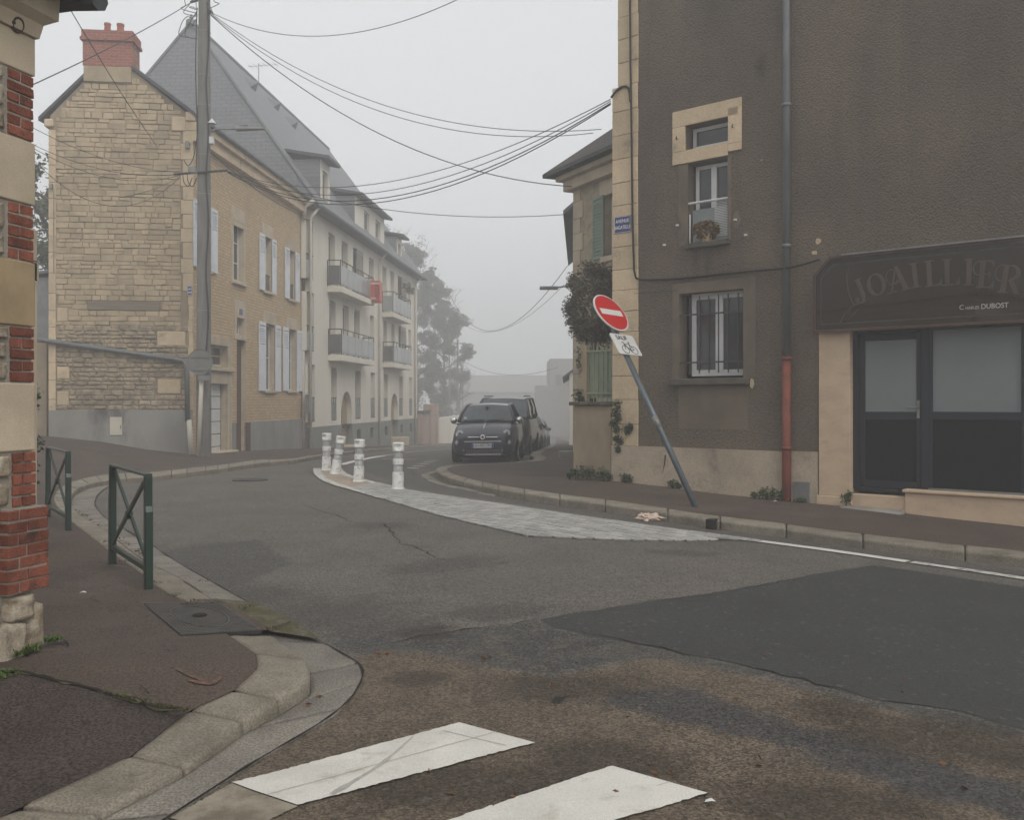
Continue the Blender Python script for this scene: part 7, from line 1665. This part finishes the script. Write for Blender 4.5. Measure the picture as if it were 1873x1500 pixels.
def fiat(t, sf, stp):
    for s_ in (-1, 1):
        p = sf(s_ * .575, .72, -.03); round_lamp(t, p.x, p.y, p.z, .085, .5); p = sf(s_ * .63, .51, -.02); round_lamp(t, p.x, p.y, p.z, .052, .12, 'turn_lamp'); p = sf(s_ * .47, .315, -.01); round_lamp(t, p.x, p.y, p.z, .036, .0, 'fog_lamp', cglass)
    yp = sf(0, .44).y - .03
    mb = MB(); mb.wbox(-.26, .26, yp, yp + .02, .385, .495); pt_ = mb.build('number_plate', plate_w, t, local=True, bevel=.004)
    for s_ in (-1, 1):
        mb = MB(); mb.wbox(s_ * .237 - .02, s_ * .237 + .02, yp - .002, yp - .0005, .389, .491); mb.build('plate_band', plate_b, pt_, local=True)
    o = txt('EH-997-TM', .105, basis(Vector((1, 0, 0)), Vector((0, 0, 1)), Vector((0, -1, 0)), Vector((0, yp - .0015, .44))), trim, 'plate_lettering', None, ext=.001, bold=.0, sx=.78); o.parent = pt_
    pb_ = sf(0, .645, .0); Mb = Matrix.Translation(pb_) @ Matrix.Rotation(math.pi / 2 - .3, 4, 'X')
    mb = MB(); mb.lathe([(0, .018), (.05, .016), (.058, .008), (.064, .0), (.064, -.04)], 24, Mb); bd = mb.build('badge', chrome, t, local=True)
    mb = MB(); mb.lathe([(0, .0205), (.042, .0188)], 24, Mb); mb.build('badge_field', pm('badge_red', (.16, .015, .02), rough=.3), bd, local=True)
    for s_ in (-1, 1):
        mb = MB(); mb.tube([sf(s_ * x, .645, .006) for x in (.08, .15, .22, .29, .36)], .011, 8); mb.build('chrome_whisker', chrome, t, local=True)
    mb = MB(); mb.tube([sf(-.45 + .09 * k, .54, .004) for k in range(11)], .008, 8); mb.build('bumper_strip', chrome, t, local=True)
    mb = MB(); mb.tube([stp(0, y, .002) for y in (.22, .32, .42, .52, .62)], .011, 8); mb.build('bonnet_strip', chrome, t, local=True)
    mb = MB(); mb.loft(patch(sf, -.42, .42, .235, .36, .004)); gr_ = mb.build('grille', trim, t, local=True, fix=False)
    mb = MB()
    for k in range(21): x = -.40 + k * .04; mb.tube([sf(x, .242, .008), sf(x, .30, .008), sf(x, .352, .008)], .004, 4)
    for z in (.27, .30, .33): mb.tube([sf(-.40 + .1 * k, z, .008) for k in range(9)], .003, 4)
    mb.build('grille_mesh', M['metal_grey'], gr_, local=True, kind='stuff')
    mb = MB(); mb.tube([sf(-.44 + .088 * k, .225, .004) for k in range(11)], .008, 8); mb.build('grille_trim', chrome, t, local=True)
    mb = MB(); mb.tube([sf(-.70 + .14 * k, .60, .001) for k in range(11)], .005, 6); mb.build('bonnet_gap', trim, t, local=True)
    for x0, x1 in ((-.55, -.05), (-.10, .45)):
        mb = MB(); mb.tube([(x0, .83, 1.035), ((x0 + x1) / 2, .795, 1.045), (x1, .80, 1.055)], .012, 6); mb.build('wiper', trim, t, local=True)
    mb = MB(); mb.wbox(-.56, -.50, .885, .89, 1.07, 1.13); mb.build('sticker', plate_w, t, local=True)
    mb = MB(); mb.lathe([(0, 0), (.04, .005), (.045, .03), (0, .04)], 10, Matrix.Translation((0, 1.12, 1.345))); mb.build('mirror_inside', trim, t, local=True)
navy = car_paint('paint_navy', (.010, .012, .026)); black = car_paint('paint_black', (.010, .010, .011)); greyp = car_paint('paint_grey', (.09, .095, .105)); silver_p = car_paint('paint_silver', (.22, .225, .23)); blackish = car_paint('paint_dark', (.025, .028, .034))
st_f = [(-.05, .52, .26, .60), (-.035, .62, .22, .66), (.03, .71, .20, .71), (.15, .765, .19, .775), (.32, .79, .19, .865), (.60, .805, .2, .945), (.86, .81, .2, .99), (1.2, .815, .2, 1.0), (2.2, .815, .2, 1.02), (2.9, .80, .22, 1.04), (3.3, .76, .25, 1.02), (3.48, .66, .3, .93), (3.52, .55, .35, .85)]
cab_f = (.78, 1.02, 1.28, 1.43, 2.55, 1.46, 3.25, 1.05, .70, .545)
rz = -.075
fc = Vector((-.70, 22.55, gf(-.7, 23.6)))
car('small_car', 'small dark navy hatchback with round headlamps, parked facing us at the kerb', 'car', fc, rz, st_f, cab_f, navy, (.62, 2.9), .285, 'cars parked along the kerb', roll=-.012, mirror=(.84, .98, 1.04, chrome), detail=fiat)
def eyes(t, sf, x0, x1, z0, z1):
    for s_ in (-1, 1):
        mb = MB(); mb.loft([[sf(s_ * (x0 + (x1 - x0) * i / 5), z0 + (z1 - z0) * j / 3 + .07 * i / 5, .006) for i in range(6)] for j in range(4)]); mb.build('headlight', lens, t, local=True, fix=False, smooth=True)
def van_d(t, sf, stp):
    eyes(t, sf, .44, .74, .82, .96); yp = sf(0, .48).y - .03
    mb = MB(); mb.loft(patch(sf, -.5, .5, .58, .78, .006)); mb.build('grille', trim, t, local=True, fix=False); mb = MB(); mb.wbox(-.26, .26, yp, yp + .02, .42, .53); mb.build('number_plate', plate_w, t, local=True)
    for s_ in (-1, 1):
        mb = MB(); mb.tube([(s_ * .62, 1.5, 1.80), (s_ * .62, 3.6, 1.82)], .02, 6); mb.build('roof_rail', trim, t, local=True)
st_v = [(-.04, .62, .3, .8), (-.02, .72, .25, .88), (.08, .82, .22, .98), (.3, .875, .22, 1.06), (.7, .895, .22, 1.13), (1.0, .90, .22, 1.16), (2.2, .90, .22, 1.17), (3.6, .90, .24, 1.17), (4.3, .88, .26, 1.16), (4.42, .80, .32, 1.1)]
cab_v = (.72, 1.16, 1.42, 1.74, 4.2, 1.77, 4.40, 1.15, .82, .68)
vx, vy = -.40, 27.5
car('van', 'dark compact van parked right behind the small navy hatchback', 'van', (vx, vy, gf(vx, vy + 1)), rz - .03, st_v, cab_v, black, (.85, 3.6), .31, 'cars parked along the kerb', mirror=(.98, 1.15, 1.2, black), detail=van_d)
st_c = [(-.04, .55, .26, .62), (.0, .68, .22, .68), (.12, .78, .2, .74), (.4, .83, .2, .84), (.9, .86, .2, .93), (1.2, .865, .2, .96), (2.2, .865, .2, .97), (3.3, .85, .22, .99), (3.8, .8, .26, .96), (3.95, .68, .34, .85)]
cab_c = (1.0, .96, 1.7, 1.42, 2.9, 1.44, 3.75, 1.0, .76, .58)
def car_d(t, sf, stp):
    eyes(t, sf, .45, .70, .60, .70); yp = sf(0, .45).y - .03
    mb = MB(); mb.wbox(-.26, .26, yp, yp + .02, .40, .51); mb.build('number_plate', plate_w, t, local=True); mb = MB(); mb.loft(patch(sf, -.45, .45, .26, .37, .006)); mb.build('grille', trim, t, local=True, fix=False)
for yy, xx, pt_, lab in ((33.6, .08, greyp, 'grey hatchback third in the row, its flank showing past the van'), (39.0, .42, blackish, 'dark car fourth in the foggy parked row, behind the grey hatchback'), (44.6, .76, silver_p, 'pale silver car fifth in the foggy parked row'), (50.2, 1.08, blackish, 'farthest dark car of the parked row, almost lost in fog')):
    car('parked_car', lab, 'car', (xx, yy, gf(xx, yy + 2)), -.07, st_c, cab_c, pt_, (.75, 3.15), .3, 'cars parked along the kerb', mirror=(.92, 1.25, 1.02, pt_), detail=car_d)

# ------------------------------------------------------------------ vegetation
def leaves(mb, pts, size, r_, flat=.6):
    for p in pts:
        s_ = size * r_.uniform(.6, 1.3)
        a = Vector((r_.gauss(0, 1), r_.gauss(0, 1), r_.gauss(0, 1) * flat)).normalized(); b = a.cross(Vector((r_.gauss(0, 1), r_.gauss(0, 1), r_.gauss(0, 1)))).normalized()
        n = a.cross(b) * s_ * .15
        mb.add([p - a * s_, p - b * s_ * .5 + n, p + a * s_, p + b * s_ * .5 + n], [(0, 1, 2, 3)])
def clump_pts(c, rad, n, r_, shell=.45):
    out = []
    for _ in range(n):
        d = Vector((r_.gauss(0, 1), r_.gauss(0, 1), r_.gauss(0, 1))).normalized(); k = (shell + (1 - shell) * r_.random()) ; out.append(Vector(c) + Vector((d.x * rad[0], d.y * rad[1], d.z * rad[2])) * k)
    return out
def tree(name, label, base, height, spread, trunk_r, leafm, nclump, per, leaf, seed, bare=0.0, group=None, z0=.25, nbr=10):
    r_ = random.Random(seed); t = thing(name, label, 'tree', base, group=group); base = Vector(base)
    mb = MB(); top = base + Vector((r_.uniform(-.4, .4), r_.uniform(-.4, .4), height * .86))
    tp = [base - Vector((0, 0, .3))] + [base.lerp(top, k / 6) + Vector((r_.uniform(-.15, .15), r_.uniform(-.15, .15), 0)) for k in range(1, 7)]
    mb.tube(tp, [trunk_r * (1 - .13 * k) for k in range(7)], 8); tips = []
    for k in range(nbr):
        f = z0 + (1 - z0) * (k + r_.random() * .6) / nbr; s0 = base.lerp(top, min(f, .97)); a = k * 2.4 + r_.uniform(-.4, .4); L = spread * (1.05 - .6 * abs(f - .5)) * r_.uniform(.75, 1.1)
        e = s0 + Vector((math.cos(a) * L, math.sin(a) * L, L * r_.uniform(.35, .9))); m_ = s0.lerp(e, .5) + Vector((0, 0, L * .06)); mb.tube([s0, m_, e], [trunk_r * .4, trunk_r * .25, trunk_r * .06], 6); tips += [m_, e]
        for j in range(4):
            q = m_.lerp(e, r_.random()); e2 = q + Vector((r_.uniform(-1, 1), r_.uniform(-1, 1), r_.uniform(.1, 1))) * L * .4; mb.tube([q, (q + e2) / 2 + Vector((0, 0, .05)), e2], [trunk_r * .16, trunk_r * .09, trunk_r * .03], 5); tips.append(e2)
    mb.build('trunk', M['bark'], t, smooth=True)
    mb = MB(); 
    for k in range(nclump):
        c = r_.choice(tips) + Vector((r_.gauss(0, .3), r_.gauss(0, .3), r_.gauss(0, .3))) * spread * .25
        if bare and c.z > base.z + height * (1 - bare) and r_.random() < .85: continue
        s_ = spread * (r_.uniform(.14, .30) if nclump < 200 else r_.uniform(.09, .2)); leaves(mb, clump_pts(c, (s_, s_, s_ * .8), per, r_), leaf, r_)
    mb.build('crown', leafm, t, fix=False); return t
tree('garden_tree', 'green leafy tree peeping between the brick corner and the gable', (-15.6, 31.5, .6), 9.3, 2.7, .18, M['leaf_autumn'], 80, 70, .10, 5)
tree('garden_tree', 'dark evergreen shrub tree low behind the grey shed', (-16.2, 33.5, .4), 6.6, 2.4, .15, M['leaf_green'], 70, 70, .10, 6, z0=.05)
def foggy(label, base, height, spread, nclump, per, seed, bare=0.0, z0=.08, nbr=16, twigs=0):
    t = tree('street_tree', label, base, height, spread, .2, M['leaf_hazed'], nclump, per, .11, seed, bare=bare, group='foggy trees beyond the apartment house', z0=z0, nbr=nbr)
    if twigs:
        r2_ = random.Random(seed + 100); mb = MB(); b_ = Vector(base)
        for k in range(twigs):
            f = r2_.uniform(.45, .95); a = r2_.uniform(0, 6.28); p = b_ + Vector((0, 0, height * f)) + Vector((math.cos(a), math.sin(a), 0)) * spread * r2_.uniform(.1, .6); d = Vector((math.cos(a) * .7, math.sin(a) * .7, r2_.uniform(.5, 1.6))).normalized(); L = r2_.uniform(.6, 1.9)
            m_ = p + d * L * .5 + Vector((r2_.uniform(-.1, .1), r2_.uniform(-.1, .1), 0)); mb.tube([p, m_, p + d * L], [.022, .014, .004], 4)
            for j in range(3): q = p + d * L * r2_.uniform(.3, .9); mb.tube([q, q + Vector((r2_.uniform(-.5, .5), r2_.uniform(-.5, .5), r2_.uniform(.1, .6)))], [.009, .003], 3)
        mb.build('twigs', M['bark'], t, kind='stuff')
    return t
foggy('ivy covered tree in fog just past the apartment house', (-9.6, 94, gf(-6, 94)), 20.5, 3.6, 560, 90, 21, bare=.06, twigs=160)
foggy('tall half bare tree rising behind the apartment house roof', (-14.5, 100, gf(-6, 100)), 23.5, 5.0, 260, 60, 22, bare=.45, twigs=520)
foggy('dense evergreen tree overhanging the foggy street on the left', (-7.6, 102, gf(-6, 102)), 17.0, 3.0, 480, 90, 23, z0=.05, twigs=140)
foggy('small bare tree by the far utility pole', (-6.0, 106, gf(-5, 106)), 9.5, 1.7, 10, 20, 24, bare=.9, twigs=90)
# big bush over the garden fence
r_ = random.Random(31); bc = at(1082, 556, 15.7)
bush = thing('bush', 'large dark red and green bush bulging over the garden fence', 'bush', Vector((bc.x, bc.y, zcop)))
mb = MB(); pts = []
for k in range(110):
    a, b = r_.uniform(0, 2 * math.pi), r_.uniform(-.95, .98); rr_ = math.sqrt(1 - b * b)
    cx = bc + Vector((.40 * rr_ * math.cos(a), .42 * rr_ * math.sin(a), .64 * b)) * 1.0; s_ = r_.uniform(.09, .16); pts += clump_pts(cx, (s_, s_, s_), 110, r_, .3)
for k in range(9): cx = at(1062 - k * .3 + r_.uniform(-6, 6), 640 + k * 6, 15.35); pts += clump_pts(cx, (.07, .07, .07), 26, r_)
for k in range(14): cx = at(1112 + r_.uniform(-14, 10), r_.uniform(480, 630), 15.6); pts += clump_pts(cx, (.16, .16, .16), 90, r_)
leaves(mb, pts, .026, r_); mb.build('foliage', M['leaf_dark'], bush, fix=False)
mb = MB(); 
for k in range(9): e = bc + Vector((r_.uniform(-.4, .4), r_.uniform(-.3, .3), r_.uniform(-.2, .5))); mb.tube([Vector((bc.x + r_.uniform(-.1, .1), bc.y + .2, zcop - .8)), bc + Vector((r_.uniform(-.1, .1), .1, -.5)), e], [.03, .022, .008], 6)
mb.build('stems', M['bark'], bush)
# climbing plants and weeds
def plant(label, clumps, leafm, size, seed, name='weed', cat='weed', per=60, stemto=None, group=None):
    r2_ = random.Random(seed); c0 = Vector(clumps[0][0]); low = min(Vector(c[0]).z - c[1] * .8 for c in clumps)
    t = thing(name, label, cat, Vector((c0.x, c0.y, low)), group=group); mb = MB()
    for c, s_ in clumps: leaves(mb, clump_pts(c, (s_, s_ * .5, s_), per, r2_, .2), size, r2_)
    mb.build('leaves', leafm, t, fix=False); mb = MB()
    for c, s_ in clumps: c = Vector(c); mb.tube([c + Vector((0, .03, -s_)), c + Vector((r2_.uniform(-.02, .02), 0, 0)), c + Vector((r2_.uniform(-.04, .04), -.02, s_ * .7))], [.006, .005, .003], 5)
    mb.build('stems', M['leaf_ivy'], t); return t
def RP(px, py, o=.06): u, z = R.uv(px, py, o); return R.P(u, o, z)
plant('bushy wild plant trailing from the wall coping beside the stone corner', [(RP(1128, 740), .11), (RP(1130, 765), .12), (RP(1127, 785), .08), (RP(1126, 755), .10), (RP(1122, 775), .08)], M['leaf_ivy'], .022, 41, 'climbing_plant', 'plant', 110)
plant('small round wild plant rooted in the stone corner joint', [(RP(1147, 786), .10), (RP(1152, 782), .07)], M['leaf_ivy'], .022, 42, 'climbing_plant', 'plant', 120)
plant('lowest wild plant hanging on the wall above the plinth', [(RP(1132, 806), .10), (RP(1131, 822), .06), (RP(1127, 802), .06)], M['leaf_ivy'], .022, 43, 'climbing_plant', 'plant', 120)
plant('green plant on the wall coping left of the fence', [(RP(1058, 722, -.05), .12), (RP(1062, 732, -.05), .10)], M['leaf_ivy'], .022, 44, 'climbing_plant', 'plant', 140)
plant('leafy weeds at the foot of the garden wall end', [(RP(1052, 866, .1), .10), (RP(1066, 862, .1), .14), (RP(1080, 866, .1), .12), (RP(1042, 870, .12), .06)], M['leaf_ivy'], .024, 45, per=110)
plant('leafy weeds at the middle foot of the garden wall', [(RP(1100, 868, .1), .13), (RP(1112, 872, .1), .1)], M['leaf_ivy'], .024, 46, per=110)
plant('weed clump at the foot of the stone corner', [(RP(1143, 876, .1), .1), (RP(1150, 876, .1), .08)], M['leaf_ivy'], .024, 47, per=110)
plant('weed clump at the plinth left of the leaning post', [(RP(1230, 887, .1), .1), (RP(1240, 889, .1), .06)], M['leaf_ivy'], .022, 48, per=110)
plant('wide weed patch at the plinth right of the leaning post', [(RP(1395, 903, .12), .10), (RP(1412, 903, .12), .12), (RP(1430, 907, .12), .10), (RP(1380, 906, .14), .06)], M['leaf_green'], .022, 49, per=110)
plant('weed tuft at the foot of the red downpipe', [(RP(1466, 916, .1), .06), (RP(1456, 917, .1), .05)], M['leaf_green'], .02, 50, per=70)
plant('weed tuft beside the shop door step', [(RP(1548, 913, .12), .09), (RP(1553, 906, .12), .06)], M['leaf_green'], .022, 51, per=90)
p0 = at(72, 770, 9.9)
t = thing('hedge', 'dark clipped hedge strip between gate pillar and grey gable plinth', 'hedge', Vector((p0.x - .5, 10.0, .1))); mb = MB(); pts = []; r_ = random.Random(61)
xe = at(84, 0, 10.2).x
for k in range(60): pts += clump_pts(Vector((xe - .12 - r_.uniform(0, 1.0), 10.2 + r_.uniform(-.3, .3), r_.uniform(.15, 1.66))), (.13, .13, .13), 70, r_, .3)
leaves(mb, pts, .03, r_); mb.build('foliage', M['leaf_ivy'], t, fix=False)
# grass in joints and at the brick corner
def blades(mb, c, n, rad, h, r_):
    for _ in range(n):
        a = r_.uniform(0, 6.28); q = Vector(c) + Vector((math.cos(a), math.sin(a), 0)) * rad * math.sqrt(r_.random()); d = Vector((r_.gauss(0, .5), r_.gauss(0, .5), 1)).normalized(); L = h * r_.uniform(.5, 1.2); w = Vector((-d.y, d.x, 0)); w = (w.normalized() if w.length > .01 else Vector((1, 0, 0))) * .004
        b = q + d * L * .6; e = b + (d + Vector((d.x, d.y, -.6))) * L * .4
        mb.add([q - w, q + w, b + w * .8, b - w * .8, e], [(0, 1, 2, 3), (3, 2, 4)])
r_ = random.Random(71); mb = MB()
for px, py, n, rad, h in ((20, 1196, 260, .10, .06), (50, 1190, 160, .07, .05), (95, 1172, 170, .05, .035), (-10, 1200, 200, .1, .06), (5, 1235, 90, .08, .025)): blades(mb, G(px, py, .105), n, rad, h, r_)
mb.build('grass', M['grass'], kind='stuff', label='bright green grass tufts at the foot of the brick corner', fix=False)
mb = MB()
for k in range(60):
    t = r_.random(); px, py = (190 + t * 155, 1268 + t * 34); blades(mb, G(px + r_.uniform(-4, 4), py + r_.uniform(-2, 2), .115), 8, .012, .018, r_)
for px, py, n in ((345, 1106, 40), (360, 1099, 30), (318, 1089, 30), (448, 1112, 40), (500, 1150, 40), (392, 1103, 25), (375, 1063, 20), (285, 1067, 30), (230, 1027, 16), (130, 960, 14), (190, 992, 14)): blades(mb, G(px, py, .04), n, .06, .02, r_)
for k in range(40): p = KB[30 + k % 60]; blades(mb, Vector((p.x, p.y - .02, gf(p.x, p.y))), 3, .04, .02, r_)
mb.build('grass', M['moss'], kind='stuff', label='sparse moss and grass in the kerb joints', fix=False)
# fallen leaves
mb = MB(); lf = pm('dead_leaf', (.16, .075, .03), (.09, .05, .025), 30, rough=.8); pts = []
for k in range(70):
    t = r_.random(); i = int(len(C2) * .12 + t * 30); i = min(i, len(C2) - 1); a, b = B2[i], C2[i]; q = a.lerp(b, r_.uniform(.02, .3)); pts.append(Vector((q.x, q.y, gf(q.x, q.y) + .022)))
for px, py, s_ in ((575, 1275, 14), (560, 1290, 10), (1300, 958, 20), (1200, 950, 25), (1560, 990, 14), (700, 1195, 10), (1740, 1018, 8), (890, 1205, 6)):
    for _ in range(5): q = G(px + r_.uniform(-s_, s_), py + r_.uniform(-3, 3), .02); pts.append(q)
for _ in range(40): q = G(r_.uniform(700, 1800), r_.uniform(1190, 1490), .008); pts.append(q)
leaves(mb, pts, .016, r_, .15); mb.build('dead_leaves', lf, kind='stuff', label='scattered brown dead leaves in gutters and on the road', fix=False)

# ------------------------------------------------------------------ the fog
mb = MB(); mb.wbox(-141, 141, -35, 241, -5.0, 23.5)
hz = bpy.data.materials.new('haze'); hz.use_nodes = True; hz.node_tree.nodes.clear()
ho = hz.node_tree.nodes.new('ShaderNodeOutputMaterial'); hv = hz.node_tree.nodes.new('ShaderNodeVolumePrincipled')
hv.inputs['Color'].default_value = (.93, .94, .95, 1); hv.inputs['Density'].default_value = 0.0080; hv.inputs['Anisotropy'].default_value = 0.2
hz.node_tree.links.new(hv.outputs[0], ho.inputs['Volume'])
haze = mb.build('haze', hz, kind='stuff', label='pale grey morning fog filling the whole street')
try: hz.cycles.volume_sampling = 'DISTANCE'
except Exception: pass
